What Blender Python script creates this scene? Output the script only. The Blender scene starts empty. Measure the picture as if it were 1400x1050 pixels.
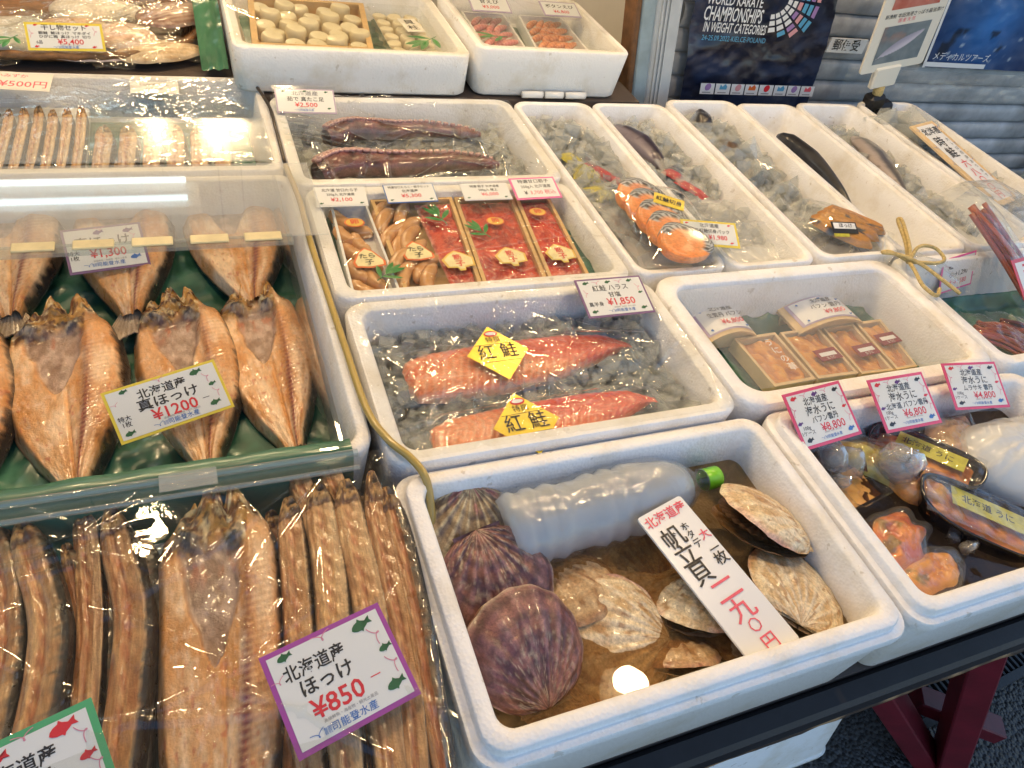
import bpy, math, random
import numpy as np
from mathutils import Matrix, Vector, Euler

SC = bpy.context.scene
COL = SC.collection
PI = math.pi
rad = math.radians

# ------------------------------------------------------------------ camera
cam_data = bpy.data.cameras.new('camera')
cam = bpy.data.objects.new('camera', cam_data)
COL.objects.link(cam)
cam_data.sensor_width = 36.0
cam_data.lens = 25.79
cam_data.clip_start = 0.02
cam_data.clip_end = 900.0
_r = Vector((0.92411, -0.33817, 0.17794))
_d = Vector((-0.12279, -0.70375, -0.69976))
_f = Vector((0.36187, 0.62480, -0.69187))
cam.matrix_world = Matrix(((_r.x, -_d.x, -_f.x, 0.0), (_r.y, -_d.y, -_f.y, 0.0),
                           (_r.z, -_d.z, -_f.z, 1.55), (0, 0, 0, 1)))
SC.camera = cam

# ------------------------------------------------------------------ sky, sun, exposure
SUN_EL = 62.0       # sun behind the shop: the stall stands in shade under an added awning
world = bpy.data.worlds.new('World')
SC.world = world
world.use_nodes = True
_n = world.node_tree.nodes
_sky = _n.new('ShaderNodeTexSky')
_sky.sky_type = 'NISHITA'
_sky.sun_disc = False
_sky.sun_elevation = rad(SUN_EL)
_sky.sun_rotation = rad(20.0)
_sky.ozone_density = 2.5
_sky.air_density = 1.4
_sky.dust_density = 0.3
_n['Background'].inputs['Strength'].default_value = 0.15
world.node_tree.links.new(_sky.outputs[0], _n['Background'].inputs['Color'])
sun_data = bpy.data.lights.new('sun', 'SUN')
sun_data.energy = 2.5
sun_data.angle = rad(0.5)
sun_data.color = (1.0, 0.95, 0.88)
sun = bpy.data.objects.new('sun', sun_data)
COL.objects.link(sun)
_az = rad(20.0)
_sd = Vector((math.sin(_az) * math.cos(rad(SUN_EL)), math.cos(_az) * math.cos(rad(SUN_EL)), math.sin(rad(SUN_EL))))
sun.rotation_euler = _sd.to_track_quat('Z', 'Y').to_euler()
sun.location = (0, 0, 12)
SC.view_settings.view_transform = 'Standard'
SC.view_settings.look = 'None'
SC.view_settings.gamma = 1.0
SC.view_settings.exposure = EXPOSURE = 0.66
SC.view_settings.use_curve_mapping = False
SC.cycles.max_bounces = 8
SC.cycles.transparent_max_bounces = 24
SC.cycles.transmission_bounces = 8
SC.cycles.glossy_bounces = 4
SC.cycles.diffuse_bounces = 3
SC.cycles.caustics_reflective = False
SC.cycles.caustics_refractive = False
SC.cycles.sample_clamp_indirect = 6.0
SC.cycles.use_denoising = True

ORD = ('first', 'second', 'third', 'fourth', 'fifth', 'sixth', 'seventh', 'eighth', 'ninth', 'tenth', 'eleventh', 'twelfth')

# ------------------------------------------------------------------ noise
def _hash(ix, iy, iz, seed):
    h = (ix.astype(np.int64) * 374761393 + iy.astype(np.int64) * 668265263 + iz.astype(np.int64) * 1440662683 + seed * 974634541) & 0xFFFFFFFF
    h = ((h ^ (h >> 13)) * 1274126177) & 0xFFFFFFFF
    h = ((h ^ (h >> 16)) * 2246822519) & 0xFFFFFFFF
    return ((h ^ (h >> 15)) & 0xFFFFFF) / float(0xFFFFFF)

def noise(x, y, z=0.0, seed=0):
    """value noise in 0..1, any array shape"""
    x, y, z = np.broadcast_arrays(np.asarray(x, float), np.asarray(y, float), np.asarray(z, float))
    ix, iy, iz = np.floor(x), np.floor(y), np.floor(z)
    fx, fy, fz = x - ix, y - iy, z - iz
    fx, fy, fz = (f * f * (3 - 2 * f) for f in (fx, fy, fz))
    r = 0.0
    for a in (0, 1):
        for b in (0, 1):
            for c in (0, 1):
                r = r + _hash(ix + a, iy + b, iz + c, seed) * (fx if a else 1 - fx) * (fy if b else 1 - fy) * (fz if c else 1 - fz)
    return r

def fbm(x, y, z=0.0, seed=0, octaves=4):
    s, a, t, k = 0.0, 0.5, 0.0, 1.0
    for o in range(octaves):
        s = s + a * noise(np.asarray(x) * k, np.asarray(y) * k, np.asarray(z) * k, seed + o * 17)
        t += a
        a *= 0.5
        k *= 2.03
    return s / t

def sstep(a, b, x):
    t = np.clip((np.asarray(x, float) - a) / (b - a), 0, 1)
    return t * t * (3 - 2 * t)

def mix(a, b, t):
    """mix colours/values; t array -> colour array"""
    t = np.asarray(t, float)
    a, b = np.asarray(a, float), np.asarray(b, float)
    if (a.ndim and a.shape[-1:] == (3,)) or (b.ndim and b.shape[-1:] == (3,)):
        t = t[..., None]
    return a * (1 - t) + b * t

# ------------------------------------------------------------------ materials
MATS = {}

def new_mat(name):
    m = bpy.data.materials.new(name)
    m.use_nodes = True
    MATS[name] = m
    nt = m.node_tree
    return m, nt, nt.nodes['Principled BSDF'], nt.nodes['Material Output']

def N(nt, kind, **kw):
    n = nt.nodes.new(kind)
    for k, v in kw.items():
        if k in n.inputs:
            n.inputs[k].default_value = v
        else:
            setattr(n, k, v)
    return n

def coords(nt, scale=(1, 1, 1)):
    t = N(nt, 'ShaderNodeTexCoord')
    mp = N(nt, 'ShaderNodeMapping')
    mp.inputs['Scale'].default_value = scale
    nt.links.new(t.outputs['Object'], mp.inputs[0])
    return mp.outputs[0]

def plain(name, col, rough=0.5, metallic=0.0, spec=0.5, vary=0.0, vscale=30.0, bump=0.0, bscale=120.0, coat=0.0, emit=0.0, sss=0.0):
    """one base colour, optional noise variation and fine relief"""
    m, nt, p, out = new_mat(name)
    p.inputs['Roughness'].default_value = rough
    p.inputs['Metallic'].default_value = metallic
    p.inputs['Specular IOR Level'].default_value = spec
    p.inputs['Coat Weight'].default_value = coat
    p.inputs['Coat Roughness'].default_value = 0.08
    p.inputs['Base Color'].default_value = (*col, 1)
    if sss:
        p.inputs['Subsurface Weight'].default_value = sss
        p.inputs['Subsurface Radius'].default_value = (0.012, 0.006, 0.004)
        p.inputs['Subsurface Scale'].default_value = 0.6
    if emit:
        p.inputs['Emission Color'].default_value = (*col, 1)
        p.inputs['Emission Strength'].default_value = emit
    if vary or bump:
        c = coords(nt)
    if vary:
        nz = N(nt, 'ShaderNodeTexNoise', Scale=vscale, Detail=5.0, Roughness=0.6)
        nt.links.new(c, nz.inputs['Vector'])
        r = N(nt, 'ShaderNodeMapRange')
        r.inputs['From Min'].default_value = 0.3
        r.inputs['From Max'].default_value = 0.7
        r.inputs['To Min'].default_value = 1 - vary
        r.inputs['To Max'].default_value = 1 + vary
        nt.links.new(nz.outputs[0], r.inputs[0])
        mu = N(nt, 'ShaderNodeMix', data_type='RGBA', blend_type='MULTIPLY')
        mu.inputs[0].default_value = 1.0
        mu.inputs[6].default_value = (*col, 1)
        nt.links.new(r.outputs[0], mu.inputs[7])
        nt.links.new(mu.outputs[2], p.inputs['Base Color'])
    if bump:
        nb = N(nt, 'ShaderNodeTexNoise', Scale=bscale, Detail=4.0)
        nt.links.new(c, nb.inputs['Vector'])
        b = N(nt, 'ShaderNodeBump', Strength=bump, Distance=0.002)
        nt.links.new(nb.outputs[0], b.inputs['Height'])
        nt.links.new(b.outputs[0], p.inputs['Normal'])
    return m

def painted(name, rough=0.4, bump=0.3, bscale=300.0, sss=0.0, coat=0.0, spec=0.5, rvary=0.0, grain=0.0, gscale=(220, 90, 220)):
    """colour comes from the mesh's own colour attribute, relief from noise"""
    m, nt, p, out = new_mat(name)
    a = N(nt, 'ShaderNodeAttribute', attribute_name='Col')
    nt.links.new(a.outputs['Color'], p.inputs['Base Color'])
    if grain:
        gn = N(nt, 'ShaderNodeTexNoise', Scale=1.0, Detail=5.0, Roughness=0.65)
        nt.links.new(coords(nt, gscale), gn.inputs['Vector'])
        gr_ = N(nt, 'ShaderNodeMapRange')
        gr_.inputs['From Min'].default_value = 0.32
        gr_.inputs['From Max'].default_value = 0.68
        gr_.inputs['To Min'].default_value = 1 - grain
        gr_.inputs['To Max'].default_value = 1 + grain * 0.7
        nt.links.new(gn.outputs[0], gr_.inputs[0])
        gm = N(nt, 'ShaderNodeMix', data_type='RGBA', blend_type='MULTIPLY')
        gm.inputs[0].default_value = 1.0
        nt.links.new(a.outputs['Color'], gm.inputs[6])
        nt.links.new(gr_.outputs[0], gm.inputs[7])
        nt.links.new(gm.outputs[2], p.inputs['Base Color'])
    p.inputs['Roughness'].default_value = rough
    p.inputs['Specular IOR Level'].default_value = spec
    p.inputs['Coat Weight'].default_value = coat
    p.inputs['Coat Roughness'].default_value = 0.12
    if sss:
        p.inputs['Subsurface Weight'].default_value = sss
        p.inputs['Subsurface Radius'].default_value = (0.010, 0.005, 0.003)
        p.inputs['Subsurface Scale'].default_value = 0.5
    c = coords(nt)
    if bump:
        nb = N(nt, 'ShaderNodeTexNoise', Scale=bscale, Detail=4.0)
        nt.links.new(c, nb.inputs['Vector'])
        b = N(nt, 'ShaderNodeBump', Strength=bump, Distance=0.0015)
        nt.links.new(nb.outputs[0], b.inputs['Height'])
        nt.links.new(b.outputs[0], p.inputs['Normal'])
    if rvary:
        nr = N(nt, 'ShaderNodeTexNoise', Scale=60.0, Detail=3.0)
        nt.links.new(c, nr.inputs['Vector'])
        r = N(nt, 'ShaderNodeMapRange')
        r.inputs['From Min'].default_value = 0.35
        r.inputs['From Max'].default_value = 0.65
        r.inputs['To Min'].default_value = max(0.05, rough - rvary)
        r.inputs['To Max'].default_value = rough + rvary
        nt.links.new(nr.outputs[0], r.inputs[0])
        nt.links.new(r.outputs[0], p.inputs['Roughness'])
    return m

def two_sided_fresnel(nt, ior):
    """same mirror strength seen from either side of a thin sheet"""
    ge = N(nt, 'ShaderNodeNewGeometry')
    mr = N(nt, 'ShaderNodeMapRange')
    mr.inputs['To Min'].default_value = ior
    mr.inputs['To Max'].default_value = 1.0 / ior
    nt.links.new(ge.outputs['Backfacing'], mr.inputs[0])
    fr = N(nt, 'ShaderNodeFresnel', IOR=ior)
    nt.links.new(mr.outputs[0], fr.inputs['IOR'])
    return fr

def clear_sheet(name, tint=(0.97, 0.98, 0.97), ior=1.45, rough=0.04, haze=0.0, haze_col=(0.85, 0.86, 0.86), bump=0.0, bscale=40.0, tangle=None):
    """thin clear plastic: lets light straight through, mirrors by the angle, a little milky"""
    m, nt, p, out = new_mat(name)
    nt.nodes.remove(p)
    tr = N(nt, 'ShaderNodeBsdfTransparent', Color=(*tint, 1))
    gl = N(nt, 'ShaderNodeBsdfGlossy', Roughness=rough)
    gl.inputs['Color'].default_value = (1, 1, 1, 1)
    fr = two_sided_fresnel(nt, ior)
    mx = N(nt, 'ShaderNodeMixShader')
    nt.links.new(fr.outputs[0], mx.inputs[0])
    nt.links.new(tr.outputs[0], mx.inputs[1])
    nt.links.new(gl.outputs[0], mx.inputs[2])
    if bump:
        c = coords(nt)
        nb = N(nt, 'ShaderNodeTexNoise', Scale=bscale, Detail=3.0, Distortion=1.2)
        nt.links.new(c, nb.inputs['Vector'])
        b = N(nt, 'ShaderNodeBump', Strength=bump, Distance=0.004)
        nt.links.new(nb.outputs[0], b.inputs['Height'])
        nt.links.new(b.outputs[0], gl.inputs['Normal'])
        nt.links.new(b.outputs[0], fr.inputs['Normal'])
    last = mx
    if haze:
        df = N(nt, 'ShaderNodeBsdfDiffuse', Color=(*haze_col, 1))
        m2 = N(nt, 'ShaderNodeMixShader')
        m2.inputs[0].default_value = haze
        nt.links.new(mx.outputs[0], m2.inputs[1])
        nt.links.new(df.outputs[0], m2.inputs[2])
        last = m2
    nt.links.new(last.outputs[0], out.inputs['Surface'])
    return m

def foam_material():
    m, nt, p, out = new_mat('expanded_polystyrene')
    c = coords(nt)
    v = N(nt, 'ShaderNodeTexVoronoi', Scale=230.0)
    nt.links.new(c, v.inputs['Vector'])
    b = N(nt, 'ShaderNodeBump', Strength=0.45, Distance=0.0014)
    nt.links.new(v.outputs['Distance'], b.inputs['Height'])
    nt.links.new(b.outputs[0], p.inputs['Normal'])
    nz = N(nt, 'ShaderNodeTexNoise', Scale=9.0, Detail=6.0, Roughness=0.65)
    nt.links.new(c, nz.inputs['Vector'])
    r = N(nt, 'ShaderNodeValToRGB')
    r.color_ramp.elements[0].position = 0.34
    r.color_ramp.elements[0].color = (0.74, 0.70, 0.62, 1)
    r.color_ramp.elements[1].position = 0.52
    r.color_ramp.elements[1].color = (0.86, 0.855, 0.84, 1)
    nt.links.new(nz.outputs[0], r.inputs[0])
    sp = N(nt, 'ShaderNodeTexNoise', Scale=55.0, Detail=4.0)
    nt.links.new(c, sp.inputs['Vector'])
    r2 = N(nt, 'ShaderNodeValToRGB')
    r2.color_ramp.elements[0].position = 0.29
    r2.color_ramp.elements[0].color = (0.70, 0.66, 0.60, 1)
    r2.color_ramp.elements[1].position = 0.33
    r2.color_ramp.elements[1].color = (1, 1, 1, 1)
    nt.links.new(sp.outputs[0], r2.inputs[0])
    mu = N(nt, 'ShaderNodeMix', data_type='RGBA', blend_type='MULTIPLY')
    mu.inputs[0].default_value = 0.8
    nt.links.new(r.outputs[0], mu.inputs[6])
    nt.links.new(r2.outputs[0], mu.inputs[7])
    nt.links.new(mu.outputs[2], p.inputs['Base Color'])
    p.inputs['Roughness'].default_value = 0.45
    return m

# ------------------------------------------------------------------ mesh helpers
class MB:
    def __init__(self):
        self.v, self.f, self.c, self.n = [], [], [], 0

    def add(self, V, F, C=None):
        V = np.asarray(V, float).reshape(-1, 3)
        self.v.append(V)
        self.f += [tuple(int(i) + self.n for i in f) for f in F]
        if C is None:
            C = (0.8, 0.8, 0.8)
        C = np.broadcast_to(np.asarray(C, float).reshape(-1, 3), V.shape)
        self.c.append(C)
        self.n += len(V)
        return self

    def grid(self, P, C=None, cu=False, cv=False, flip=False):
        """P: (n, m, 3) lattice"""
        n, m = P.shape[:2]
        i, j = np.meshgrid(np.arange(n if cu else n - 1), np.arange(m if cv else m - 1), indexing='ij')
        i, j = i.ravel(), j.ravel()
        i2, j2 = (i + 1) % n, (j + 1) % m
        q = np.stack([i * m + j, i2 * m + j, i2 * m + j2, i * m + j2], 1)
        if flip:
            q = q[:, ::-1]
        if C is not None:
            C = np.asarray(C, float)
            if C.ndim == 3:
                C = C.reshape(-1, 3)
        return self.add(P.reshape(-1, 3), q.tolist(), C)

    def box(self, x0, x1, y0, y1, z0, z1, C=None, M=None, bevel=0.0):
        if bevel:
            b = min(bevel, (x1 - x0) * .45, (y1 - y0) * .45, (z1 - z0) * .45)
            L = []
            for (z, s) in ((z0, b), (z0 + b, 0), (z1 - b, 0), (z1, b)):
                L.append([(x0 + s, y0 + b), (x0 + b, y0 + s), (x1 - b, y0 + s), (x1 - s, y0 + b), (x1 - s, y1 - b), (x1 - b, y1 - s), (x0 + b, y1 - s), (x0 + s, y1 - b)])
            V = np.array([[x, y, z] for (z, _), l in zip(((z0, 0), (z0 + b, 0), (z1 - b, 0), (z1, 0)), L) for x, y in l])
            F = [tuple(range(7, -1, -1)), tuple(range(24, 32))]
            for k in range(3):
                for j in range(8):
                    F.append((k * 8 + j, k * 8 + (j + 1) % 8, k * 8 + 8 + (j + 1) % 8, k * 8 + 8 + j))
        else:
            V = np.array([(x, y, z) for z in (z0, z1) for x, y in ((x0, y0), (x1, y0), (x1, y1), (x0, y1))])
            F = [(3, 2, 1, 0), (4, 5, 6, 7), (0, 1, 5, 4), (1, 2, 6, 5), (2, 3, 7, 6), (3, 0, 4, 7)]
        if M is not None:
            V = np.array([M @ Vector(v) for v in V])
        return self.add(V, F, C)

    def tube(self, pts, r, seg=8, C=None, caps=True):
        pts = np.asarray(pts, float)
        n = len(pts)
        r = np.broadcast_to(np.asarray(r, float), (n,))
        T = np.gradient(pts, axis=0)
        T /= np.linalg.norm(T, axis=1)[:, None] + 1e-12
        up = np.array([0, 0, 1.0]) if abs(T[0][2]) < 0.9 else np.array([1.0, 0, 0])
        P = np.zeros((n, seg, 3))
        a = np.cross(T[0], up)
        a /= np.linalg.norm(a)
        for k in range(n):
            a = a - T[k] * (a @ T[k])
            a /= np.linalg.norm(a) + 1e-12
            b = np.cross(T[k], a)
            th = np.arange(seg) * 2 * PI / seg
            P[k] = pts[k] + r[k] * (np.cos(th)[:, None] * a + np.sin(th)[:, None] * b)
        base = self.n
        self.grid(P, C if C is None or np.ndim(C) < 2 else np.repeat(np.asarray(C)[:, None, :], seg, 1), cv=True)
        if caps:
            self.f.append(tuple(base + j for j in range(seg)))
            self.f.append(tuple(base + (n - 1) * seg + j for j in range(seg - 1, -1, -1)))
        return self

    def lathe(self, prof, seg=24, C=None, M=None):
        """prof: list of (r, z)"""
        th = np.arange(seg) * 2 * PI / seg
        P = np.array([[(r * math.cos(t), r * math.sin(t), z) for t in th] for r, z in prof])
        if M is not None:
            P = np.array([[M @ Vector(v) for v in row] for row in P])
        if C is not None and np.ndim(C) == 2:
            C = np.repeat(np.asarray(C)[:, None, :], seg, 1)
        return self.grid(P, C, cv=True, flip=True)

    def poly(self, pts, z0, z1, C=None, M=None):
        """prism of an outline"""
        n = len(pts)
        V = [(x, y, z0) for x, y in pts] + [(x, y, z1) for x, y in pts]
        F = [tuple(range(n - 1, -1, -1)), tuple(range(n, 2 * n))] + [(i, (i + 1) % n, n + (i + 1) % n, n + i) for i in range(n)]
        if M is not None:
            V = [M @ Vector(v) for v in V]
        return self.add([tuple(v) for v in V], F, C)

    def build(self, name, mat, parent=None, smooth=True, M=None, sharp=None):
        me = bpy.data.meshes.new(name)
        V = np.concatenate(self.v)
        if M is not None:
            V = np.array([M @ Vector(v) for v in V])
        me.from_pydata(V.tolist(), [], self.f)
        me.update()
        at = me.color_attributes.new('Col', 'FLOAT_COLOR', 'POINT')
        C = np.concatenate(self.c)
        at.data.foreach_set('color', np.concatenate([C, np.ones((len(C), 1))], 1).astype(np.float32).ravel())
        if smooth:
            me.shade_smooth()
            if sharp:
                me.set_sharp_from_angle(angle=rad(sharp))
        me.materials.append(MATS[mat] if isinstance(mat, str) else mat)
        o = bpy.data.objects.new(name, me)
        COL.objects.link(o)
        if parent is not None:
            o.parent = parent
        return o

def tag(o, label=None, cat=None, group=None, kind=None):
    if label: o['label'] = label
    if cat: o['category'] = cat
    if group: o['group'] = group
    if kind: o['kind'] = kind
    return o

def thing(name, label, cat, loc=(0, 0, 0), rot=(0, 0, 0), group=None):
    o = bpy.data.objects.new(name, None)
    o.empty_display_size = 0.05
    COL.objects.link(o)
    o.location = loc
    o.rotation_euler = rot
    return tag(o, label, cat, group)

def copy_tree(o, parent=None):
    c = o.copy()
    COL.objects.link(c)
    c.parent = parent
    for ch in [x for x in bpy.data.objects if x.parent == o]:
        copy_tree(ch, c)
    return c

def place(o, loc, rot=(0, 0, 0), scale=None):
    o.location = loc
    o.rotation_euler = rot
    if scale is not None:
        o.scale = (scale,) * 3 if not hasattr(scale, '__len__') else scale
    return o

def spline(pts, n=24):
    """Catmull-Rom through the points"""
    p = np.asarray(pts, float)
    p = np.concatenate([[2 * p[0] - p[1]], p, [2 * p[-1] - p[-2]]])
    out = []
    m = len(p) - 3
    for k in range(m):
        t = np.linspace(0, 1, max(2, n // m + 1), endpoint=(k == m - 1))[:, None]
        a, b, c, d = p[k:k + 4]
        out.append(0.5 * ((2 * b) + (c - a) * t + (2 * a - 5 * b + 4 * c - d) * t ** 2 + (3 * b - 3 * c + d - a) * t ** 3))
    return np.concatenate(out)

def rrect(x0, x1, y0, y1, r, seg=5):
    pts = []
    for cx, cy, a0 in ((x1 - r, y0 + r, -90), (x1 - r, y1 - r, 0), (x0 + r, y1 - r, 90), (x0 + r, y0 + r, 180)):
        for k in range(seg + 1):
            a = rad(a0 + 90.0 * k / seg)
            pts.append((cx + r * math.cos(a), cy + r * math.sin(a)))
    return pts

# ------------------------------------------------------------------ lettering (flat print, turned to mesh at the end)
TEXT_QUEUE = []

def text(s, x, y, size, mat, parent, z=0.0008, bold=0.0, sx=1.0, shear=0.0, rot=0.0, align='CENTER', name='lettering', spacing=1.0, line=1.0):
    cu = bpy.data.curves.new('lettering', 'FONT')
    cu.body = s
    cu.size = size
    cu.offset = bold * 0.42 * size
    cu.align_x = align
    cu.align_y = 'CENTER'
    cu.shear = shear
    cu.space_character = spacing
    cu.space_line = line
    cu.resolution_u = 2
    o = bpy.data.objects.new('lettering_curve', cu)
    COL.objects.link(o)
    TEXT_QUEUE.append((o, parent, mat, (x, y, z), rot, sx, name))

def flush_text():
    bpy.context.view_layer.update()
    dg = bpy.context.evaluated_depsgraph_get()
    for o, parent, mat, loc, rot, sx, name in TEXT_QUEUE:
        me = bpy.data.meshes.new_from_object(o.evaluated_get(dg))
        me.name = name
        me.materials.clear()
        me.materials.append(MATS[mat])
        t = bpy.data.objects.new(name, me)
        COL.objects.link(t)
        t.parent = parent
        t.location = loc
        t.rotation_euler = (0, 0, rot)
        t.scale = (sx, 1, 1)
        cu = o.data
        bpy.data.objects.remove(o)
        bpy.data.curves.remove(cu)
    TEXT_QUEUE.clear()

# ------------------------------------------------------------------ shared materials
foam_material()
plain('white_card', (0.82, 0.82, 0.80), 0.45)
plain('cream_card', (0.80, 0.76, 0.66), 0.5)
plain('ink_black', (0.012, 0.012, 0.014), 0.5)
plain('ink_red', (0.72, 0.02, 0.035), 0.5)
plain('ink_pink', (0.80, 0.12, 0.16), 0.55)
plain('ink_orange', (0.75, 0.16, 0.03), 0.5)
plain('ink_blue', (0.03, 0.16, 0.52), 0.5)
plain('ink_green', (0.01, 0.12, 0.04), 0.5)
plain('ink_purple', (0.12, 0.03, 0.22), 0.5)
plain('ink_grey', (0.28, 0.28, 0.30), 0.5)
plain('curl_pink', (0.75, 0.25, 0.36), 0.5)
plain('border_yellow', (0.85, 0.66, 0.06), 0.45)
plain('border_purple', (0.38, 0.06, 0.36), 0.45)
plain('border_mauve', (0.20, 0.09, 0.24), 0.45)
plain('border_green', (0.08, 0.42, 0.18), 0.45)
plain('border_pink', (0.78, 0.07, 0.18), 0.45)
plain('border_hotpink', (0.85, 0.16, 0.42), 0.45)
plain('border_red', (0.66, 0.02, 0.03), 0.45)
plain('border_lilac', (0.50, 0.40, 0.55), 0.45)
plain('black_plastic', (0.012, 0.012, 0.013), 0.35)
plain('white_plastic', (0.78, 0.78, 0.76), 0.3)
plain('wood_tray', (0.62, 0.40, 0.17), 0.6, vary=0.15, vscale=25, bump=0.2)
plain('wood_pale', (0.72, 0.52, 0.28), 0.6, vary=0.12, vscale=25, bump=0.2)
plain('leaf_green', (0.02, 0.20, 0.035), 0.35)
clear_sheet('cling_film', rough=0.04, haze=0.012, ior=1.5, bump=0.22, bscale=26)
clear_sheet('bag_film', rough=0.06, haze=0.05, ior=1.5, bump=0.5, bscale=26)
clear_sheet('acrylic', tint=(0.97, 0.98, 0.975), rough=0.02, haze=0.015, ior=1.5)
clear_sheet('acrylic_worn', tint=(0.96, 0.97, 0.965), rough=0.02, haze=0.16, ior=1.5)
clear_sheet('acrylic_edge', tint=(0.86, 0.90, 0.88), rough=0.08, haze=0.12, ior=1.6)
clear_sheet('acrylic_scuffed', tint=(0.96, 0.97, 0.965), rough=0.15, haze=0.10, ior=1.18)
clear_sheet('card_sleeve', rough=0.06, haze=0.02, ior=1.45)

def ground_material():
    m, nt, p, out = new_mat('asphalt')
    c = coords(nt)
    v = N(nt, 'ShaderNodeTexVoronoi', Scale=110.0)
    nt.links.new(c, v.inputs['Vector'])
    r = N(nt, 'ShaderNodeValToRGB')
    r.color_ramp.elements[0].position = 0.0
    r.color_ramp.elements[0].color = (0.012, 0.012, 0.013, 1)
    r.color_ramp.elements[1].position = 1.0
    r.color_ramp.elements[1].color = (0.055, 0.055, 0.058, 1)
    nt.links.new(v.outputs['Color'], r.inputs[0])
    nt.links.new(r.outputs[0], p.inputs['Base Color'])
    b = N(nt, 'ShaderNodeBump', Strength=1.0, Distance=0.006)
    b.invert = True
    nt.links.new(v.outputs['Distance'], b.inputs['Height'])
    nt.links.new(b.outputs[0], p.inputs['Normal'])
    p.inputs['Roughness'].default_value = 0.55
ground_material()
plain('shutter_paint', (0.40, 0.41, 0.43), 0.45, vary=0.38, vscale=9, bump=0.3, bscale=30)
plain('post_paint', (0.55, 0.58, 0.60), 0.4, vary=0.1, vscale=12)
plain('post_bluegrey', (0.34, 0.43, 0.47), 0.5, vary=0.2, vscale=14, bump=0.2)
plain('old_wood', (0.16, 0.075, 0.03), 0.6, vary=0.5, vscale=20, bump=0.4)
plain('plaster', (0.55, 0.52, 0.46), 0.8, vary=0.1, vscale=4)
plain('added_canopy_cloth', (0.22, 0.20, 0.17), 0.8, vary=0.06, vscale=3)  # kept dark so the bulbs bounce less light off the added awning
plain('steel', (0.45, 0.46, 0.47), 0.35, metallic=0.8)
plain('grate_iron', (0.035, 0.035, 0.038), 0.5, bump=0.3)
plain('trestle_red', (0.13, 0.008, 0.018), 0.42, vary=0.3, vscale=12, bump=0.15, bscale=60)
plain('table_black', (0.010, 0.010, 0.014), 0.5, vary=0.3, vscale=15, bump=0.2)
plain('table_top', (0.08, 0.06, 0.05), 0.7)

# ------------------------------------------------------------------ ground and shop
g = MB()
_s = np.linspace(-1, 1, 41)
_s = np.sign(_s) * np.abs(_s) ** 3 * 300
_X, _Y = np.meshgrid(_s, _s, indexing='ij')
g.grid(np.stack([_X, _Y, 0 * _X], 2))
ground = tag(g.build('ground', 'asphalt'), kind='structure')

def struct(name, b, mat, smooth=False):
    return tag(b.build(name, mat, smooth=smooth), kind='structure')

struct('floor', MB().box(-2.6, 1.16, 1.95, 5.6, 0.0, 0.06), 'plaster')
struct('wall_back', MB().box(-2.6, 1.3, 5.6, 5.8, 0, 3.2), 'plaster')
struct('wall_left', MB().box(-2.8, -2.6, 1.6, 5.8, 0, 3.2), 'plaster')
struct('wall_right', MB().box(1.165, 1.30, 1.86, 5.6, 0, 3.2), 'plaster')
struct('wall_front', MB().box(1.30, 6.5, 1.86, 2.1, 0, 3.2), 'plaster')
struct('ceiling', MB().box(-2.8, 6.5, 1.6, 5.8, 3.2, 3.4), 'plaster')

# roller shutter: every slat its own piece
sh = thing('roller_shutter', 'dusty grey roller shutter behind the ice boxes', 'shutter', (1.2, 1.70, 0))
def slat_mesh(L):
    prof = [(0.0, 0.0), (-0.006, 0.004), (-0.010, 0.014), (-0.011, 0.034), (-0.009, 0.050), (-0.003, 0.058), (0.004, 0.060)]
    P = np.array([[(x, y, z) for x in (0.0, L)] for y, z in prof])
    return MB().grid(P, flip=False)
_s0 = slat_mesh(4.6).build('slat', 'shutter_paint', sh)
for k in range(40):
    o = _s0 if k == 0 else _s0.copy()
    if k: COL.objects.link(o); o.parent = sh
    o.location = (0, 0, 0.02 + k * 0.0625)
rail = MB().box(0, 4.6, 0.012, 0.02, 0, 2.6).build('backing', 'shutter_paint', sh, smooth=False)

def post(name, label, x, w, y0, y1, mat, lean, grooves=0, h=2.9):
    t = thing(name, label, 'post', (x, y0, 0), (0, lean, 0))
    MB().box(0, w, 0, y1 - y0, 0.02, h, bevel=0.004).build('shaft', mat, t, smooth=False)
    for k in range(grooves):
        MB().box(0.012 + k * 0.011, 0.016 + k * 0.011, -0.006, -0.0005, 0.02, h).build('ridge', mat, t, smooth=False)
    return t
post('door_post', 'ribbed grey aluminium door post left of the navy banner', 1.268, 0.070, 1.60, 1.70, 'post_paint', rad(-11.5), 3)
post('door_post', 'weathered blue grey post behind the shrimp tray box', 1.229, 0.038, 1.60, 1.66, 'post_bluegrey', rad(-11.5))
post('door_post', 'narrow brown wooden post at the corner of the shrimp tray box', 1.210, 0.0175, 1.60, 1.66, 'old_wood', rad(-11.5))
post('shutter_rail', 'bluish steel guide post at the right end of the shutter', 2.94, 0.06, 1.58, 1.66, 'post_bluegrey', rad(-3))

# unseen awning, added so sky light reaches the stall from the front
cn = thing('added_canopy', 'unseen dark awning added to keep sky light off the stall', 'added_canopy', (0, 0, 2.55))
_x = np.linspace(-2.8, 2.9, 24); _y = np.linspace(0.05, 1.75, 10)
_X, _Y = np.meshgrid(_x, _y, indexing='ij')
MB().grid(np.stack([_X, _Y, 0.10 * (_Y - 0.05) + 0.02 * np.cos(_X * 5)], 2)).build('cloth', 'added_canopy_cloth', cn)
for yy in (0.06, 1.73):
    MB().tube([(-2.8, yy, 0.10 * (yy - 0.05) - 0.03), (2.9, yy, 0.10 * (yy - 0.05) - 0.03)], 0.018).build('bar', 'steel', cn)

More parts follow.
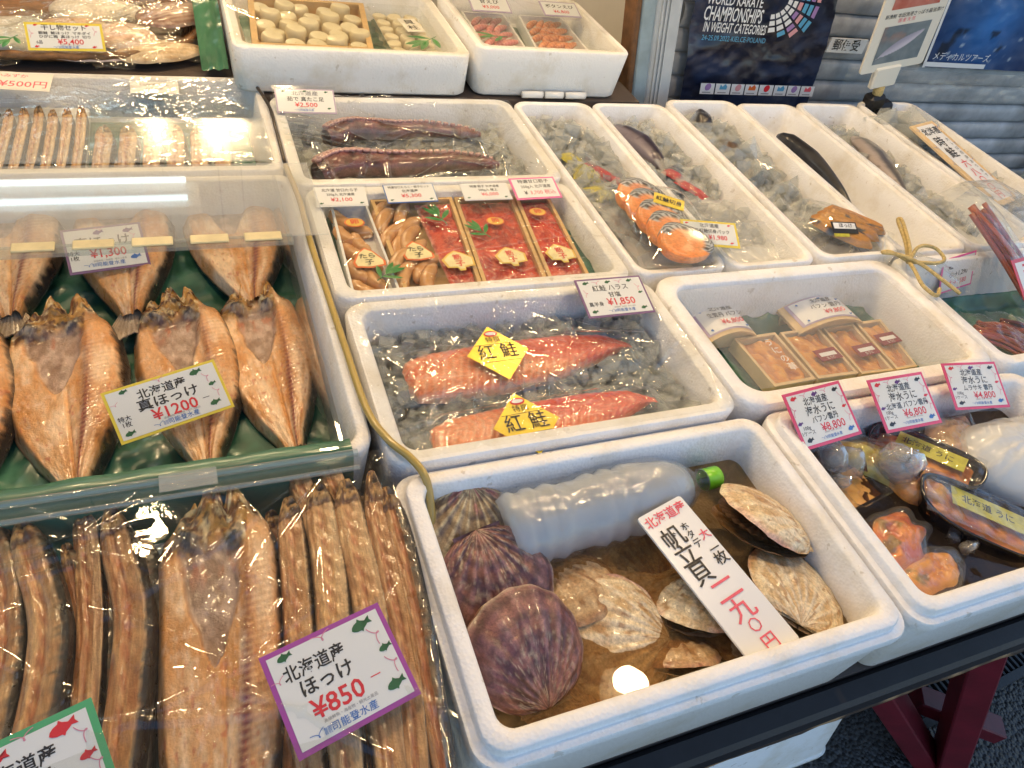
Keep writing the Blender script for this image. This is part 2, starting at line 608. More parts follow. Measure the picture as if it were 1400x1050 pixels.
# ------------------------------------------------------------------ lamps
def emitter(name, col, strength):
    m, nt, p, out = new_mat(name)
    nt.nodes.remove(p)
    e = N(nt, 'ShaderNodeEmission', Strength=strength)
    e.inputs['Color'].default_value = (*col, 1)
    nt.links.new(e.outputs[0], out.inputs['Surface'])
emitter('bulb_glow', (1.0, 0.71, 0.39), 135.0)
emitter('tube_glow', (0.70, 0.92, 1.0), 5.0)

def pendant(label, x, y, z):
    t = thing('pendant_lamp', label, 'lamp', (x, y, z), group='bulbs hung over the stall')
    a = np.linspace(0.0, PI * 0.90, 14)
    MB().lathe([(0.0475 * math.sin(v), -0.0475 * math.cos(v)) for v in a] + [(0.014, 0.055)], 24).build('bulb', 'bulb_glow', t)
    MB().lathe([(0.0001, 0.060), (0.075, 0.056), (0.075, 0.062), (0.020, 0.070), (0.020, 0.11), (0.004, 0.12)], 24).build('socket', 'white_plastic', t, sharp=40)
    MB().tube([(0, 0, 0.115), (0, 0, 2.52 - z if y < 1.8 else 3.19 - z)], 0.004, 6).build('cord', 'black_plastic', t)
    return t
for (x, y, z, l) in ((0.955, 0.59, 2.0, 'lit globe bulb hanging above the scallop box'),
                     (-0.20, 1.32, 2.05, 'lit globe bulb added to brighten the open dried fish'),  # extra lamp, added because the left side came out too dark
                     (-0.45, 1.70, 2.10, 'lit globe bulb hanging at the shop front on the left'),
                     (0.30, 1.62, 2.10, 'lit globe bulb hanging above the raised scallop meat box'),
                     (1.05, 1.55, 2.10, 'lit globe bulb hanging above the ice boxes'),
                     (1.85, 1.45, 2.10, 'lit globe bulb hanging at the right end of the stall'),
                     (0.10, 3.50, 2.0, 'lit globe bulb hanging inside the shop, nearest the middle'),
                     (0.22, 3.72, 2.05, 'lit globe bulb hanging inside the shop to the right'),
                     (-0.16, 3.75, 2.1, 'lit globe bulb hanging deep inside the shop')):
    pendant(l, x, y, z)
tf = thing('tube_lamp', 'twin fluorescent tube lamp inside the shop', 'lamp', (-0.75, 3.16, 2.1))
for dy in (-0.075, 0.075):
    MB().tube([(-0.5, dy, 0), (0.70, dy, 0)], 0.014, 10).build('tube', 'tube_glow', tf)
MB().box(-0.55, 0.75, -0.11, 0.11, 0.03, 0.07, bevel=0.01).build('housing', 'white_plastic', tf, smooth=False)
for dx in (-0.3, 0.5):
    MB().tube([(dx, 0, 0.07), (dx, 0, 1.08)], 0.004, 6).build('cord', 'steel', tf)

# ------------------------------------------------------------------ table
tb = thing('display_table', 'long black edged table carrying the foam boxes', 'table', (0, 0, 0))
MB().box(-0.9, 2.35, 0.185, 1.495, 0.645, 0.688).build('top', 'table_top', tb, smooth=False)
MB().box(-0.9, 2.35, 0.150, 0.183, 0.640, 0.687, bevel=0.006).build('edge_board', 'table_black', tb, smooth=False)
_e = MB()
_xx = np.linspace(-0.9, 2.35, 220)
_w = 0.006 * (fbm(_xx * 14, 0 * _xx, seed=5) - 0.5)
_prof = [(0.152, 0.639), (0.150, 0.630), (0.158, 0.622), (0.185, 0.620), (0.185, 0.639)]
_P = np.array([[(x, y + (w if i < 3 else 0), z + (w if i in (1, 2) else 0)) for x, w in zip(_xx, _w)] for i, (y, z) in enumerate(_prof)])
_k = fbm(_P[..., 0] * 40, _P[..., 1] * 60, _P[..., 2] * 60, seed=9)
_e.grid(_P, mix((0.05, 0.03, 0.02), (0.36, 0.22, 0.11), sstep(0.45, 0.62, _k)), cu=True)
painted('worn_wood', 0.65, 0.4, 120)
_e.build('worn_edge', 'worn_wood', tb)
MB().box(0.145, 1.02, 1.497, 1.95, 0.80, 0.848).build('rear_shelf', 'table_top', tb, smooth=False)
MB().box(-0.9, 0.143, 1.578, 2.05, 0.80, 0.846).build('rear_shelf', 'table_top', tb, smooth=False)
for x in (-0.8, 0.95):
    MB().box(x, x + 0.05, 1.6, 1.65, 0.0, 0.80).build('leg', 'table_top', tb, smooth=False)

def beam(p0, p1, w, h, name, parent, roll=0.0):
    p0, p1 = Vector(p0), Vector(p1)
    q = (p1 - p0).to_track_quat('Z', 'Y')
    M = Matrix.Translation(p0) @ q.to_matrix().to_4x4() @ Matrix.Rotation(roll, 4, 'Z')
    return MB().box(-w / 2, w / 2, -h / 2, h / 2, 0, (p1 - p0).length, bevel=0.003, M=M).build(name, 'trestle_red', parent, smooth=False)
for dx, lb in ((0.0, 'dark red trestle with crossed legs under the right end of the table'),):
    tr = thing('trestle', lb, 'trestle', (1.2 + dx, 0.2, 0))
    beam((-0.10, 0.03, 0.64), (0.17, -0.11, 0.0), 0.085, 0.05, 'leg', tr, 0.2)
    beam((-0.40, 0.134, 0.64), (0.143, -0.078, 0.0), 0.06, 0.05, 'leg', tr, 0.3)
    beam((0.02, 0.9, 0.64), (0.30, 1.05, 0.0), 0.085, 0.05, 'leg', tr)
    beam((0.27, -0.09, 0.10), (0.10, 0.02, 0.13), 0.05, 0.04, 'brace', tr)
    beam((0.05, 0.0, 0.34), (0.14, 0.97, 0.34), 0.05, 0.03, 'stretcher', tr)
tr2 = thing('trestle', 'dark red trestle under the left end of the table', 'trestle', (-0.6, 0.25, 0))
for p0, p1 in (((0, 0, 0.64), (0.2, -0.06, 0)), ((0.2, 0, 0.64), (0, -0.06, 0)), ((0, 0.9, 0.64), (0.2, 0.95, 0)), ((0.2, 0.9, 0.64), (0, 0.95, 0))):
    beam(p0, p1, 0.08, 0.04, 'leg', tr2)

# drain grate in the ground
gr = thing('drain_grate', 'black iron drain grate in the ground behind the red trestle', 'grate', (1.36, 0.19, 0.0), (0, 0, rad(4)))
MB().box(0, 0.62, -0.02, 0.0, 0.002, 0.03).build('rail', 'grate_iron', gr, smooth=False)
MB().box(0, 0.62, 0.10, 0.115, 0.002, 0.03).build('rail', 'grate_iron', gr, smooth=False)
MB().box(0, 0.62, 0.24, 0.26, 0.002, 0.03).build('rail', 'grate_iron', gr, smooth=False)
_b0 = MB().box(0, 0.007, 0.001, 0.239, 0.004, 0.026).build('bar', 'grate_iron', gr, smooth=False)
for k in range(1, 34):
    o = _b0.copy(); COL.objects.link(o); o.parent = gr; o.location = (k * 0.0185, 0, 0)

# ------------------------------------------------------------------ foam boxes
def foam_box(label, x0, x1, y0, y1, z0, z1, t=0.024, r=0.03, floor=0.03, taper=0.012, lip=True, group='white foam boxes', wave=0.0, seed=0, name='foam_box'):
    cx, cy = (x0 + x1) / 2, (y0 + y1) / 2
    hx, hy = (x1 - x0) / 2, (y1 - y0) / 2
    H = z1 - z0
    tp = taper
    L = []                      # (inset, z, corner radius)
    L.append((tp + 0.006, 0.0, r))
    L.append((tp, 0.006, r))
    if lip:
        L += [(0.005, H - 0.030, r), (0.0, H - 0.027, r), (0.0, H - 0.0145, r), (0.0012, H - 0.0125, r), (0.0095, H - 0.0120, r), (0.0105, H - 0.0105, r), (0.0110, H - 0.002, r), (0.013, H, r)]
        ti = t + 0.006
    else:
        L += [(0.001, H - 0.004, r), (0.004, H, r)]
        ti = t
    L += [(ti - 0.003, H, r), (ti, H - 0.003, r), (ti + 0.006, H - 0.06 if H > 0.1 else H * 0.6, r), (ti + 0.012, floor + 0.012, r), (ti + 0.022, floor, r)]
    rows = []
    for ins, z, rr in L:
        rows.append([(x, y, z) for x, y in rrect(-hx + ins, hx - ins, -hy + ins, hy - ins, max(0.006, rr - ins * 0.4), 6)])
    P = np.array(rows)
    # soft dents
    P[..., 2] += 0.0022 * (fbm((P[..., 0] + cx) * 12, (P[..., 1] + cy) * 12, seed=3, octaves=2) - 0.5) * (P[..., 2] > H * 0.5)
    b = MB()
    b.grid(P, cv=True, flip=True)
    n = P.shape[1]
    b.f.append(tuple(range(n - 1, -1, -1)))
    b.f.append(tuple((len(L) - 1) * n + j for j in range(n)))
    o = b.build(name, 'expanded_polystyrene', sharp=50)
    o.location = (cx, cy, z0)
    return tag(o, label, 'foam box', group)

foam_box('deep white foam box holding scallops in water', 0.168, 0.712, 0.172, 0.519, 0.690, 0.850)
foam_box('white foam box of sea urchin cups in dark water at the front right', 0.718, 1.272, 0.172, 0.519, 0.690, 0.850)
foam_box('white foam box of crushed ice with two red salmon fillets', 0.170, 0.688, 0.522, 0.833, 0.690, 0.850, lip=False)
foam_box('white foam box holding wooden sea urchin trays on green sheet', 0.692, 1.240, 0.522, 0.835, 0.690, 0.850, lip=False, t=0.03, r=0.045)
foam_box('white foam box of four cod roe and salmon roe trays', 0.164, 0.669, 0.837, 1.147, 0.700, 0.850, lip=False)
foam_box('white foam box with two octopus legs on ice', 0.150, 0.672, 1.151, 1.496, 0.700, 0.850, lip=False)
foam_box('long narrow foam ice box with yellow packs beside the octopus', 0.675, 0.872, 0.840, 1.488, 0.700, 0.850, lip=False, t=0.016)
foam_box('long foam ice box with dark fish and salmon slice pack', 0.874, 1.080, 0.840, 1.488, 0.700, 0.850, lip=False, t=0.016)
foam_box('long foam ice box with brown fish pieces under the navy banner', 1.086, 1.296, 0.840, 1.505, 0.704, 0.854, lip=False, t=0.016)
foam_box('long empty looking foam box with one black fish tail', 1.300, 1.494, 0.840, 1.500, 0.700, 0.850, lip=False, t=0.016)
foam_box('long foam box with grey fish in ice, second from right', 1.498, 1.716, 0.840, 1.505, 0.700, 0.852, lip=False, t=0.016)
foam_box('long foam box at far right with the tall price board', 1.722, 1.945, 0.850, 1.515, 0.702, 0.856, lip=False, t=0.016)
foam_box('white foam box with dried salmon sticks on green sheet', 1.246, 1.760, 0.522, 0.834, 0.690, 0.850, lip=False)
foam_box('raised foam box of scallop meat trays at top centre', 0.090, 0.578, 1.498, 1.840, 0.8505, 0.940, lip=False, floor=0.03, taper=0.003)
foam_box('raised foam box of shrimp trays at top centre right', 0.584, 0.966, 1.498, 1.840, 0.8505, 0.958, lip=False, floor=0.04, taper=0.010)
foam_box('foam box under clear sheet at upper left with pale dried fish rows', -0.560, 0.147, 1.205, 1.572, 0.700, 0.850, lip=False, t=0.02)
foam_box('green lined foam box holding the open dried mackerel', -0.560, 0.161, 0.556, 1.200, 0.690, 0.846, lip=False, t=0.018)
foam_box('low foam tray beneath the tightly packed long dried fish', -0.560, 0.158, 0.176, 0.552, 0.690, 0.752, lip=False, t=0.014)
fb = foam_box('upturned white foam box on the ground under the table', 0.40, 1.105, 0.196, 0.52, 0.004, 0.204, taper=0.03)
fb.rotation_euler = (PI, 0, 0)
fb.location.z = 0.204

# ------------------------------------------------------------------ price cards
def fish_outline(L):
    """little printed fish, head left, facing -x"""
    pts = []
    for x, y in ((-.50, 0), (-.42, .12), (-.28, .20), (-.10, .23), (-.02, .34), (.06, .21), (.22, .10), (.33, .04), (.50, .20), (.44, .02), (.50, -.16), (.33, -.05), (.20, -.13), (.02, -.20), (-.06, -.30), (-.12, -.21), (-.30, -.17), (-.43, -.09)):
        pts.append((x * L, y * L))
    return pts

def flat_poly(pts, mat, name, parent, loc, rot=0.0):
    n = len(pts)
    cx = sum(p[0] for p in pts) / n
    cy = sum(p[1] for p in pts) / n
    o = MB().add([(x, y, 0) for x, y in pts] + [(cx, cy, 0)], [(i, (i + 1) % n, n) for i in range(n)]).build(name, mat, parent, smooth=False)
    o.location = loc
    o.rotation_euler = (0, 0, rot)
    return o

FISH_ME = {}
def print_fish(parent, x, y, L, mat, rot=0.2):
    if mat not in FISH_ME:
        o = flat_poly(fish_outline(1.0), mat, 'printed_fish', parent, (x, y, 0.0009), rot)
        FISH_ME[mat] = o.data
    else:
        o = bpy.data.objects.new('printed_fish', FISH_ME[mat])
        COL.objects.link(o)
        o.parent = parent
        o.location = (x, y, 0.0009)
        o.rotation_euler = (0, 0, rot)
    o.scale = (L, L, 1)

CURL_ME = {}
def print_curl(parent, x, y, L, rot=0.0, mat='curl_pink'):
    t = np.linspace(0, 1, 30)
    ang = 2 * PI * t * 1.0
    px = (t - 0.5) * 1.0 + 0.22 * np.sin(ang)
    py = 0.16 * np.cos(ang) + 0.25 * (t - .5) ** 2
    if mat not in CURL_ME:
        P = np.stack([px, py], 1)
        d = np.gradient(P, axis=0)
        nrm = np.stack([-d[:, 1], d[:, 0]], 1)
        nrm /= np.linalg.norm(nrm, axis=1)[:, None]
        w = 0.022
        G = np.zeros((30, 2, 3))
        G[:, 0, :2] = P - nrm * w
        G[:, 1, :2] = P + nrm * w
        o = MB().grid(G).build('printed_curl', mat, parent, smooth=False)
        CURL_ME[mat] = o.data
    else:
        o = bpy.data.objects.new('printed_curl', CURL_ME[mat])
        COL.objects.link(o)
        o.parent = parent
    o.location = (x, y, 0.0009)
    o.rotation_euler = (0, 0, rot)
    o.scale = (L, L, 1)

def price_card(label, loc, rot, w, h, border, lines, bw=0.05, icons=(), curls=(), face='white_card', sleeve=True, shop=None, group='price cards', name='price_card', bend=0.0, corner=0.0):
    t = thing(name, label, 'price card', loc, tuple(rad(a) for a in rot), group)
    b = bw * h
    def sheet(hw, hh, z, mat, nm, thick=0.0):
        n = 9
        xs = np.linspace(-hw, hw, n)
        G = np.zeros((n, 2, 3))
        for j, yy in enumerate((-hh, hh)):
            G[:, j, 0] = xs
            G[:, j, 1] = yy
        G[..., 2] = z
        m = MB().grid(G)
        if thick:
            G2 = G.copy(); G2[..., 2] -= thick
            m.grid(G2, flip=True)
            for e in ((0, 0), (n - 1, n - 1)):
                pass
        return m.build(nm, mat, t, smooth=False)
    MB().box(-w / 2, w / 2, -h / 2, h / 2, -0.0012, 0.0).build('border', border, t, smooth=False)
    sheet(w / 2 - b, h / 2 - b, 0.0005, face, 'face')
    if sleeve:
        sheet(w / 2 + 0.004, h / 2 + 0.005, 0.0018, 'card_sleeve', 'sleeve')
    for ln in lines:
        s, x, y, size, mat = ln[:5]
        bold = ln[5] if len(ln) > 5 else 0.02
        sx = ln[6] if len(ln) > 6 else 1.0
        al = ln[7] if len(ln) > 7 else 'CENTER'
        r = ln[8] if len(ln) > 8 else 0.0
        text(s, x * w, y * h, size * h, mat, t, bold=bold, sx=sx, align=al, rot=r)
    for x, y, L, mat in icons:
        print_fish(t, x * w, y * h, L * h, mat)
    for x, y, L, r in curls:
        print_curl(t, x * w, y * h, L * h, r)
    if shop:
        x, y, s = shop
        text('有限\n会社', (x - 2.9 * s) * w, y * h, s * 0.42 * w, 'ink_blue', t, bold=0.01, line=0.8)
        text('司能登水産', x * w, y * h, s * w, 'ink_blue', t, bold=0.02, spacing=1.05)
        text('高級鮮魚・海産物・観光土産品', x * w, (y + 0.085) * h, s * 0.42 * w, 'ink_grey', t)
        print_curl(t, (x - 3.9 * s) * w, y * h, s * 1.6 * w, 0.2, 'ink_blue')
    return t

GRN = 'ink_green'
DECO_I = [(0.30, 0.36, 0.22, GRN), (-0.33, 0.40, 0.15, GRN), (0.40, 0.06, 0.14, GRN), (0.36, -0.30, 0.20, GRN), (-0.40, -0.36, 0.18, GRN)]
DECO_C = [(-0.02, 0.42, 0.20, 0.1), (0.38, 0.22, 0.20, 1.9), (0.42, -0.10, 0.20, 1.9), (-0.43, 0.2, 0.14, 0.3)]
price_card('yellow edged price card reading 1200 on the open dried fish', (-0.068, 0.722, 0.806), (25, -1, 16), 0.140, 0.072, 'border_yellow',
           [('北海道産', -0.02, 0.25, 0.20, 'ink_black', 0.035, 1.05), ('真ほっけ', 0.0, 0.04, 0.23, 'ink_black', 0.04, 1.15), ('¥1200', 0.02, -0.19, 0.29, 'ink_red', 0.035, 1.05), ('－', 0.30, -0.17, 0.16, 'ink_black', 0.0), ('特大\n1枚', -0.40, -0.14, 0.11, 'ink_black', 0.02)],
           icons=DECO_I, curls=DECO_C, shop=(0.06, -0.375, 0.055))
price_card('magenta edged price card reading 850 on the packed long fish', (0.066, 0.286, 0.866), (10, -1, 13), 0.118, 0.096, 'border_purple',
           [('北海道産', -0.14, 0.22, 0.17, 'ink_black', 0.035, 0.9), ('ほっけ', -0.10, 0.04, 0.18, 'ink_black', 0.04, 1.0), ('¥850', -0.08, -0.18, 0.25, 'ink_red', 0.035, 1.0), ('－', 0.24, -0.15, 0.14, 'ink_red', 0.0)],
           icons=DECO_I[:4], curls=DECO_C, shop=(-0.02, -0.385, 0.075))
price_card('green edged price card with red fish at the bottom left corner', (-0.176, 0.272, 0.856), (12, 0, 15), 0.100, 0.085, 'border_green',
           [('北海道産', -0.12, 0.16, 0.18, 'ink_black', 0.035, 0.95), ('ほっけ', -0.10, -0.03, 0.18, 'ink_black', 0.04, 1.0)],
           bw=0.07, icons=[(0.25, 0.34, 0.26, 'ink_red'), (-0.24, 0.33, 0.24, 'ink_red'), (0.36, 0.0, 0.16, 'ink_red')], curls=DECO_C)
price_card('purple edged price card reading 1300 half under the hinged acrylic lid', (-0.143, 1.062, 0.806), (25, 0, 8), 0.111, 0.077, 'border_mauve',
           [('真ほっけ', -0.02, 0.14, 0.25, 'ink_black', 0.04, 1.0), ('¥1,300', 0.02, -0.12, 0.26, 'ink_red', 0.03, 0.9), ('特大\n1枚', -0.40, -0.12, 0.11, 'ink_black', 0.02)],
           icons=[(0.32, 0.34, 0.2, 'ink_purple'), (-0.05, 0.36, 0.2, 'ink_purple'), (0.34, -0.27, 0.2, 'ink_blue')], curls=DECO_C[:2], shop=(0.02, -0.36, 0.07))

# ------------------------------------------------------------------ materials of the dried fish
painted('dried_flesh', 0.38, 0.55, 420.0, coat=0.35, rvary=0.15, grain=0.20)
painted('long_flesh', 0.36, 0.5, 420.0, coat=0.4, rvary=0.12, grain=0.35, gscale=(320, 60, 320))
painted('green_sheet', 0.32, 0.15, 60.0, coat=0.2)

def green_liner(label, x0, x1, y0, y1, z, amp=0.006, seed=0, up=0.0, res=60):
    xs = np.linspace(x0, x1, res); ys = np.linspace(y0, y1, res)
    X, Y = np.meshgrid(xs, ys, indexing='ij')
    f = fbm(X * 18 + 5 * fbm(X * 7, Y * 7, seed=seed + 1), Y * 18, seed=seed)
    ridge = 1 - np.abs(2 * fbm(X * 11 + 3, Y * 11, seed=seed + 5, octaves=3) - 1) * 3
    Z = z + amp * (f - 0.5) + amp * 0.9 * np.clip(ridge, 0, 1) ** 2
    e = np.minimum(np.minimum(X - x0, x1 - X), np.minimum(Y - y0, y1 - Y))
    if up:
        Z = Z + up * (1 - sstep(0, 0.03, e))
    k = fbm(X * 30, Y * 30, seed=seed + 9)
    C = mix((0.026, 0.105, 0.066), (0.062, 0.20, 0.135), sstep(0.3, 0.7, k))
    o = MB().grid(np.stack([X, Y, Z], 2), C).build('green_sheet', 'green_sheet')
    return tag(o, label, 'liner', 'green plastic liner sheets')
green_liner('green plastic sheet under the open dried mackerel', -0.535, 0.128, 0.578, 1.178, 0.735, 0.008, 1, res=90)
green_liner('green plastic sheet behind the packed long fish', -0.540, 0.140, 0.20, 0.545, 0.722, 0.006, 2)

# green sheet drawn over the front wall of the box
_yy = [0.640, 0.606, 0.594, 0.586, 0.578, 0.566, 0.553, 0.549, 0.546, 0.544]
_zz = [0.748, 0.770, 0.800, 0.838, 0.852, 0.8535, 0.852, 0.835, 0.790, 0.735]
_xs = np.linspace(-0.54, 0.132, 70)
_X, _K = np.meshgrid(_xs, np.arange(10), indexing='ij')
_f = fbm(_X * 25, _K * 0.7, seed=66)
tag(MB().grid(np.stack([_X, np.array(_yy)[_K] + 0.003 * (_f - .5), np.array(_zz)[_K] + 0.005 * (_f - .5)], 2), mix((0.028, 0.11, 0.07), (0.065, 0.20, 0.135), _f)).build('green_sheet', 'green_sheet'), 'green sheet drawn over the wall between open and packed fish', 'liner', 'green plastic liner sheets')

# ------------------------------------------------------------------ open dried fish
def open_fish(name, label, L, W, seed, bright=1.0, slim=False, group='open dried mackerel', tail=True, nu=84, nt=170):
    u = np.linspace(-1, 1, nu); t = np.linspace(0, 1, nt)
    U, T = np.meshgrid(u, t, indexing='ij')
    if slim:
        kt, kw = [0, .04, .10, .2, .45, .7, .88, 1.0], [.55, .80, .94, 1.0, .98, .86, .62, .36]
    else:
        kt, kw = [0, .05, .12, .22, .38, .52, .66, .80, .92, 1.0], [.62, .74, .86, .95, 1.0, .95, .80, .55, .28, .17]
    hw = np.interp(t, kt, kw)
    ker = np.hanning(13); ker /= ker.sum()
    hw = np.convolve(np.pad(hw, 6, mode='edge'), ker, 'valid') * W / 2
    HW = np.broadcast_to(hw, U.shape)
    wob = 0.05 * (fbm(T * 5, np.sign(U) * 3.0, seed=seed + 3) - 0.5) * np.abs(U) ** 2
    X = U * HW * (1 + wob)
    top = 0.035 * (fbm(U * 5.5, 0 * U, seed=seed + 7, octaves=3) - 0.5) + 0.018 * np.exp(-((U + 0.10) / 0.16) ** 2) + 0.020 * np.exp(-((U - 0.52) / 0.18) ** 2) - 0.05 * np.abs(U) ** 3 - 0.025 * np.exp(-((U - 0.25) / 0.12) ** 2) - 0.025 * np.exp(-((U + 0.45) / 0.10) ** 2)
    Y = L / 2 - T * L + top * (1 - sstep(0, 0.18, T))
    bow = 0.02 * np.sin(T * PI) * (1 if seed % 2 else -1)
    X = X + bow * W
    # height
    us = 0.50 - 0.20 * T                                   # spine line on the right half
    ridge = np.exp(-((U - us) / 0.10) ** 2)
    Z = 0.012 + 0.010 * np.cos(U * 1.3) * (1 - 0.3 * T)
    Z = Z + 0.010 * np.exp(-((U - 0.62) / 0.30) ** 2) * sstep(0.05, 0.2, T) + 0.0035 * ridge * sstep(0.12, 0.3, T)
    Z = Z - 0.020 * sstep(0.80, 1.0, np.abs(U)) ** 1.5
    cavw = (0.62 - 0.24 * fbm(T * 9, U * 0 + np.sign(U), seed=seed)) * np.clip((0.52 - T) / 0.31, 0, 1) ** 0.6
    cav = (1 - sstep(0.82, 1.08, np.abs(U + 0.10) / np.maximum(cavw, 1e-3))) * sstep(0.15, 0.20, T) * (T < 0.52)
    Z = Z - 0.006 * cav
    headm = 1 - sstep(0.175, 0.215, T + 0.03 * (fbm(U * 6, T * 6, seed=seed + 2) - 0.5) + 0.05 * np.exp(-((U - 0.02) / 0.12) ** 2) + 0.10 * sstep(0.42, 0.55, U))
    lob = np.exp(-((U + 0.52) / 0.26) ** 2) + 0.9 * np.exp(-((U - 0.24) / 0.18) ** 2)
    arch = np.abs(T - 0.125 + 0.07 * np.exp(-((U + 0.05) / 0.16) ** 2))
    Z = Z + headm * (0.010 * lob * np.exp(-((T - 0.11) / 0.07) ** 2) + 0.011 * (fbm(U * 9, T * 45, seed=seed + 4) - 0.5))
    gill = np.exp(-((T - 0.160 - 0.022 * np.cos(U * 5)) / 0.022) ** 2) * np.clip(lob, 0, 1)
    Z = Z + 0.006 * gill
    groove = np.exp(-((U - 0.02 - 0.05 * T) / 0.035) ** 2) * sstep(0.45, 0.55, T)
    Z = Z - 0.003 * groove
    Z = Z + 0.0022 * (fbm(U * 8, T * 22, seed=seed + 6) - 0.5)
    mus = np.sin((T * L / 0.0042) * 2 * PI * 0.55 + np.abs(U - us) * 16)
    band = sstep(0.0, 0.10, U - us + 0.10) * (1 - sstep(0.30, 0.5, U - us)) * sstep(0.15, 0.3, T)
    Z = Z + 0.00022 * mus * band
    # colour of the flesh, skin and head
    n1 = fbm(U * 3, T * 7, seed=seed + 11); n2 = fbm(U * 14, T * 40, seed=seed + 12); n3 = fbm(U * 5, T * 4, seed=seed + 15)
    C = mix((0.66, 0.34, 0.135), (0.86, 0.60, 0.36), sstep(0.34, 0.66, n1))
    C = mix(C, (0.62, 0.25, 0.055), 0.60 * sstep(0.48, 0.68, n3))
    C = mix(C, (0.86, 0.66, 0.50), 0.35 * sstep(0.55, 0.8, n2))
    C = mix(C, (0.68, 0.32, 0.09), 0.55 * groove)
    C = mix(C, (0.42, 0.15, 0.07), np.clip((0.16 + 0.12 * mus) * band, 0, 1))
    sp = np.exp(-((U - us) / (0.075 + 0.03 * n2)) ** 2) * (0.55 * sstep(0.15, 0.35, T) + 0.6 * sstep(0.38, 0.70, T)) * (0.75 + 0.25 * mus)
    C = mix(C, (0.20, 0.03, 0.025), np.clip(sp, 0, 0.95))
    C = mix(C, (0.50, 0.12, 0.06), 0.6 * sstep(0.80, 0.90, noise(U * 16, T * 50, seed=seed + 20)) * sstep(0.4, 0.6, T))
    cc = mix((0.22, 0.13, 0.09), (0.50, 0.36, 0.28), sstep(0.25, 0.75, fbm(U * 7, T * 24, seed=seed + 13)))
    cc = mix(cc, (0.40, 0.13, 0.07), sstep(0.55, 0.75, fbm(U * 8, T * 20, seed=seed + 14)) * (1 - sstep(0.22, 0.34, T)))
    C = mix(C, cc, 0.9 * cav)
    C = mix(C, (0.60, 0.26, 0.07), 0.55 * (1 - sstep(0.16, 0.26, T)) * (1 - cav))
    hn = fbm(U * 8, T * 40, seed=seed + 16)
    hc = mix((0.14, 0.045, 0.012), (0.50, 0.26, 0.06), sstep(0.36, 0.58, hn))
    hc = mix(hc, (0.74, 0.58, 0.32), 0.9 * sstep(0.56, 0.70, fbm(U * 10, T * 30, seed=seed + 17)))
    hc = mix(hc, (0.03, 0.02, 0.02), 0.9 * sstep(0.62, 0.72, fbm(U * 6, T * 26, seed=seed + 18)))
    C = mix(C, hc, headm)
    C = mix(C, mix((0.055, 0.038, 0.028), (0.46, 0.34, 0.20), sstep(0.48, 0.6, fbm(U * 11, T * 60, seed=seed + 19))), np.clip(gill * 1.2, 0, 1) * (U < 0.45))
    low = np.exp(-((T - 0.196 - 0.022 * np.cos(U * 5)) / 0.012) ** 2) * np.clip(lob, 0, 1) * (U < 0.45)
    C = mix(C, (0.05, 0.02, 0.015), 0.75 * low)
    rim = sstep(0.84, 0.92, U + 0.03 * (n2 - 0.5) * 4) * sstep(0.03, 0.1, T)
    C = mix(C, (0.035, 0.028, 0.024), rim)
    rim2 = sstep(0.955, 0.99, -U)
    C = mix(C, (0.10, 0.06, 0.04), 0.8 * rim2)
    C = np.clip(C * bright, 0, 1)
    t_ = thing(name, label, 'dried fish', group=group)
    P = np.stack([X, Y, Z], 2)
    b = MB().grid(P, C, flip=True)
    Q = P.copy(); Q[..., 2] = np.minimum(Q[..., 2] - 0.004, 0.002)
    b.grid(Q, np.full(C.shape, 0.04))
    for j in (0, nu - 1):
        E = np.stack([P[j], Q[j]], 0)
        b.grid(E, np.full((2, nt, 3), 0.04), flip=(j != 0))
    b.grid(np.stack([P[:, 0], Q[:, 0]], 0), np.stack([C[:, 0], C[:, 0] * 0.5], 0))
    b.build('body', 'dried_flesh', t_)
    if tail:
        a = np.linspace(-1, 1, 29); r = np.linspace(0, 1, 14)
        A, Rr = np.meshgrid(a, r, indexing='ij')
        fx = A * (hw[-1] * 0.9 + Rr * W * 0.26) + bow[0, -1] * W
        fy = -L / 2 + 0.022 - Rr * L * 0.20 * (1 - 0.35 * (1 - np.abs(A)))
        fz = 0.013 * (1 - 0.5 * np.abs(A)) + 0.0012 * np.sin(A * 40) * Rr - 0.007 * Rr + 0.001
        fc = mix((0.30, 0.20, 0.12), (0.55, 0.42, 0.28), 0.5 + 0.5 * np.sin(A * 40 + 2 * fbm(A * 5, Rr * 4, seed=seed)))
        fb_ = MB().grid(np.stack([fx, fy, fz], 2), fc)
        fb_.grid(np.stack([fx, fy, fz - 0.002], 2), fc, flip=True)
        fb_.build('tail_fin', 'dried_flesh', t_)
    return t_

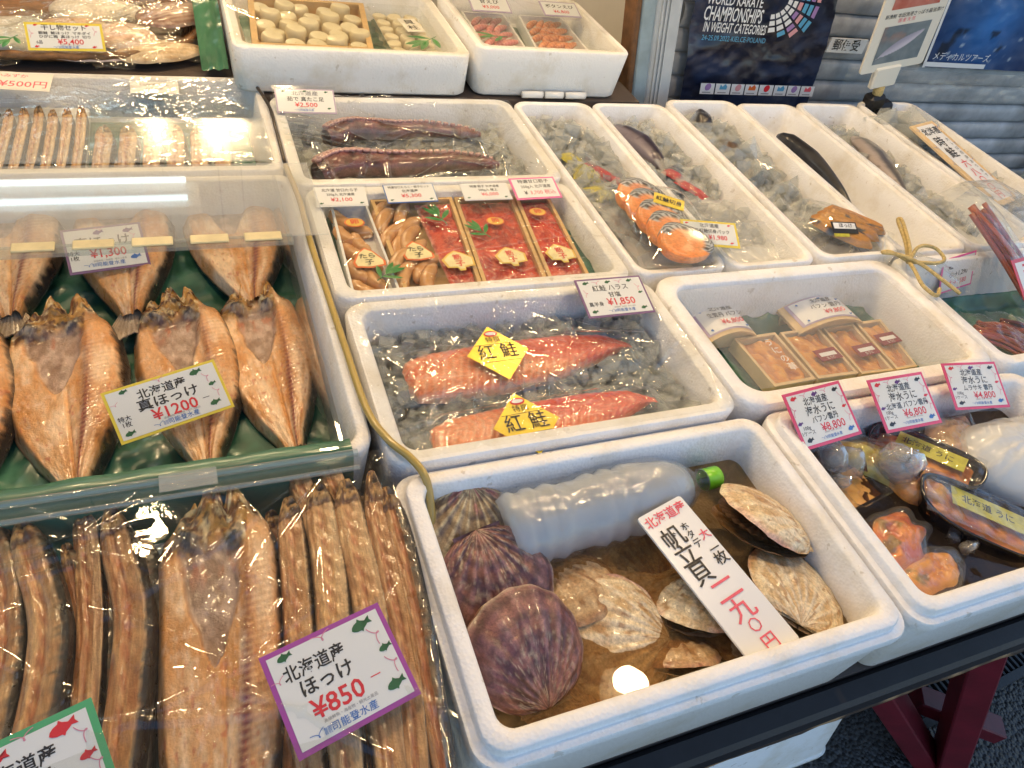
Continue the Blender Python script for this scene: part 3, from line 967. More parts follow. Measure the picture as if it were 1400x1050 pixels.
# front row: tails towards the customer
for (cx, cy, L, W, a, sd, br, lb) in (
        (-0.322, 0.805, 0.340, 0.150, 9, 21, 0.95, 'open dried mackerel at the left picture edge, only its dark right side showing'),
        (-0.193, 0.800, 0.345, 0.158, 5, 32, 1.0, 'wide open dried mackerel left of the yellow price card'),
        (-0.044, 0.806, 0.350, 0.146, 4, 43, 0.95, 'open dried mackerel lying under the yellow price card'),
        (0.068, 0.815, 0.345, 0.138, 3, 54, 1.03, 'open dried mackerel against the right acrylic wall')):
    place(open_fish('open_dried_fish', lb, L, W, sd, br), (cx, cy, 0.752), (rad(1), rad(-4), rad(a)))
for (cx, cy, L, W, a, sd, br, lb) in (
        (-0.420, 1.130, 0.36, 0.15, 6, 61, 0.95, 'open dried mackerel in the back row at the left picture edge'),
        (-0.280, 1.138, 0.372, 0.158, 4, 62, 0.98, 'open dried mackerel in the back row left of the 1300 card'),
        (-0.120, 1.125, 0.380, 0.160, 2, 74, 1.0, 'open dried mackerel in the back row under the 1300 card'),
        (0.046, 1.120, 0.355, 0.165, 3, 85, 1.05, 'open dried mackerel in the back row at the right end')):
    place(open_fish('open_dried_fish', lb, L, W, sd, br, nu=60, nt=130), (cx, cy, 0.766), (rad(2), 0, rad(a)))

# ------------------------------------------------------------------ long fish packed on edge
def long_fish(label, path, z, w, seed, tone=0.5, skin=0.30, head=True, h=0.030):
    p2 = spline([(x, y, z) for x, y in path], 96)
    n = len(p2)
    s = np.linspace(0, 1, n)
    wid = w * np.interp(s, [0, .015, .05, .09, .13, .17, .22, .5, .8, 1.0], [.10, .26, .46, .64, .80, .93, .98, 1.0, .95, .8])
    T = np.gradient(p2, axis=0); T /= np.linalg.norm(T, axis=1)[:, None]
    nx = np.stack([-T[:, 1], T[:, 0], 0 * T[:, 0]], 1)     # left->  points to -x side for downwards path
    nx *= -1 if nx[0, 0] > 0 else 1                         # -x
    right = -nx
    m = 44
    ph = np.linspace(-1, 1, m)
    PH, S = np.meshgrid(ph, s, indexing='ij')
    kp = [-1, -.93, -.80, -.45, -.18, .10, .45, 1 - 2 * skin, 1 - 2 * skin + .12, .85, 1]
    kp[6] = min(.45, 1 - 2 * skin - .12)
    sx = np.interp(PH, kp, [-1, -.98, -.88, -.50, -.20, .10, .36, .70 - (skin - .25) * 1.3, .84, .97, 1.0])
    cz = np.interp(PH, kp, [0, .45, .80, .95, .86, .96, 1.0, 1.0, .80, .35, -.2])
    n1 = fbm(S * 16, PH * 4, seed=seed); n2 = fbm(S * 90, PH * 9, seed=seed + 1); n3 = fbm(S * 5, PH * 14, seed=seed + 2)
    her = np.sin(S * 2 * PI * 84 + (PH + 0.15) * 9 + 3 * n1)
    zz = h * (0.25 + 0.75 * cz) + 0.0035 * (n1 - 0.5)
    edge = np.exp(-((PH - (1 - 2 * skin)) / 0.07) ** 2)
    zz = zz + 0.0018 * edge + 0.0003 * her * (np.abs(PH + 0.15) < 0.4)
    lift = 0.010 * (1 - sstep(0, 0.2, S))
    P = p2[None, :, :] + right[None, :, :] * (sx * wid[None, :] / 2)[..., None]
    P[..., 2] = z + zz * np.interp(s, [0, .03, .12, 1], [.35, .7, 1, 1])[None, :] + lift
    flesh = mix((0.36, 0.13, 0.04), (0.68, 0.40, 0.17), np.clip(tone + 1.5 * (n1 - 0.5) + 0.9 * (n3 - 0.5), 0, 1))
    C = mix(flesh, (0.80, 0.60, 0.35), np.clip(tone, 0, 1) * 0.7 * sstep(0.0, 0.4, PH) * (1 - sstep(0.5, 0.75, PH)) * (0.5 + n3))
    C = mix(C, (0.38, 0.08, 0.04), np.clip((0.40 + 0.35 * her) * np.exp(-((PH + 0.18) / 0.16) ** 2), 0, 1) * sstep(0.1, 0.25, S))
    C = mix(C, (0.46, 0.20, 0.07), 0.30 * sstep(0.2, 0.8, her) * np.exp(-((PH + 0.1) / 0.35) ** 2))
    sk = sstep(1 - 2 * skin - 0.05, 1 - 2 * skin + 0.06, PH + 0.10 * (n2 - 0.5))
    C = mix(C, mix((0.006, 0.005, 0.005), (0.05, 0.045, 0.04), sstep(0.5, 0.8, n2)), sk)
    C = mix(C, (0.10, 0.05, 0.03), 0.7 * sstep(0.75, 1.0, -PH))
    hm = 1 - sstep(0.13, 0.17, S)
    hn = fbm(S * 50, PH * 5, seed=seed + 5)
    hc = mix((0.10, 0.035, 0.012), (0.54, 0.30, 0.11), sstep(0.38, 0.6, hn))
    C = mix(C, hc, hm * 0.95 * (1 - 0.7 * sk))
    eye = np.exp(-(((S - 0.066) / 0.014) ** 2 + ((PH - 0.10) / 0.26) ** 2))
    C = mix(C, (0.02, 0.012, 0.01), np.clip(eye * 1.3, 0, 1))
    P[..., 2] -= 0.006 * eye
    gl = np.exp(-((S - 0.150 - 0.02 * PH ** 2) / 0.009) ** 2)
    C = mix(C, (0.10, 0.03, 0.02), 0.7 * gl * (1 - sk))
    P[..., 2] -= 0.002 * gl
    b = MB().grid(P, C, flip=True)
    o = b.build('long_dried_fish', 'long_flesh')
    return tag(o, label, 'dried fish', 'long dried fish packed side by side')

LONG = [
    ('long dried fish cut by the left picture edge', [(-0.250, .577), (-0.231, .518), (-0.218, .440), (-0.220, .368), (-0.230, .270), (-0.24, .18)], .795, .036, 3, .45, .37),
    ('long dried fish with black back, second from the left', [(-0.217, .558), (-0.203, .511), (-0.184, .432), (-0.186, .359), (-0.197, .281), (-0.21, .18)], .800, .040, 5, .55, .37),
    ('narrow sunken brown dried fish, third from the left', [(-0.178, .530), (-0.165, .485), (-0.152, .416), (-0.154, .351), (-0.159, .270), (-0.165, .18)], .785, .028, 7, .15, .41),
    ('long reddish dried fish left of the pale open one', [(-0.133, .558), (-0.123, .501), (-0.111, .420), (-0.116, .346), (-0.127, .254), (-0.13, .18)], .800, .040, 9, .35, .33),
    ('slim brown dried fish right of the pale open one', [(0.052, .530), (0.050, .469), (0.042, .373), (0.034, .300), (0.028, .186)], .800, .036, 11, .42, .31),
    ('golden dried fish behind the magenta card', [(0.086, .537), (0.084, .475), (0.080, .400), (0.070, .318), (0.058, .183)], .808, .042, 13, .75, .25),
    ('plump golden dried fish with a dark eye hole above the magenta card', [(0.117, .531), (0.114, .464), (0.114, .388), (0.108, .305), (0.096, .183)], .814, .042, 15, .62, .27),
    ('brown dried fish, second from the scallop box', [(0.148, .534), (0.142, .452), (0.139, .375), (0.134, .296), (0.116, .183)], .818, .034, 17, .35, .29),
    ('dark edged dried fish leaning on the scallop box', [(0.158, .505), (0.161, .440), (0.1565, .350), (0.1485, .270), (0.138, .172)], .822, .030, 19, .28, .41),
]
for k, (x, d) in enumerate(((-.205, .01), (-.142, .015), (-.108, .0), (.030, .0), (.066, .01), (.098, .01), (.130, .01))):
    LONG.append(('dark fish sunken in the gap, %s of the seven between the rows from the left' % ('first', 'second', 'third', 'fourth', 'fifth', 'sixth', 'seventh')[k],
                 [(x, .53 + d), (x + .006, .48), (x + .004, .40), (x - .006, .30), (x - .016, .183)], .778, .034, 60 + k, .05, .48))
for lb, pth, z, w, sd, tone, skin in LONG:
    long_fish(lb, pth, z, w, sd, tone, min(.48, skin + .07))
for lb, x, y, z, sd in (('small brown fish head poking up behind the slim fish', .070, .552, .800, 41), ('brown fish head sticking up at the back near the case corner', .105, .560, .803, 43), ('golden fish head wedged behind the reddish long fish', -.156, .545, .790, 45), ('brown fish head at the far left of the packed rows', -.237, .560, .790, 47)):
    long_fish(lb, [(x - .004, y + .012), (x, y - .015), (x + .004, y - .07), (x + .006, y - .16), (x - .004, y - .36)], z, .030, sd, .35, .2)
of = open_fish('open_dried_fish', 'pale open fish with a brown gutted middle among the long fish', 0.40, 0.128, 91, 1.02, slim=True, tail=False, group='long dried fish packed side by side', nt=200)
place(of, (-0.038, 0.352, 0.805), (rad(1), 0, rad(-4)))

# ------------------------------------------------------------------ clear film with folds
def film(label, x0, x1, y0, y1, z, folds, amp=0.004, seed=0, res=110, sag=0.0, mat='cling_film', big=0.0, edge_z=None, group='clear film sheets', name='clear_film'):
    xs = np.linspace(x0, x1, res); ys = np.linspace(y0, y1, int(res * (y1 - y0) / (x1 - x0)) + 2 if (y1 - y0) < (x1 - x0) else res)
    X, Y = np.meshgrid(xs, ys, indexing='ij')
    u = (X - x0) / (x1 - x0); v = (Y - y0) / (y1 - y0)
    bowl = (4 * u * (1 - u)) * (4 * v * (1 - v))
    Z = z - sag * np.sqrt(bowl) + amp * 1.2 * (fbm(X * 9, Y * 9, seed=seed, octaves=2) - 0.5) * np.minimum(1, bowl * 3)
    Z = Z + big * (fbm(X * 22 + 3 * noise(X * 9, Y * 9, seed=seed + 2), Y * 22, seed=seed + 3, octaves=3) - 0.5)
    rng = random.Random(seed)
    for k in range(folds):
        a = rng.uniform(0, PI)
        if rng.random() < 0.6:
            a = rng.choice((0.5, 2.4, 1.2, 0.1)) + rng.uniform(-.3, .3)
        cx, cy = rng.uniform(x0, x1), rng.uniform(y0, y1)
        L = rng.uniform(0.03, 0.13)
        w = rng.uniform(0.0016, 0.005)
        d = (X - cx) * -math.sin(a) + (Y - cy) * math.cos(a)
        s = (X - cx) * math.cos(a) + (Y - cy) * math.sin(a)
        d = d + 0.6 * s * s * rng.uniform(-1, 1)
        Z = Z + rng.uniform(0.4, 1.0) * amp * np.exp(-(d / w) ** 2) * np.clip(1 - (s / L) ** 2, 0, 1)
    o = MB().grid(np.stack([X, Y, Z], 2)).build(name, mat)
    return tag(o, label, 'film', group)

film('crumpled clear film over the packed long dried fish', -0.30, 0.165, 0.17, 0.545, 0.862, 46, 0.006, 4, res=190, sag=0.006)

# ------------------------------------------------------------------ acrylic case round the open fish
ac = thing('acrylic_case', 'clear acrylic case standing round the open dried mackerel', 'display case', (0, 0, 0))
MB().box(0.117, 0.123, 0.566, 1.17, 0.737, 0.862, bevel=0.001).build('side_wall', 'acrylic', ac, smooth=False)
MB().box(-0.52, 0.1165, 0.560, 0.566, 0.737, 0.855, bevel=0.001).build('front_wall', 'acrylic', ac, smooth=False)
MB().box(-0.52, 0.1165, 1.164, 1.170, 0.737, 0.855, bevel=0.001).build('back_wall', 'acrylic', ac, smooth=False)
MB().tube([(-0.52, 0.552, 0.862), (0.135, 0.546, 0.862)], 0.0045, 8).build('front_rim', 'acrylic_edge', ac)
MB().box(-0.52, 0.137, 0.525, 0.5465, 0.8575, 0.8595).build('front_flange', 'acrylic', ac, smooth=False)
MB().tube([(-0.52, 0.530, 0.8615), (0.133, 0.524, 0.8615)], 0.003, 8).build('front_rim', 'acrylic_edge', ac)
MB().box(-0.078, -0.020, 0.530, 0.553, 0.8662, 0.8670).build('tape', 'acrylic_worn', ac, smooth=False)
ld = thing('hinged_cover', 'cloudy hinged acrylic lid reflecting two lamp tubes', 'cover', (0, 0, 0))
M_ = Matrix.Translation((0, 0.985, 0.864)) @ Matrix.Rotation(rad(0.0), 4, 'X')
MB().box(-0.54, 0.180, 0.0, 0.215, 0.0, 0.003, M=M_).build('panel', 'acrylic_worn', ld, smooth=False)
MB().box(-0.54, 0.124, -0.022, -0.0008, 0.0, 0.006, M=M_).build('hinge_strip', 'acrylic_edge', ld, smooth=False)
plain('hinge_yellowed', (0.60, 0.52, 0.30), 0.4, vary=0.2)
for x0, x1 in ((-0.245, -0.193), (-0.172, -0.120), (-0.098, -0.044), (-0.021, 0.032), (0.054, 0.108), (-0.33, -0.27)):
    MB().box(x0, x1, -0.018, 0.003, 0.0064, 0.0095, M=M_, bevel=0.0015).build('hinge_leaf', 'hinge_yellowed', ld, smooth=False)
l2 = thing('cover_sheet', 'flat clear acrylic sheet with small handle over the upper left box', 'cover', (0, 0, 0))
MB().box(-0.54, 0.128, 1.215, 1.366, 0.862, 0.865).build('panel', 'acrylic_scuffed', l2, smooth=False)
MB().box(-0.138, -0.072, 1.298, 1.327, 0.8656, 0.873, bevel=0.002).build('handle', 'acrylic', l2, smooth=False)

# ------------------------------------------------------------------ cord and hose
plain('cord_brown', (0.035, 0.022, 0.010), 0.4)
plain('hose_amber', (0.42, 0.30, 0.08), 0.3, coat=0.3)
_p = spline([(0.10, 1.575, 0.86), (0.125, 1.53, 0.862), (0.1455, 1.43, 0.858), (0.1465, 1.34, 0.858), (0.146, 1.22, 0.856)], 40)
tag(MB().tube(_p, 0.0032, 8).build('power_cord', 'cord_brown'), 'dark brown cord running down beside the octopus box', 'cord')
_p = spline([(0.146, 1.21, 0.856), (0.153, 1.10, 0.854), (0.152, 0.98, 0.852), (0.155, 0.86, 0.852), (0.158, 0.74, 0.852), (0.162, 0.62, 0.853), (0.176, 0.562, 0.857), (0.194, 0.530, 0.858), (0.206, 0.500, 0.853), (0.208, 0.470, 0.825), (0.206, 0.445, 0.785)], 90)
tag(MB().tube(_p, 0.0050, 10).build('water_hose', 'hose_amber'), 'thin amber hose running between the boxes into the scallop water', 'hose')

# ------------------------------------------------------------------ upper left: pale dried fish rows under film, basket of packed sets
painted('pale_fish', 0.4, 0.3, 200, coat=0.2)
def small_fish(b, x, y, z, L, r, seed, ang=0.0):
    n = 26
    s = np.linspace(0, 1, n)
    rr = r * np.interp(s, [0, .05, .2, .5, .85, 1], [.25, .6, .95, 1, .6, .25])
    pts = np.stack([x + np.sin(ang) * s * L, y - np.cos(ang) * s * L, z + 0 * s], 1)
    k = fbm(s * 12, 0 * s, seed=seed)
    C = mix((0.52, 0.40, 0.20), (0.78, 0.70, 0.52), k)
    C = mix(C, (0.10, 0.07, 0.05), np.exp(-((s - 0.06) / 0.02) ** 2))
    b.tube(pts, rr, 10, C)
for k in range(8):
    x = -0.345 + k * 0.0228
    y = 1.490 + 0.008 * math.sin(k * 2.1)
    o = long_fish('small pale dried fish, %s from the left in the film covered row' % ORD[k], [(x, y), (x + .002, y - .05), (x + .001, y - .12), (x - .003, y - .25)], 0.802, 0.021, 200 + k, 0.95, 0.14, h=0.016)
    o.name = 'pale_dried_fish'; o['group'] = 'pale dried fish in a row'
tag(MB().box(-0.37, -0.176, 1.24, 1.535, 0.782, 0.799, bevel=0.003).build('white_tray', 'white_plastic'), 'white tray under the row of pale dried fish', 'tray')
for k in range(6):
    x, y = -0.150 + k * 0.040, 1.44 + 0.01 * math.sin(k * 3.0)
    o = long_fish('pale dried fish dim under the glare of the film, %s along from the middle' % ORD[k], [(x, y), (x + .003, y - .05), (x, y - .10), (x - .004, y - .20)], 0.790, 0.036, 230 + k, 0.7, 0.2, h=0.02)
    o.name = 'pale_dried_fish'; o['group'] = 'pale dried fish beneath the bright film'
green_liner('green plastic sheet in the film covered upper left box', -0.53, 0.110, 1.235, 1.545, 0.765, 0.006, 31)
film('shiny crumpled film stretched over the upper left box', -0.545, 0.128, 1.215, 1.560, 0.853, 40, 0.0035, 12, res=200, sag=0.004, big=0.0065)
price_card('cream handwritten slip with red yen sign at the left edge', (-0.283, 1.510, 0.860), (5, 0, -5), 0.117, 0.060, 'cream_card',
           [('¥500円', 0.14, -0.2, 0.42, 'ink_pink', 0.01, 1.0), ('小みずか', -0.05, 0.25, 0.22, 'ink_pink', 0.0, 1.0)], face='cream_card', sleeve=False)
price_card('pale faded paper slip under the shiny film', (-0.055, 1.525, 0.846), (3, 0, 0), 0.085, 0.045, 'white_card', [('いかみりん', 0.0, 0.18, 0.24, 'ink_grey'), ('1パック', 0.0, -0.15, 0.2, 'ink_grey')], sleeve=False)

# wicker basket
plain('wicker', (0.20, 0.09, 0.03), 0.55, vary=0.5, vscale=60, bump=0.5, bscale=150)
bk = thing('wicker_basket', 'flat brown wicker basket full of packed dried fish sets', 'basket', (-0.26, 1.79, 0.848))
th = np.linspace(0, 2 * PI, 90)
def oval(a, bb, z, wv=0.0, ph=0.0):
    ex = 2.6
    return np.stack([a * np.sign(np.cos(th)) * np.abs(np.cos(th)) ** (2 / ex), bb * np.sign(np.sin(th)) * np.abs(np.sin(th)) ** (2 / ex), z + wv * np.sin(th * 45 + ph)], 1)
for k in range(6):
    MB().tube(oval(0.265 + 0.006 * k, 0.165 + 0.006 * k, 0.004 + k * 0.004, 0.0015, k * PI), 0.0045, 6).build('weave', 'wicker', bk)
MB().tube(oval(0.303, 0.203, 0.026, 0.002), 0.007, 7).build('rim', 'wicker', bk)
_o = oval(0.27, 0.17, 0.004)
MB().add(np.concatenate([_o, [[0, 0, 0.004]]]), [(i, (i + 1) % 90, 90) for i in range(90)]).build('base', 'wicker', bk)

def pack(label, x, y, z, a, bb, h, col1, col2, seed, rz=0.0, tilt=0.0, name='fish_pack'):
    t = thing(name, label, 'fish pack', (x, y, z), (tilt, 0, rz), 'packed dried fish in the basket')
    n = 44
    r = np.linspace(0, 1, n); q = np.linspace(0, 2 * PI, n)
    Rr, Q = np.meshgrid(r, q, indexing='ij')
    X = a * Rr * np.cos(Q) * (1 + 0.18 * np.cos(Q)); Y = bb * Rr * np.sin(Q)
    k1 = fbm(X * 40 + 9, Y * 40, seed=seed)
    Z = h * np.sqrt(np.clip(1 - Rr ** 2.5, 0, 1)) + 0.004 * (k1 - 0.5)
    st = 0.5 + 0.5 * np.sin(Y * 600 + 6 * k1)
    C = mix(mix(col1, col2, sstep(0.3, 0.7, k1)), (0.80, 0.68, 0.52), 0.3 * st)
    MB().grid(np.stack([X, Y, Z], 2), C, flip=True).build('fish', 'dried_flesh', t)
    xs = np.linspace(-1.35 * a, 1.5 * a, 60); ys = np.linspace(-1.35 * bb, 1.35 * bb, 60)
    X, Y = np.meshgrid(xs, ys, indexing='ij')
    rr = np.sqrt((X / (a * 1.1)) ** 2 + (Y / bb) ** 2)
    Z = 0.003 + (h + 0.006) * np.exp(-(rr ** 4) * 0.5) + 0.012 * (fbm(X * 26, Y * 60, seed=seed + 3) - 0.5) + 0.004 * np.sin(X * 90 + Y * 140) * np.clip(rr - .5, 0, 1)
    MB().grid(np.stack([X, Y, Z], 2)).build('wrap', 'cling_film', t)
    return t
pack('clear wrapped orange fish fillet behind the 5400 card', -0.205, 1.685, 0.876, 0.078, 0.058, 0.020, (0.55, 0.28, 0.12), (0.72, 0.46, 0.26), 5, 0.4)
pack('clear wrapped pink flat fish right of the 5400 card', -0.106, 1.675, 0.874, 0.058, 0.068, 0.020, (0.62, 0.34, 0.22), (0.80, 0.60, 0.46), 8, 1.2)
pack('clear wrapped tan dried fish at the front right of the basket', -0.052, 1.635, 0.864, 0.088, 0.042, 0.018, (0.48, 0.30, 0.14), (0.72, 0.52, 0.30), 11, 0.28)
pack('clear wrapped dark brown fish at the back right of the basket', -0.010, 1.775, 0.886, 0.088, 0.055, 0.018, (0.22, 0.09, 0.06), (0.45, 0.26, 0.18), 14, 0.5)
pack('clear wrapped grey white fish at the left edge of the basket', -0.305, 1.685, 0.868, 0.08, 0.07, 0.020, (0.60, 0.58, 0.54), (0.74, 0.72, 0.68), 17, 0.9)
pack('clear wrapped pink fish under the 5400 card', -0.205, 1.620, 0.864, 0.085, 0.028, 0.012, (0.55, 0.35, 0.30), (0.66, 0.48, 0.42), 20, -0.15)
pack('clear wrapped pale fish at the back of the basket', -0.165, 1.800, 0.880, 0.09, 0.06, 0.018, (0.66, 0.58, 0.46), (0.80, 0.72, 0.60), 23, 0.1)
price_card('yellow edged price card reading 5400 on the dried fish basket', (-0.196, 1.600, 0.905), (50, -1, 1), 0.128, 0.050, 'border_yellow',
           [('干し物セット', 0.0, 0.31, 0.22, 'ink_black', 0.03, 1.15), ('銀鮭  鮭ほっけ  マホダイ', 0.0, 0.12, 0.12, 'ink_black', 0.03, 1.3), ('ひがに箱  真ほっけ  切り', 0.0, -0.01, 0.12, 'ink_black', 0.03, 1.3), ('¥5,400', 0.06, -0.19, 0.26, 'ink_red', 0.03, 1.2), ('6品', -0.34, -0.21, 0.14, 'ink_black', 0.02)],
           bw=0.09, icons=[(-0.38, -0.36, 0.16, 'ink_red'), (0.36, -0.36, 0.16, 'ink_red'), (-0.36, 0.40, 0.14, 'ink_red'), (0.3, 0.40, 0.14, 'ink_red')], curls=[(0.40, 0.2, 0.3, 1.6), (-0.42, 0.1, 0.3, 1.6)], shop=(0.04, -0.385, 0.045))
# green cloth hanging beside the basket
xs = np.linspace(0.035, 0.086, 14); ys = np.linspace(1.575, 1.95, 60)
X, Y = np.meshgrid(xs, ys, indexing='ij')
Zc = 0.865 + 0.35 * (Y - 1.575) + 0.022 * (fbm(X * 50, Y * 22, seed=77) - 0.5) 
tag(MB().grid(np.stack([X, Y, Zc], 2), mix((0.025, 0.11, 0.055), (0.05, 0.19, 0.10), fbm(X * 40, Y * 30, seed=3))).build('green_cloth', 'green_sheet'), 'folded green cloth between the basket and raised box', 'cloth')
# bamboo grass printed leaves on the wrapped set
def bamboo(label, loc, rz, s, leaves, tilt=(0, 0), group='decorative bamboo leaves'):
    t = thing('bamboo_sprig', label, 'leaf sprig', loc, (tilt[0], tilt[1], rz), group)
    MB().tube([(0, -0.2 * s, 0.0005), (0, 0.55 * s, 0.0005)], 0.008 * s + 0.0004, 5).build('stem', 'leaf_green', t)
    for a, y, L in leaves:
        n = 8
        q = np.linspace(0, 1, n)
        wv = 0.13 * L * np.sin(q * PI) ** 0.8
        G = np.zeros((n, 3, 3))
        for j, sd in enumerate((-1, 0, 1)):
            lx, ly = wv * sd, q * L
            G[:, j, 0] = (lx * math.cos(a) + ly * math.sin(a)) * s
            G[:, j, 1] = y * s + (-lx * math.sin(a) + ly * math.cos(a)) * s
            G[:, j, 2] = (0.04 - 0.03 * abs(sd)) * s * np.sin(q * PI) + 0.001
        MB().grid(G, flip=True).build('leaf', 'leaf_green', t)
    return t
LV = [(-0.9, 0.0, .7), (-0.35, 0.25, .8), (0.3, 0.3, .8), (0.9, 0.1, .7), (0.0, 0.5, .6)]
bamboo('small green leaf sprig in the pack left of the 5400 card', (-0.283, 1.622, 0.892), 2.6, 0.05, LV)

# ------------------------------------------------------------------ materials for the centre
painted('shell', 0.42, 0.6, 260, coat=0.30, rvary=0.12, grain=0.35, gscale=(260, 260, 260))
painted('salmon_flesh', 0.30, 0.35, 300, coat=0.5, grain=0.22, gscale=(140, 260, 200))
painted('roe', 0.22, 0.3, 500, coat=0.6)
painted('octopus_skin', 0.30, 0.7, 220, coat=0.5, grain=0.35, gscale=(200, 200, 200))
painted('urchin', 0.32, 0.5, 350, coat=0.4)
plain('ice_white', (0.66, 0.67, 0.66), 0.35, coat=0.3, vary=0.06, vscale=30, bump=0.5, bscale=70)
plain('cap_green', (0.22, 0.62, 0.02), 0.3, coat=0.3)
plain('gold_foil', (0.82, 0.62, 0.06), 0.30, metallic=0.35, vary=0.1, bump=0.15, bscale=30)
plain('sticker_gold', (0.80, 0.52, 0.10), 0.35, vary=0.12)
plain('sticker_pale', (0.85, 0.74, 0.40), 0.4, vary=0.15, vscale=60)

def mixed_ice(name, glass, trans, diff, col=(0.80, 0.84, 0.82), tint=(0.93, 0.96, 0.94), rough=0.04):
    m, nt, p, out = new_mat(name)
    nt.nodes.remove(p)
    g_ = N(nt, 'ShaderNodeBsdfGlass', Roughness=rough, IOR=1.31)
    g_.inputs['Color'].default_value = (*tint, 1)
    t_ = N(nt, 'ShaderNodeBsdfTransparent', Color=(*tint, 1))
    d_ = N(nt, 'ShaderNodeBsdfDiffuse', Color=(*col, 1))
    m1 = N(nt, 'ShaderNodeMixShader'); m2 = N(nt, 'ShaderNodeMixShader')
    m1.inputs[0].default_value = trans / (glass + trans)
    m2.inputs[0].default_value = diff
    nt.links.new(g_.outputs[0], m1.inputs[1]); nt.links.new(t_.outputs[0], m1.inputs[2])
    nt.links.new(m1.outputs[0], m2.inputs[1]); nt.links.new(d_.outputs[0], m2.inputs[2])
    gl = N(nt, 'ShaderNodeBsdfGlossy', Roughness=0.05)
    fr = two_sided_fresnel(nt, 1.4)
    m3 = N(nt, 'ShaderNodeMixShader')
    nt.links.new(fr.outputs[0], m3.inputs[0]); nt.links.new(m2.outputs[0], m3.inputs[1]); nt.links.new(gl.outputs[0], m3.inputs[2])
    nt.links.new(m3.outputs[0], out.inputs['Surface'])
mixed_ice('ice_clear', 0.18, 0.82, 0.26, col=(0.80, 0.83, 0.79), tint=(0.985, 0.99, 0.985))
mixed_ice('ice_glassy', 0.30, 0.70, 0.14, col=(0.85, 0.86, 0.86), tint=(0.97, 0.98, 0.98), rough=0.06)
mixed_ice('ice_cloudy', 0.20, 0.80, 0.34, col=(0.92, 0.93, 0.92), tint=(0.98, 0.985, 0.98), rough=0.12)

def water_material(name, tint, murk, murk_col, rough=0.012, bump=0.0):
    m = clear_sheet(name, tint=tint, ior=1.36, rough=rough, haze=murk, haze_col=murk_col, bump=bump, bscale=14)
water_material('brown_water', (0.74, 0.60, 0.42), 0.17, (0.34, 0.24, 0.13))
water_material('dark_water', (0.42, 0.34, 0.27), 0.25, (0.06, 0.045, 0.035), bump=0.25)

# ------------------------------------------------------------------ ice
def ice_chunks(label, x0, x1, y0, y1, z, n, size, seed, mat='ice_clear', mound=0.0, zj=0.012, keep=None, name='crushed_ice'):
    rng = np.random.default_rng(seed)
    if mat == 'ice_clear':
        base = np.array([(x, y, zz) for zz in (-1, 1) for x, y in ((-1, -1), (1, -1), (1, 1), (-1, 1))], float) * 0.5
        F = [(3, 2, 1, 0), (4, 5, 6, 7), (0, 1, 5, 4), (1, 2, 6, 5), (2, 3, 7, 6), (3, 0, 4, 7)]
    else:                                   # rounded melting lumps
        lat = np.linspace(0, PI, 7); lon = np.arange(9) * 2 * PI / 9
        q = np.array([[(np.sin(a) ** .7 * np.cos(o), np.sin(a) ** .7 * np.sin(o), np.cos(a)) for o in lon] for a in lat]) * 0.55
        base = q.reshape(-1, 3)
        F = [(i * 9 + k, i * 9 + (k + 1) % 9, i * 9 + 9 + (k + 1) % 9, i * 9 + 9 + k) for i in range(6) for k in range(9)]
    b = MB()
    c = 0
    while c < n:
        x, y = rng.uniform(x0, x1), rng.uniform(y0, y1)
        if keep is not None and not keep(x, y):
            continue
        s = size * rng.uniform(0.55, 1.3)
        V = base * s * (1.0 if mat == 'ice_clear' else rng.uniform(0.6, 1.6)) * rng.uniform(0.5, 1.2, 3) + rng.uniform(-0.22, 0.22, (len(base), 3)) * s * (1.0 if mat == 'ice_clear' else 0.62)
        E_ = np.array(Euler(rng.uniform(0, 6.28, 3)).to_matrix())
        u, v = (x - x0) / (x1 - x0), (y - y0) / (y1 - y0)
        V = V @ E_.T + [x, y, z + mound * 4 * u * (1 - u) * 4 * v * (1 - v) + rng.uniform(-zj, zj)]
        b.add(V, F)
        c += 1
    return tag(b.build(name, mat, smooth=(mat != 'ice_clear')), label, 'ice', kind='stuff')

def ice_bed(label, x0, x1, y0, y1, z, amp, seed, res=70, slope=0.0, lump=26.0, name='ice_bed', mat='ice_white'):
    xs = np.linspace(x0, x1, res); ys = np.linspace(y0, y1, res)
    X, Y = np.meshgrid(xs, ys, indexing='ij')
    cell = np.abs(fbm(X * lump, Y * lump, seed=seed, octaves=4) - 0.5) * 2
    Z = z + amp * (1 - cell) + slope * (X - x0) / (x1 - x0) + amp * 1.5 * (fbm(X * 7, Y * 7, seed=seed + 3) - 0.5)
    return tag(MB().grid(np.stack([X, Y, Z], 2)).build(name, mat), label, 'ice', kind='stuff')

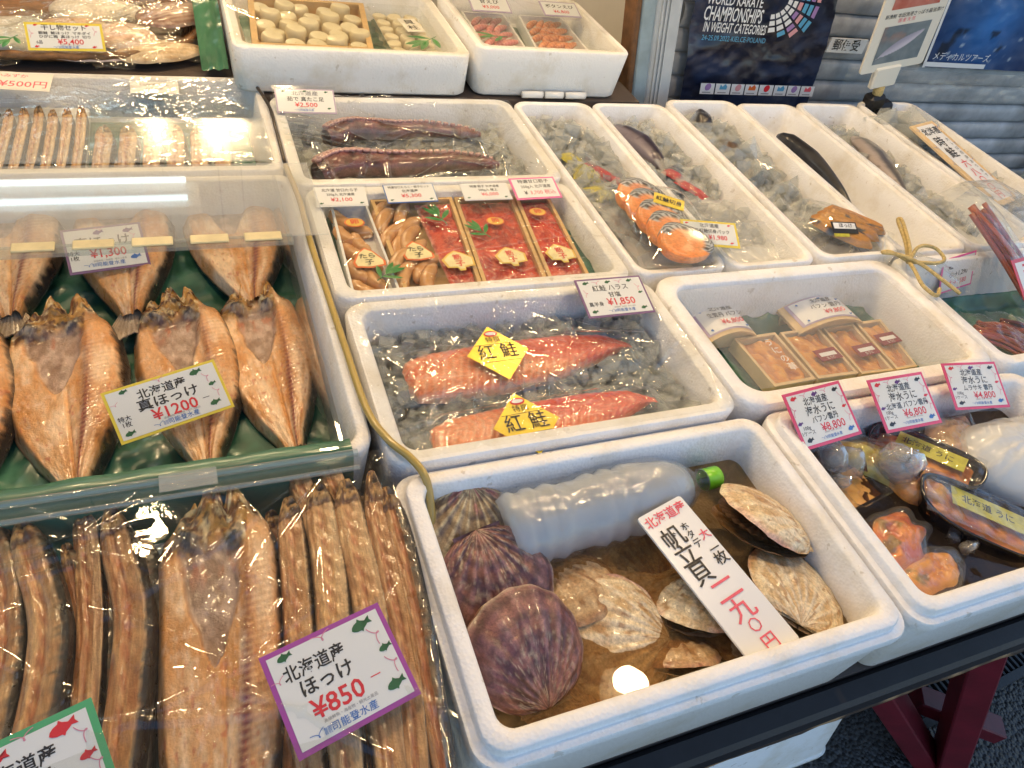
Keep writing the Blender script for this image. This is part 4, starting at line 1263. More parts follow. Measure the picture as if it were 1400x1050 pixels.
# ------------------------------------------------------------------ scallops
def shell_half(R, H, kind, seed, flip=False, nth=121, nr=34):
    th = np.linspace(-1, 1, nth); r = np.linspace(0.0, 1, nr)
    TH, RR = np.meshgrid(th, r, indexing='ij')
    ang = TH * rad(80)
    rho = 1.98 * R * np.cos(ang) ** 0.80 * (1 + 0.02 * np.sin(TH * 7 + seed))
    ribs = np.cos(TH * PI * 11.5)
    rho = rho * (1 + 0.005 * ribs)
    d = RR * rho
    X = d * np.sin(ang); Y = -R + d * np.cos(ang)
    s = np.clip(RR, 0, 1)
    dome = np.clip(1 - (np.sqrt(X ** 2 + Y ** 2) / (R * 1.03)) ** 2, 0, 1) ** 0.6
    Z = H * dome + (0.0013 if kind in ('purple', 'olive') else 0.0008) * ribs * sstep(0.05, 0.4, s) * (1 - 0.3 * s)
    Z = Z + 0.0012 * (fbm(X * 90, Y * 90, seed=seed) - 0.5) - 0.0007 * sstep(0.5, 1.0, np.sin(s * 30 + 2 * noise(TH * 3, s * 3, seed=seed)))
    n1 = fbm(TH * 5, s * 6, seed=seed + 1); n2 = fbm(TH * 30, s * 22, seed=seed + 2); n3 = fbm(TH * 3, s * 9, seed=seed + 3)
    ringn = 0.5 + 0.5 * np.sin(s * 34 + 3 * n1)
    if kind == 'purple':
        C = mix((0.095, 0.032, 0.030), (0.30, 0.13, 0.10), sstep(0.3, 0.7, n1))
        C = mix(C, (0.45, 0.25, 0.24), 0.55 * sstep(0.0, 1.0, ribs) * sstep(0.35, 0.65, n3))
        C = mix(C, (0.55, 0.46, 0.32), 0.6 * sstep(0.55, 0.7, n2) * (1 - sstep(0.5, 0.9, s)))
        C = mix(C, (0.12, 0.035, 0.06), 0.5 * sstep(0.55, 0.75, fbm(TH * 4, s * 5, seed=seed + 8)))
        C = mix(C, (0.04, 0.018, 0.02), 0.45 * sstep(0.6, 0.9, ringn))
        C = mix(C, (0.50, 0.40, 0.28), sstep(0.975, 1.0, s) * 0.6)
    elif kind == 'olive':
        C = mix((0.14, 0.085, 0.045), (0.40, 0.30, 0.17), sstep(0.3, 0.7, n1))
        C = mix(C, (0.62, 0.54, 0.34), 0.7 * sstep(0.3, 1.0, ribs))
        C = mix(C, (0.35, 0.10, 0.12), 0.7 * sstep(0.55, 0.75, fbm(TH * 4, s * 4, seed=seed + 8)))
        C = mix(C, (0.06, 0.035, 0.03), 0.5 * sstep(0.6, 0.9, ringn))
    else:
        C = mix((0.56, 0.37, 0.17), (0.80, 0.66, 0.42), sstep(0.25, 0.65, n1))
        C = mix(C, (0.86, 0.78, 0.58), 0.45 * sstep(0.1, 1.0, ribs))
        C = mix(C, (0.34, 0.16, 0.05), 0.75 * sstep(0.62, 0.72, fbm(TH * 13, s * 9, seed=seed + 9)))
        C = mix(C, (0.50, 0.28, 0.10), 0.40 * sstep(0.75, 0.95, ringn) * sstep(0.3, 0.6, s))
        C = mix(C, (0.55, 0.22, 0.20), 0.6 * sstep(0.90, 1.0, s) * sstep(0.4, 0.6, n3))
        if kind == 'brown':
            C = C * np.array((0.62, 0.50, 0.40))
    b = MB().grid(np.stack([X, Y, Z], 2), C, flip=False)
    # ears beside the hinge
    for sd in (-1, 1):
        u = np.linspace(0, 1, 10); v = np.linspace(0, 1, 8)
        Uu, Vv = np.meshgrid(u, v, indexing='ij')
        ex = sd * (0.02 + Uu * 0.46 * (1 - 0.12 * Vv)) * R
        ey = -R * 1.0 + Vv * R * (0.06 + 0.38 * Uu)
        ez = H * 0.16 * (1 - Uu) + 0.0012 * np.cos(Vv * 18)
        cc = mix(C[nth // 2, 6], C[nth // 2, 14], Uu * 0.5 + 0.5 * Vv) * 0.9
        b.grid(np.stack([ex, ey, ez], 2), cc, flip=(sd < 0))
    return b

def scallop(label, kind, loc, rz, tilt=(0, 0), R=0.060, H=0.016, gape=0.0, seed=1):
    t = thing('scallop', label, 'scallop', loc, (rad(tilt[0]), rad(tilt[1]), rad(rz)), 'live scallops in the water box')
    o = shell_half(R, H, kind, seed).build('upper_shell', 'shell', t)
    o.location = (0, 0, 0.002)
    o.rotation_euler = (rad(gape), 0, 0)
    if gape:
        o.location = (0, 0, 0.002 + math.sin(rad(gape)) * R)
    lo = shell_half(R * 0.985, 0.012, 'cream' if kind != 'cream' else 'brown', seed + 5, nth=61, nr=16).build('lower_shell', 'shell', t)
    lo.rotation_euler = (0, PI, 0)
    if gape:
        th_ = np.linspace(0, 2 * PI, 60)
        rr = np.linspace(0.2, 1, 6)
        A, Q = np.meshgrid(th_, rr, indexing='ij')
        X = R * 0.9 * Q * np.cos(A); Y = R * 0.9 * Q * np.sin(A)
        Z = 0.004 + 0.3 * math.sin(rad(gape)) * (Y + R) + 0.002 * np.sin(A * 30) * Q
        MB().grid(np.stack([X, Y, Z], 2), mix((0.10, 0.05, 0.03), (0.30, 0.18, 0.10), 0.5 + 0.5 * np.sin(A * 30))).build('mantle', 'shell', t)
    return t

scallop('purple brown scallop at the back left against the box wall', 'olive', (0.258, 0.445, 0.800), 175, (-26, -4), 0.058, seed=11)
scallop('dusky purple scallop, middle of the three on the left', 'purple', (0.263, 0.375, 0.800), 188, (-20, 6), 0.064, seed=23)
scallop('large dark purple scallop at the front left', 'purple', (0.264, 0.290, 0.806), 8, (20, 4), 0.066, H=0.020, seed=37)
scallop('brown scallop sunk beneath the bottle', 'brown', (0.352, 0.352, 0.778), 200, (14, 3), 0.058, seed=41)
scallop('big cream scallop half under water in the middle', 'cream', (0.374, 0.284, 0.775), 75, (-3, -13), 0.072, H=0.018, seed=53)
scallop('cream scallop sunk behind the big cream one', 'cream', (0.436, 0.336, 0.762), 100, (3, 4), 0.060, seed=59)
scallop('cream brown scallop peeping out left of the white board', 'cream', (0.496, 0.296, 0.786), 140, (14, 14), 0.056, seed=61)
scallop('small brown scallop on edge beside the bulb reflection', 'brown', (0.452, 0.246, 0.772), 168, (38, 8), 0.044, seed=67)
scallop('gaping cream pink scallop against the right wall', 'cream', (0.628, 0.362, 0.806), 60, (4, 27), 0.066, H=0.024, gape=11, seed=71)
scallop('yellowish scallop in the front right corner', 'cream', (0.626, 0.272, 0.800), -42, (-14, 12), 0.066, H=0.018, seed=83)
scallop('reddish brown scallop under the foot of the white board', 'brown', (0.525, 0.252, 0.768), 150, (20, 5), 0.046, seed=89)
scallop('tan scallop lying deep in the front left corner', 'brown', (0.300, 0.262, 0.752), 30, (-8, 6), 0.056, seed=97)
scallop('pale brown scallop under water behind the white board', 'brown', (0.452, 0.384, 0.762), 20, (3, -3), 0.056, seed=101)
scallop('dark scallop deep under the white board', 'brown', (0.56, 0.30, 0.755), 60, (4, 6), 0.058, seed=103)

xs = np.linspace(0.2005, 0.6795, 60); ys = np.linspace(0.2045, 0.4865, 40)
X, Y = np.meshgrid(xs, ys, indexing='ij')
tag(MB().grid(np.stack([X, Y, 0.7905 + 0.0004 * (fbm(X * 30, Y * 30, seed=2, octaves=2) - .5)], 2)).build('water', 'brown_water'), 'murky brown water in the scallop box', kind='structure')

# bottle of ice
bt = thing('plastic_bottle', 'big clear bottle of ice with a green cap lying in the water', 'bottle', (0.285, 0.432, 0.802), (0, rad(90), rad(3.5)))
prof = [(0.001, 0.006), (0.030, 0.0), (0.046, 0.006), (0.0515, 0.020)]
for k in range(22):
    z = 0.026 + k * 0.0075
    prof.append((0.0515 - (0.0010 if k % 3 == 1 else 0.0) - (0.004 * math.exp(-((k - 10) / 2.0) ** 2)), z))
prof += [(0.0515, 0.200), (0.050, 0.222), (0.044, 0.248), (0.034, 0.272), (0.022, 0.288), (0.0145, 0.296), (0.0140, 0.304), (0.0170, 0.306), (0.0170, 0.309), (0.0135, 0.310)]
clear_sheet('bottle_plastic', tint=(0.95, 0.97, 0.98), rough=0.06, haze=0.05, haze_col=(0.80, 0.84, 0.88), ior=1.5, bump=0.5, bscale=60)
MB().lathe(prof, 40).build('body', 'bottle_plastic', bt)
mixed_ice('bottle_ice', 0.35, 0.65, 0.45, col=(0.86, 0.89, 0.91), rough=0.2)
ip = [(0.001, 0.010)] + [(max(0.002, r - 0.004 + 0.002 * math.sin(i * 1.7)), z) for i, (r, z) in enumerate(prof[2:30])] + [(0.001, 0.280)]
MB().lathe(ip, 32).build('ice_core', 'bottle_ice', bt)
cp = [(0.0001, 0.336), (0.0135, 0.336), (0.0150, 0.334), (0.0152, 0.312), (0.0148, 0.3105)]
th_ = np.arange(48) * 2 * PI / 48
P = np.array([[((r + (0.0005 if (j % 2 and 0 < i < 4) else 0)) * math.cos(t), (r + (0.0005 if (j % 2 and 0 < i < 4) else 0)) * math.sin(t), z) for j, t in enumerate(th_)] for i, (r, z) in enumerate(cp)])
MB().grid(P, cv=True).build('cap', 'cap_green', bt)

# white plastic price board
pb = thing('price_board', 'white plastic board with brushed red and black writing lying on the scallops', 'price board', (0.508, 0.300, 0.834), (rad(4), rad(-3), rad(14)), 'price cards')
b = MB()
b.poly(rrect(-0.0365, 0.0365, -0.106, 0.106, 0.004, 3), -0.003, 0.0)
b.build('board', 'white_plastic', pb, smooth=False)
for s_, x, y, sz, mt, bo, sx in (('北海道産', 0.0, 0.092, 0.0165, 'ink_pink', 0.03, 1.0), ('帆', -0.012, 0.062, 0.030, 'ink_black', 0.02, 1.1), ('立', -0.013, 0.036, 0.030, 'ink_black', 0.02, 1.1), ('貝', -0.013, 0.010, 0.031, 'ink_black', 0.02, 1.0),
                                 ('ホ', 0.011, 0.068, 0.012, 'ink_black', 0.02, 1.0), ('タ', 0.011, 0.056, 0.012, 'ink_black', 0.02, 1.0), ('テ', 0.011, 0.043, 0.014, 'ink_black', 0.02, 1.0),
                                 ('大', 0.027, 0.048, 0.015, 'ink_pink', 0.02, 1.1), ('一', 0.025, 0.027, 0.016, 'ink_black', 0.02, 1.0), ('枚', 0.024, 0.014, 0.018, 'ink_black', 0.03, 1.1),
                                 ('二', 0.0, -0.020, 0.034, 'ink_pink', 0.02, 1.2), ('九', 0.0, -0.047, 0.030, 'ink_pink', 0.02, 1.2), ('〇', 0.0, -0.068, 0.018, 'ink_pink', 0.02, 1.0), ('円', 0.002, -0.091, 0.022, 'ink_pink', 0.02, 1.0)):
    text(s_, x, y, sz, mt, pb, bold=bo, sx=sx)

# ------------------------------------------------------------------ red salmon fillets on ice
tag(MB().box(0.203, 0.655, 0.555, 0.80, 0.722, 0.745).build('green_sheet', 'green_sheet', smooth=False), 'green sheet beneath the ice of the salmon box', 'liner', 'green plastic liner sheets')
ice_chunks('clear crushed ice round the red salmon fillets', 0.202, 0.656, 0.553, 0.803, 0.792, 1150, 0.019, 5, zj=0.014)
ice_chunks('deeper layer of clear ice under the red salmon', 0.204, 0.654, 0.556, 0.80, 0.768, 500, 0.022, 6, zj=0.012)

def fillet(label, loc, rz, L, W, seed):
    t = thing('salmon_fillet', label, 'salmon fillet', loc, (0, 0, rad(rz)), 'red salmon fillets on ice')
    s = np.linspace(0, 1, 150); u = np.linspace(-1, 1, 60)
    S, U = np.meshgrid(s, u, indexing='ij')
    up = np.interp(s, [0, .02, .1, .4, .7, .88, 1.0], [.30, .62, .84, 1.0, .98, .80, .30])
    dn = np.interp(s, [0, .02, .1, .4, .62, .8, .93, 1.0], [.55, .86, .98, 1.0, .80, .38, .02, -.18])
    Y = np.where(U > 0, U * up[:, None], U * dn[:, None]) * W / 2
    mid = np.interp(s, [0, .5, 1], [0, 0, 0.0])
    X = (S - 0.5) * L
    Z = 0.020 * np.clip(1 - np.abs(U) ** 3.5, 0, 1) ** 0.6 * np.interp(s, [0, .02, .1, .9, 1], [.3, .8, 1, .8, .35])[:, None]
    wv = np.sin((S * 1.0 * L / 0.0062 + 0.9 * np.abs(U - 0.3) * 3.2) * 2 * PI * 0.5 + 2.5 * fbm(S * 5, U * 2, seed=seed))
    Z = Z + 0.0006 * wv
    n1 = fbm(S * 6, U * 2, seed=seed + 1); n2 = fbm(S * 40, U * 9, seed=seed + 2)
    C = mix((0.78, 0.15, 0.055), (0.88, 0.30, 0.14), sstep(0.3, 0.7, n1))
    C = mix(C, (0.93, 0.56, 0.36), np.clip(0.36 * sstep(0.2, 0.9, wv) * (1 - sstep(0.55, 0.8, S + 0.25 * U)), 0, 1))
    red = sstep(0.42, 0.62, S + 0.30 * U + 0.12 * (n1 - 0.5))
    C = mix(C, mix((0.64, 0.055, 0.035), (0.78, 0.12, 0.07), n2), 0.95 * red)
    C = mix(C, (0.92, 0.60, 0.38), 0.7 * sstep(0.80, 0.97, -U) * (1 - red))
    C = mix(C, (0.90, 0.48, 0.34), 0.35 * sstep(0.60, 0.72, n2))
    b = MB().grid(np.stack([X, Y, Z], 2), C, flip=False)
    b.build('flesh', 'salmon_flesh', t)
    # tight bag
    s = np.linspace(-0.06, 1.07, 120); u = np.linspace(-1.35, 1.35, 50)
    S, U = np.meshgrid(s, u, indexing='ij')
    inside = np.clip(1 - np.abs(U / 1.05) ** 4, 0, 1) * np.clip(1 - np.abs((S - 0.5) / 0.53) ** 8, 0, 1)
    Z = 0.004 + 0.0205 * inside ** 0.6 + 0.0034 * (fbm(S * 26 + 3 * U, U * 7, seed=seed + 7) - 0.5) + 0.0020 * np.abs(np.sin(S * 18 + U * 4 + 4 * fbm(S * 3, U * 2, seed=seed + 8))) ** 8
    X = (S - 0.5) * L; Y = U * W / 2 * np.interp(S, [-.06, .7, 1.07], [1, 1, .75])
    MB().grid(np.stack([X, Y, Z], 2)).build('bag', 'cling_film', t)
    # gold diamond label
    d = 0.046
    lb = MB().poly([(0, -d * 1.12), (d * 1.05, 0), (0, d * 1.12), (-d * 1.05, 0)], -0.0004, 0.0).build('label', 'gold_foil', t, smooth=False)
    lb.location = (-0.048 if seed < 200 else -0.050, 0.004 if seed < 200 else -0.012, 0.0310)
    lb.rotation_euler = (rad(6), 0.0, 0.0)
    text('紅 鮭', 0.0, 0.0, 0.030, 'ink_black', lb, bold=0.012, sx=0.92)
    text('特撰', 0.0, 0.024, 0.012, 'ink_black', lb, bold=0.0)
    for yy, hwd in ((0.0165, 0.031), (-0.0165, 0.031)):
        ln = MB().box(-hwd, hwd, -0.0003, 0.0003, 0.0002, 0.0005).build('printed_line', 'ink_black', lb, smooth=False)
        ln.location = (0, yy, 0)
    ov = flat_poly([(0.011 * math.cos(a), 0.006 * math.sin(a)) for a in np.linspace(0, 2 * PI, 20, endpoint=False)], 'ink_red', 'printed_logo', lb, (0, 0.0365, 0.0006))
    flat_poly([(0.0085 * math.cos(a), 0.0032 * math.sin(a)) for a in np.linspace(0, 2 * PI, 20, endpoint=False)], 'white_card', 'printed_logo', lb, (0, 0.0365, 0.0010))
    return t
fillet('red salmon fillet at the back of the ice box', (0.424, 0.708, 0.804), 1, 0.375, 0.104, 111)
fillet('red salmon fillet at the front of the ice box', (0.416, 0.583, 0.808), 2, 0.352, 0.090, 222)
film('crumpled clear film over the red salmon box', 0.175, 0.683, 0.528, 0.828, 0.8545, 60, 0.0065, 21, res=200, sag=0.007)
price_card('purple edged price card reading 1,850 on the salmon box corner', (0.594, 0.776, 0.866), (15, 1, 1), 0.122, 0.074, 'border_mauve',
           [('紅鮭 ハラス', -0.02, 0.22, 0.17, 'ink_black', 0.01, 1.0), ('甘塩', 0.0, 0.04, 0.14, 'ink_black', 0.02, 1.1), ('¥1,850', 0.06, -0.15, 0.25, 'ink_red', 0.03, 1.0), ('真半身', -0.32, -0.18, 0.12, 'ink_black', 0.02)],
           icons=[(0.30, 0.38, 0.15, GRN), (-0.03, 0.38, 0.15, GRN), (-0.36, 0.38, 0.16, GRN), (0.40, 0.05, 0.12, GRN), (0.36, -0.35, 0.16, GRN), (-0.38, -0.36, 0.16, GRN)], curls=[(-0.2, 0.37, 0.2, 0.1), (0.14, 0.37, 0.2, 0.1), (0.40, 0.2, 0.2, 1.8), (-0.40, 0.12, 0.2, 1.6)], shop=(0.08, -0.37, 0.055), bw=0.045)

# ------------------------------------------------------------------ roe trays
green_liner('green plastic sheet under the roe trays', 0.190, 0.643, 0.862, 1.122, 0.805, 0.005, 45, res=50)

def wood_tray(name, label, quad, z0, z1, mat, wall=0.006, cat='tray', group=None):
    """quad: back-left, back-right, front-right, front-left"""
    t = thing(name, label, cat, group=group)
    q = [Vector((x, y, 0)) for x, y in quad]
    c = sum(q, Vector()) / 4
    def inset(d):
        out = []
        for i in range(4):
            a = (q[i - 1] - q[i]).normalized(); b_ = (q[(i + 1) % 4] - q[i]).normalized()
            out.append(q[i] + (a + b_) * d)
        return out
    o_, i_ = inset(0), inset(wall)
    V = [(v.x, v.y, z0) for v in o_] + [(v.x, v.y, z1) for v in o_] + [(v.x, v.y, z1) for v in i_] + [(v.x, v.y, z0 + 0.006) for v in i_]
    F = []
    for i in range(4):
        j = (i + 1) % 4
        F += [(i, 4 + i, 4 + j, j), (4 + i, 8 + i, 8 + j, 4 + j), (8 + i, 12 + i, 12 + j, 8 + j)]
    F += [(0, 1, 2, 3), (12, 15, 14, 13)]
    MB().add(V, F).build('frame', mat, t, smooth=False)
    return t, c

def quad_surface(quad, ins, z, fn, nx=60, ny=60):
    """bilinear patch over the quad inset by ins; fn(u, v, X, Y) -> dz, colour"""
    a, b_, c, d = [np.array(p) for p in quad]
    m = (a + b_ + c + d) / 4
    a, b_, c, d = [p + (m - p) / np.linalg.norm(m - p) * ins for p in (a, b_, c, d)]
    u = np.linspace(0, 1, nx); v = np.linspace(0, 1, ny)
    U, V = np.meshgrid(u, v, indexing='ij')
    XY = ((1 - U) * (1 - V))[..., None] * d + (U * (1 - V))[..., None] * c + (U * V)[..., None] * b_ + ((1 - U) * V)[..., None] * a
    dz, C = fn(U, V, XY[..., 0], XY[..., 1])
    return MB().grid(np.concatenate([XY, (z + dz)[..., None]], 2), C)

def salmon_roe(label, quad, z, ins, seed):
    def fn(U, V, X, Y):
        k = fbm(X * 60, Y * 60, seed=seed)
        eg = noise(X * 330, Y * 330, seed=seed + 1)
        e = sstep(0, 0.08, U) * sstep(0, 0.08, 1 - U) * sstep(0, 0.06, V) * sstep(0, 0.06, 1 - V)
        C = mix((0.30, 0.012, 0.010), (0.56, 0.055, 0.025), sstep(0.3, 0.7, k))
        C = mix(C, (0.75, 0.16, 0.08), 0.4 * sstep(0.6, 0.9, eg))
        C = mix(C, (0.55, 0.30, 0.20), 0.5 * (1 - e))
        return 0.004 * (k - 0.5) + 0.0020 * eg + 0.003 * e, C
    return tag(quad_surface(quad, ins, z, fn, 80, 100).build('salmon_roe', 'roe'), label, 'salmon roe', 'red salmon roe in trays')

def roe_sac(x, y, z, L, r, ang, seed, label, group):
    s = np.linspace(0, 1, 26)
    bend = 0.12 * L * np.sin(s * PI)
    ca, sa = math.cos(ang), math.sin(ang)
    lx = (s - 0.5) * L
    pts = np.stack([x + lx * ca - bend * sa, y + lx * sa + bend * ca, z + 0 * s], 1)
    rr = r * np.clip(np.interp(s, [0, .06, .2, .5, .8, .95, 1], [.2, .6, .95, 1, .9, .55, .15]), 0.05, 1)
    k = fbm(s * 8, 0 * s, seed=seed)
    C = mix((0.46, 0.20, 0.06), (0.66, 0.36, 0.14), k)
    return tag(MB().tube(pts, rr, 12, C).build('cod_roe', 'roe'), label, 'cod roe', group)

T1 = [(0.205, 1.108), (0.268, 1.108), (0.268, 0.864), (0.194, 0.866)]
T2 = [(0.277, 1.122), (0.428, 1.122), (0.402, 0.860), (0.274, 0.863)]
T3 = [(0.432, 1.122), (0.548, 1.122), (0.517, 0.862), (0.404, 0.860)]
T4 = [(0.552, 1.120), (0.622, 1.116), (0.598, 0.864), (0.521, 0.862)]
trays = {}
for k, (q, m, lb) in enumerate(((T1, 'white_plastic', 'narrow white tray of cod roe at the left of the roe box'), (T2, 'wood_tray', 'wide wooden tray with cod roe and red salmon roe'), (T3, 'wood_tray', 'wooden tray of red salmon roe with a leaf sprig'), (T4, 'wood_tray', 'narrow wooden tray of red salmon roe at the right end'))):
    trays[k], _ = wood_tray('roe_tray', lb, q, 0.812, 0.838, m, wall=0.004 if k == 0 else 0.0065, cat='tray', group='roe trays')
for k in range(9):
    roe_sac(0.222 + 0.018 * (k % 2) + 0.003 * math.sin(k * 2), 1.080 - 0.024 * k, 0.8262, 0.062, 0.0125, rad(118 + 14 * math.sin(k * 1.7)), k, 'tan cod roe sac in the white tray, %s from the back' % ORD[k], 'cod roe in the white tray')
for k in range(12):
    roe_sac(0.298 + 0.030 * (k % 2) + 0.004 * math.sin(k * 2.3), 1.095 - 0.0185 * k, 0.826 + 0.003 * (k % 3), 0.085, 0.0125, rad(58 + 12 * math.sin(k * 1.3)), k + 20, 'tan cod roe sac in the wide wooden tray, %s from the back' % ORD[k], 'cod roe in the wooden tray')
salmon_roe('red salmon roe filling the right half of the wide tray', [(0.352, 1.116), (0.424, 1.116), (0.398, 0.868), (0.352, 0.868)], 0.829, 0.006, 3)
salmon_roe('red salmon roe in the tray with the leaf sprig', T3, 0.829, 0.014, 5)
salmon_roe('red salmon roe in the narrow right tray', T4, 0.829, 0.014, 7)

def sticker(parent, pts, mat, loc, rz, lines, edge=None, tilt=0.0):
    o = flat_poly(pts, edge or mat, 'sticker', parent, loc, rad(rz))
    o.rotation_euler = (rad(tilt), 0, rad(rz))
    if edge:
        flat_poly([(x * 0.86, y * 0.86) for x, y in pts], mat, 'sticker_face', o, (0, 0, 0.0005))
    for s_, x, y, sz, mt, bo in lines:
        text(s_, x, y, sz, mt, o, bold=bo, z=0.0010)
    return o
TRI = [(0.0, 0.030), (0.012, 0.020), (0.026, -0.008), (0.024, -0.020), (0.0, -0.024), (-0.024, -0.020), (-0.026, -0.008), (-0.012, 0.020)]
HEX = [(0.0, 0.028), (0.013, 0.020), (0.028, 0.006), (0.024, -0.016), (0.006, -0.018), (0.004, -0.026), (-0.006, -0.026), (-0.008, -0.018), (-0.024, -0.016), (-0.028, 0.006), (-0.013, 0.020)]
OVAL = [(0.017 * math.cos(a), 0.013 * math.sin(a)) for a in np.linspace(0, 2 * PI, 24, endpoint=False)]
for tr_, x, y in ((0, 0.235, 0.945), (1, 0.318, 0.956)):
    sticker(trays[tr_], TRI, 'sticker_pale', (x, y, 0.8425), 2, [('たら', 0.0, 0.006, 0.014, 'ink_black', 0.03), ('子', 0.0, -0.010, 0.015, 'ink_black', 0.03)], edge='ink_orange')
for tr_, x, y in ((1, 0.380, 0.925), (2, 0.474, 0.927), (3, 0.567, 0.927)):
    sticker(trays[tr_], HEX, 'sticker_pale', (x, y, 0.8425), 3, [('筋', 0.0, 0.008, 0.015, 'ink_red', 0.03), ('子', 0.0, -0.009, 0.017, 'ink_red', 0.03)], edge='sticker_gold')
for tr_, x, y in ((0, 0.234, 1.047), (2, 0.482, 1.033), (3, 0.574, 1.056)):
    sticker(trays[tr_], OVAL, 'sticker_gold', (x, y, 0.8425), 0, [('卵', 0.0, 0.0, 0.016, 'ink_red', 0.02)], edge='ink_orange')
bamboo('green bamboo leaf in the narrow white roe tray', (0.244, 0.894, 0.8425), -0.9, 0.045, LV)
bamboo('green leaf sprig between cod roe and salmon roe', (0.388, 1.040, 0.8425), 0.3, 0.050, LV)
bamboo('green leaf sprig on red salmon roe', (0.452, 0.992, 0.8425), 0.5, 0.045, LV)
film('crumpled clear film over the roe trays', 0.168, 0.664, 0.842, 1.142, 0.8540, 48, 0.0050, 33, res=180, sag=0.003)
CARD_S = [(-0.40, -0.36, 0.16, GRN), (0.38, -0.36, 0.16, GRN)]
price_card('white price card reading 2,100 at the left of the roe box', (0.221, 1.098, 0.861), (12, 0, -1), 0.086, 0.046, 'white_card', [('北海道 甘口たら子', 0.0, 0.30, 0.17, 'ink_black', 0.02, 0.95), ('250g入 北海道産', 0.0, 0.08, 0.15, 'ink_black', 0.02, 0.95), ('¥2,100', 0.0, -0.18, 0.26, 'ink_red', 0.02, 1.1)], icons=CARD_S)
price_card('blue edged price card reading 5,300 on the roe box', (0.343, 1.102, 0.861), (12, 0, 1), 0.091, 0.044, 'ink_blue', [('特選甘口たらこ・筋子セット', 0.0, 0.32, 0.14, 'ink_black', 0.02, 0.95), ('北海道産', 0.0, 0.10, 0.17, 'ink_black', 0.03, 1.0), ('¥5,300', 0.0, -0.16, 0.27, 'ink_red', 0.02, 1.1)], icons=CARD_S, bw=0.03)
price_card('white rounded price card reading 6,000 on the roe box', (0.484, 1.100, 0.861), (12, 0, 0), 0.092, 0.042, 'white_card', [('特選 筋子 北海道産', 0.0, 0.30, 0.16, 'ink_black', 0.01, 1.0), ('500g入 極上', 0.05, 0.08, 0.17, 'ink_black', 0.02, 1.0), ('¥6,000', 0.06, -0.18, 0.26, 'ink_pink', 0.02, 1.1)], icons=CARD_S)
price_card('pink edged price card reading 3,700 at the right of the roe box', (0.583, 1.102, 0.864), (14, 0, 2), 0.094, 0.054, 'border_hotpink', [('特選甘口筋子', 0.0, 0.30, 0.18, 'ink_black', 0.02, 1.1), ('250g入 北海道産', 0.02, 0.06, 0.16, 'ink_black', 0.02, 1.0), ('¥', -0.25, -0.22, 0.24, 'ink_black', 0.02, 1.0), ('3,700 税込', 0.12, -0.22, 0.22, 'ink_pink', 0.01, 1.0)], bw=0.07)

# ------------------------------------------------------------------ octopus legs
tag(MB().box(0.185, 0.640, 1.185, 1.455, 0.755, 0.778).build('green_sheet', 'green_sheet', smooth=False), 'green sheet beneath the octopus legs', 'liner', 'green plastic liner sheets')
ice_chunks('clear crushed ice round the octopus legs', 0.182, 0.642, 1.184, 1.456, 0.792, 650, 0.020, 15, zj=0.012)
def octopus_leg(label, path, r0, seed):
    t = thing('octopus_leg', label, 'octopus leg', group='boiled octopus legs')
    p = spline(path, 90)
    n = len(p); s = np.linspace(0, 1, n)
    r = r0 * np.interp(s, [0, .05, .5, .9, 1], [.75, 1, .9, .6, .25]) * (1 + 0.10 * (fbm(s * 14, 0 * s, seed=seed) - 0.5))
    m = 22
    th = np.arange(m) * 2 * PI / m
    T = np.gradient(p, axis=0); T /= np.linalg.norm(T, axis=1)[:, None]
    nx = np.cross(T, [0, 0, 1.0]); nx /= np.linalg.norm(nx, axis=1)[:, None]
    P = p[:, None, :] + r[:, None, None] * (np.cos(th)[None, :, None] * nx[:, None, :] + 0.85 * np.sin(th)[None, :, None] * np.array([0, 0, 1.0]))
    k = fbm(P[..., 0] * 70, P[..., 1] * 70, P[..., 2] * 70, seed=seed + 1)
    P = P + 0.009 * (k - 0.5)[..., None] * np.array([0, 0.5, 1])
    C = mix((0.055, 0.014, 0.018), (0.20, 0.065, 0.065), sstep(0.3, 0.7, k))
    C = mix(C, (0.45, 0.24, 0.24), 0.5 * (np.cos(th)[None, :] < -0.6) * sstep(0.4, 0.6, k))
    MB().grid(P, C, cv=True).build('arm', 'octopus_skin', t)
    b = MB()
    for q in range(3, n - 4, 3):
        for row, (off, up) in enumerate(((-0.25, 0.88), (-0.70, 0.62))):
            rs = r[q] * 0.25
            c0 = p[q + (row % 2)] + nx[q] * off * r[q] + np.array([0, 0, up * r[q]])
            M = Matrix.Translation(c0) @ Vector(nx[q] * off + np.array([0, 0, up])).to_track_quat('Z', 'Y').to_matrix().to_4x4()
            b.lathe([(rs * 0.35, 0.0008), (rs * 0.5, 0.003), (rs * 0.95, 0.0036), (rs * 1.15, 0.001), (rs * 0.9, -0.003)], 9, np.array([(0.30, 0.12, 0.11), (0.50, 0.28, 0.25), (0.64, 0.42, 0.37), (0.45, 0.22, 0.20), (0.28, 0.10, 0.09)]), M)
    tag(b.build('suckers', 'octopus_skin', t), kind='stuff')
    return t
octopus_leg('boiled octopus leg at the back of the ice box', [(0.245, 1.372, 0.822), (0.30, 1.398, 0.826), (0.38, 1.392, 0.826), (0.47, 1.402, 0.824), (0.575, 1.388, 0.820)], 0.024, 3)
octopus_leg('thicker boiled octopus leg at the front of the ice box', [(0.205, 1.236, 0.822), (0.26, 1.262, 0.827), (0.36, 1.256, 0.828), (0.47, 1.268, 0.826), (0.572, 1.262, 0.822)], 0.029, 9)
film('glossy clear film pulled over the octopus box', 0.154, 0.668, 1.156, 1.484, 0.8540, 60, 0.0065, 51, res=190, sag=0.003)
_f = MB()
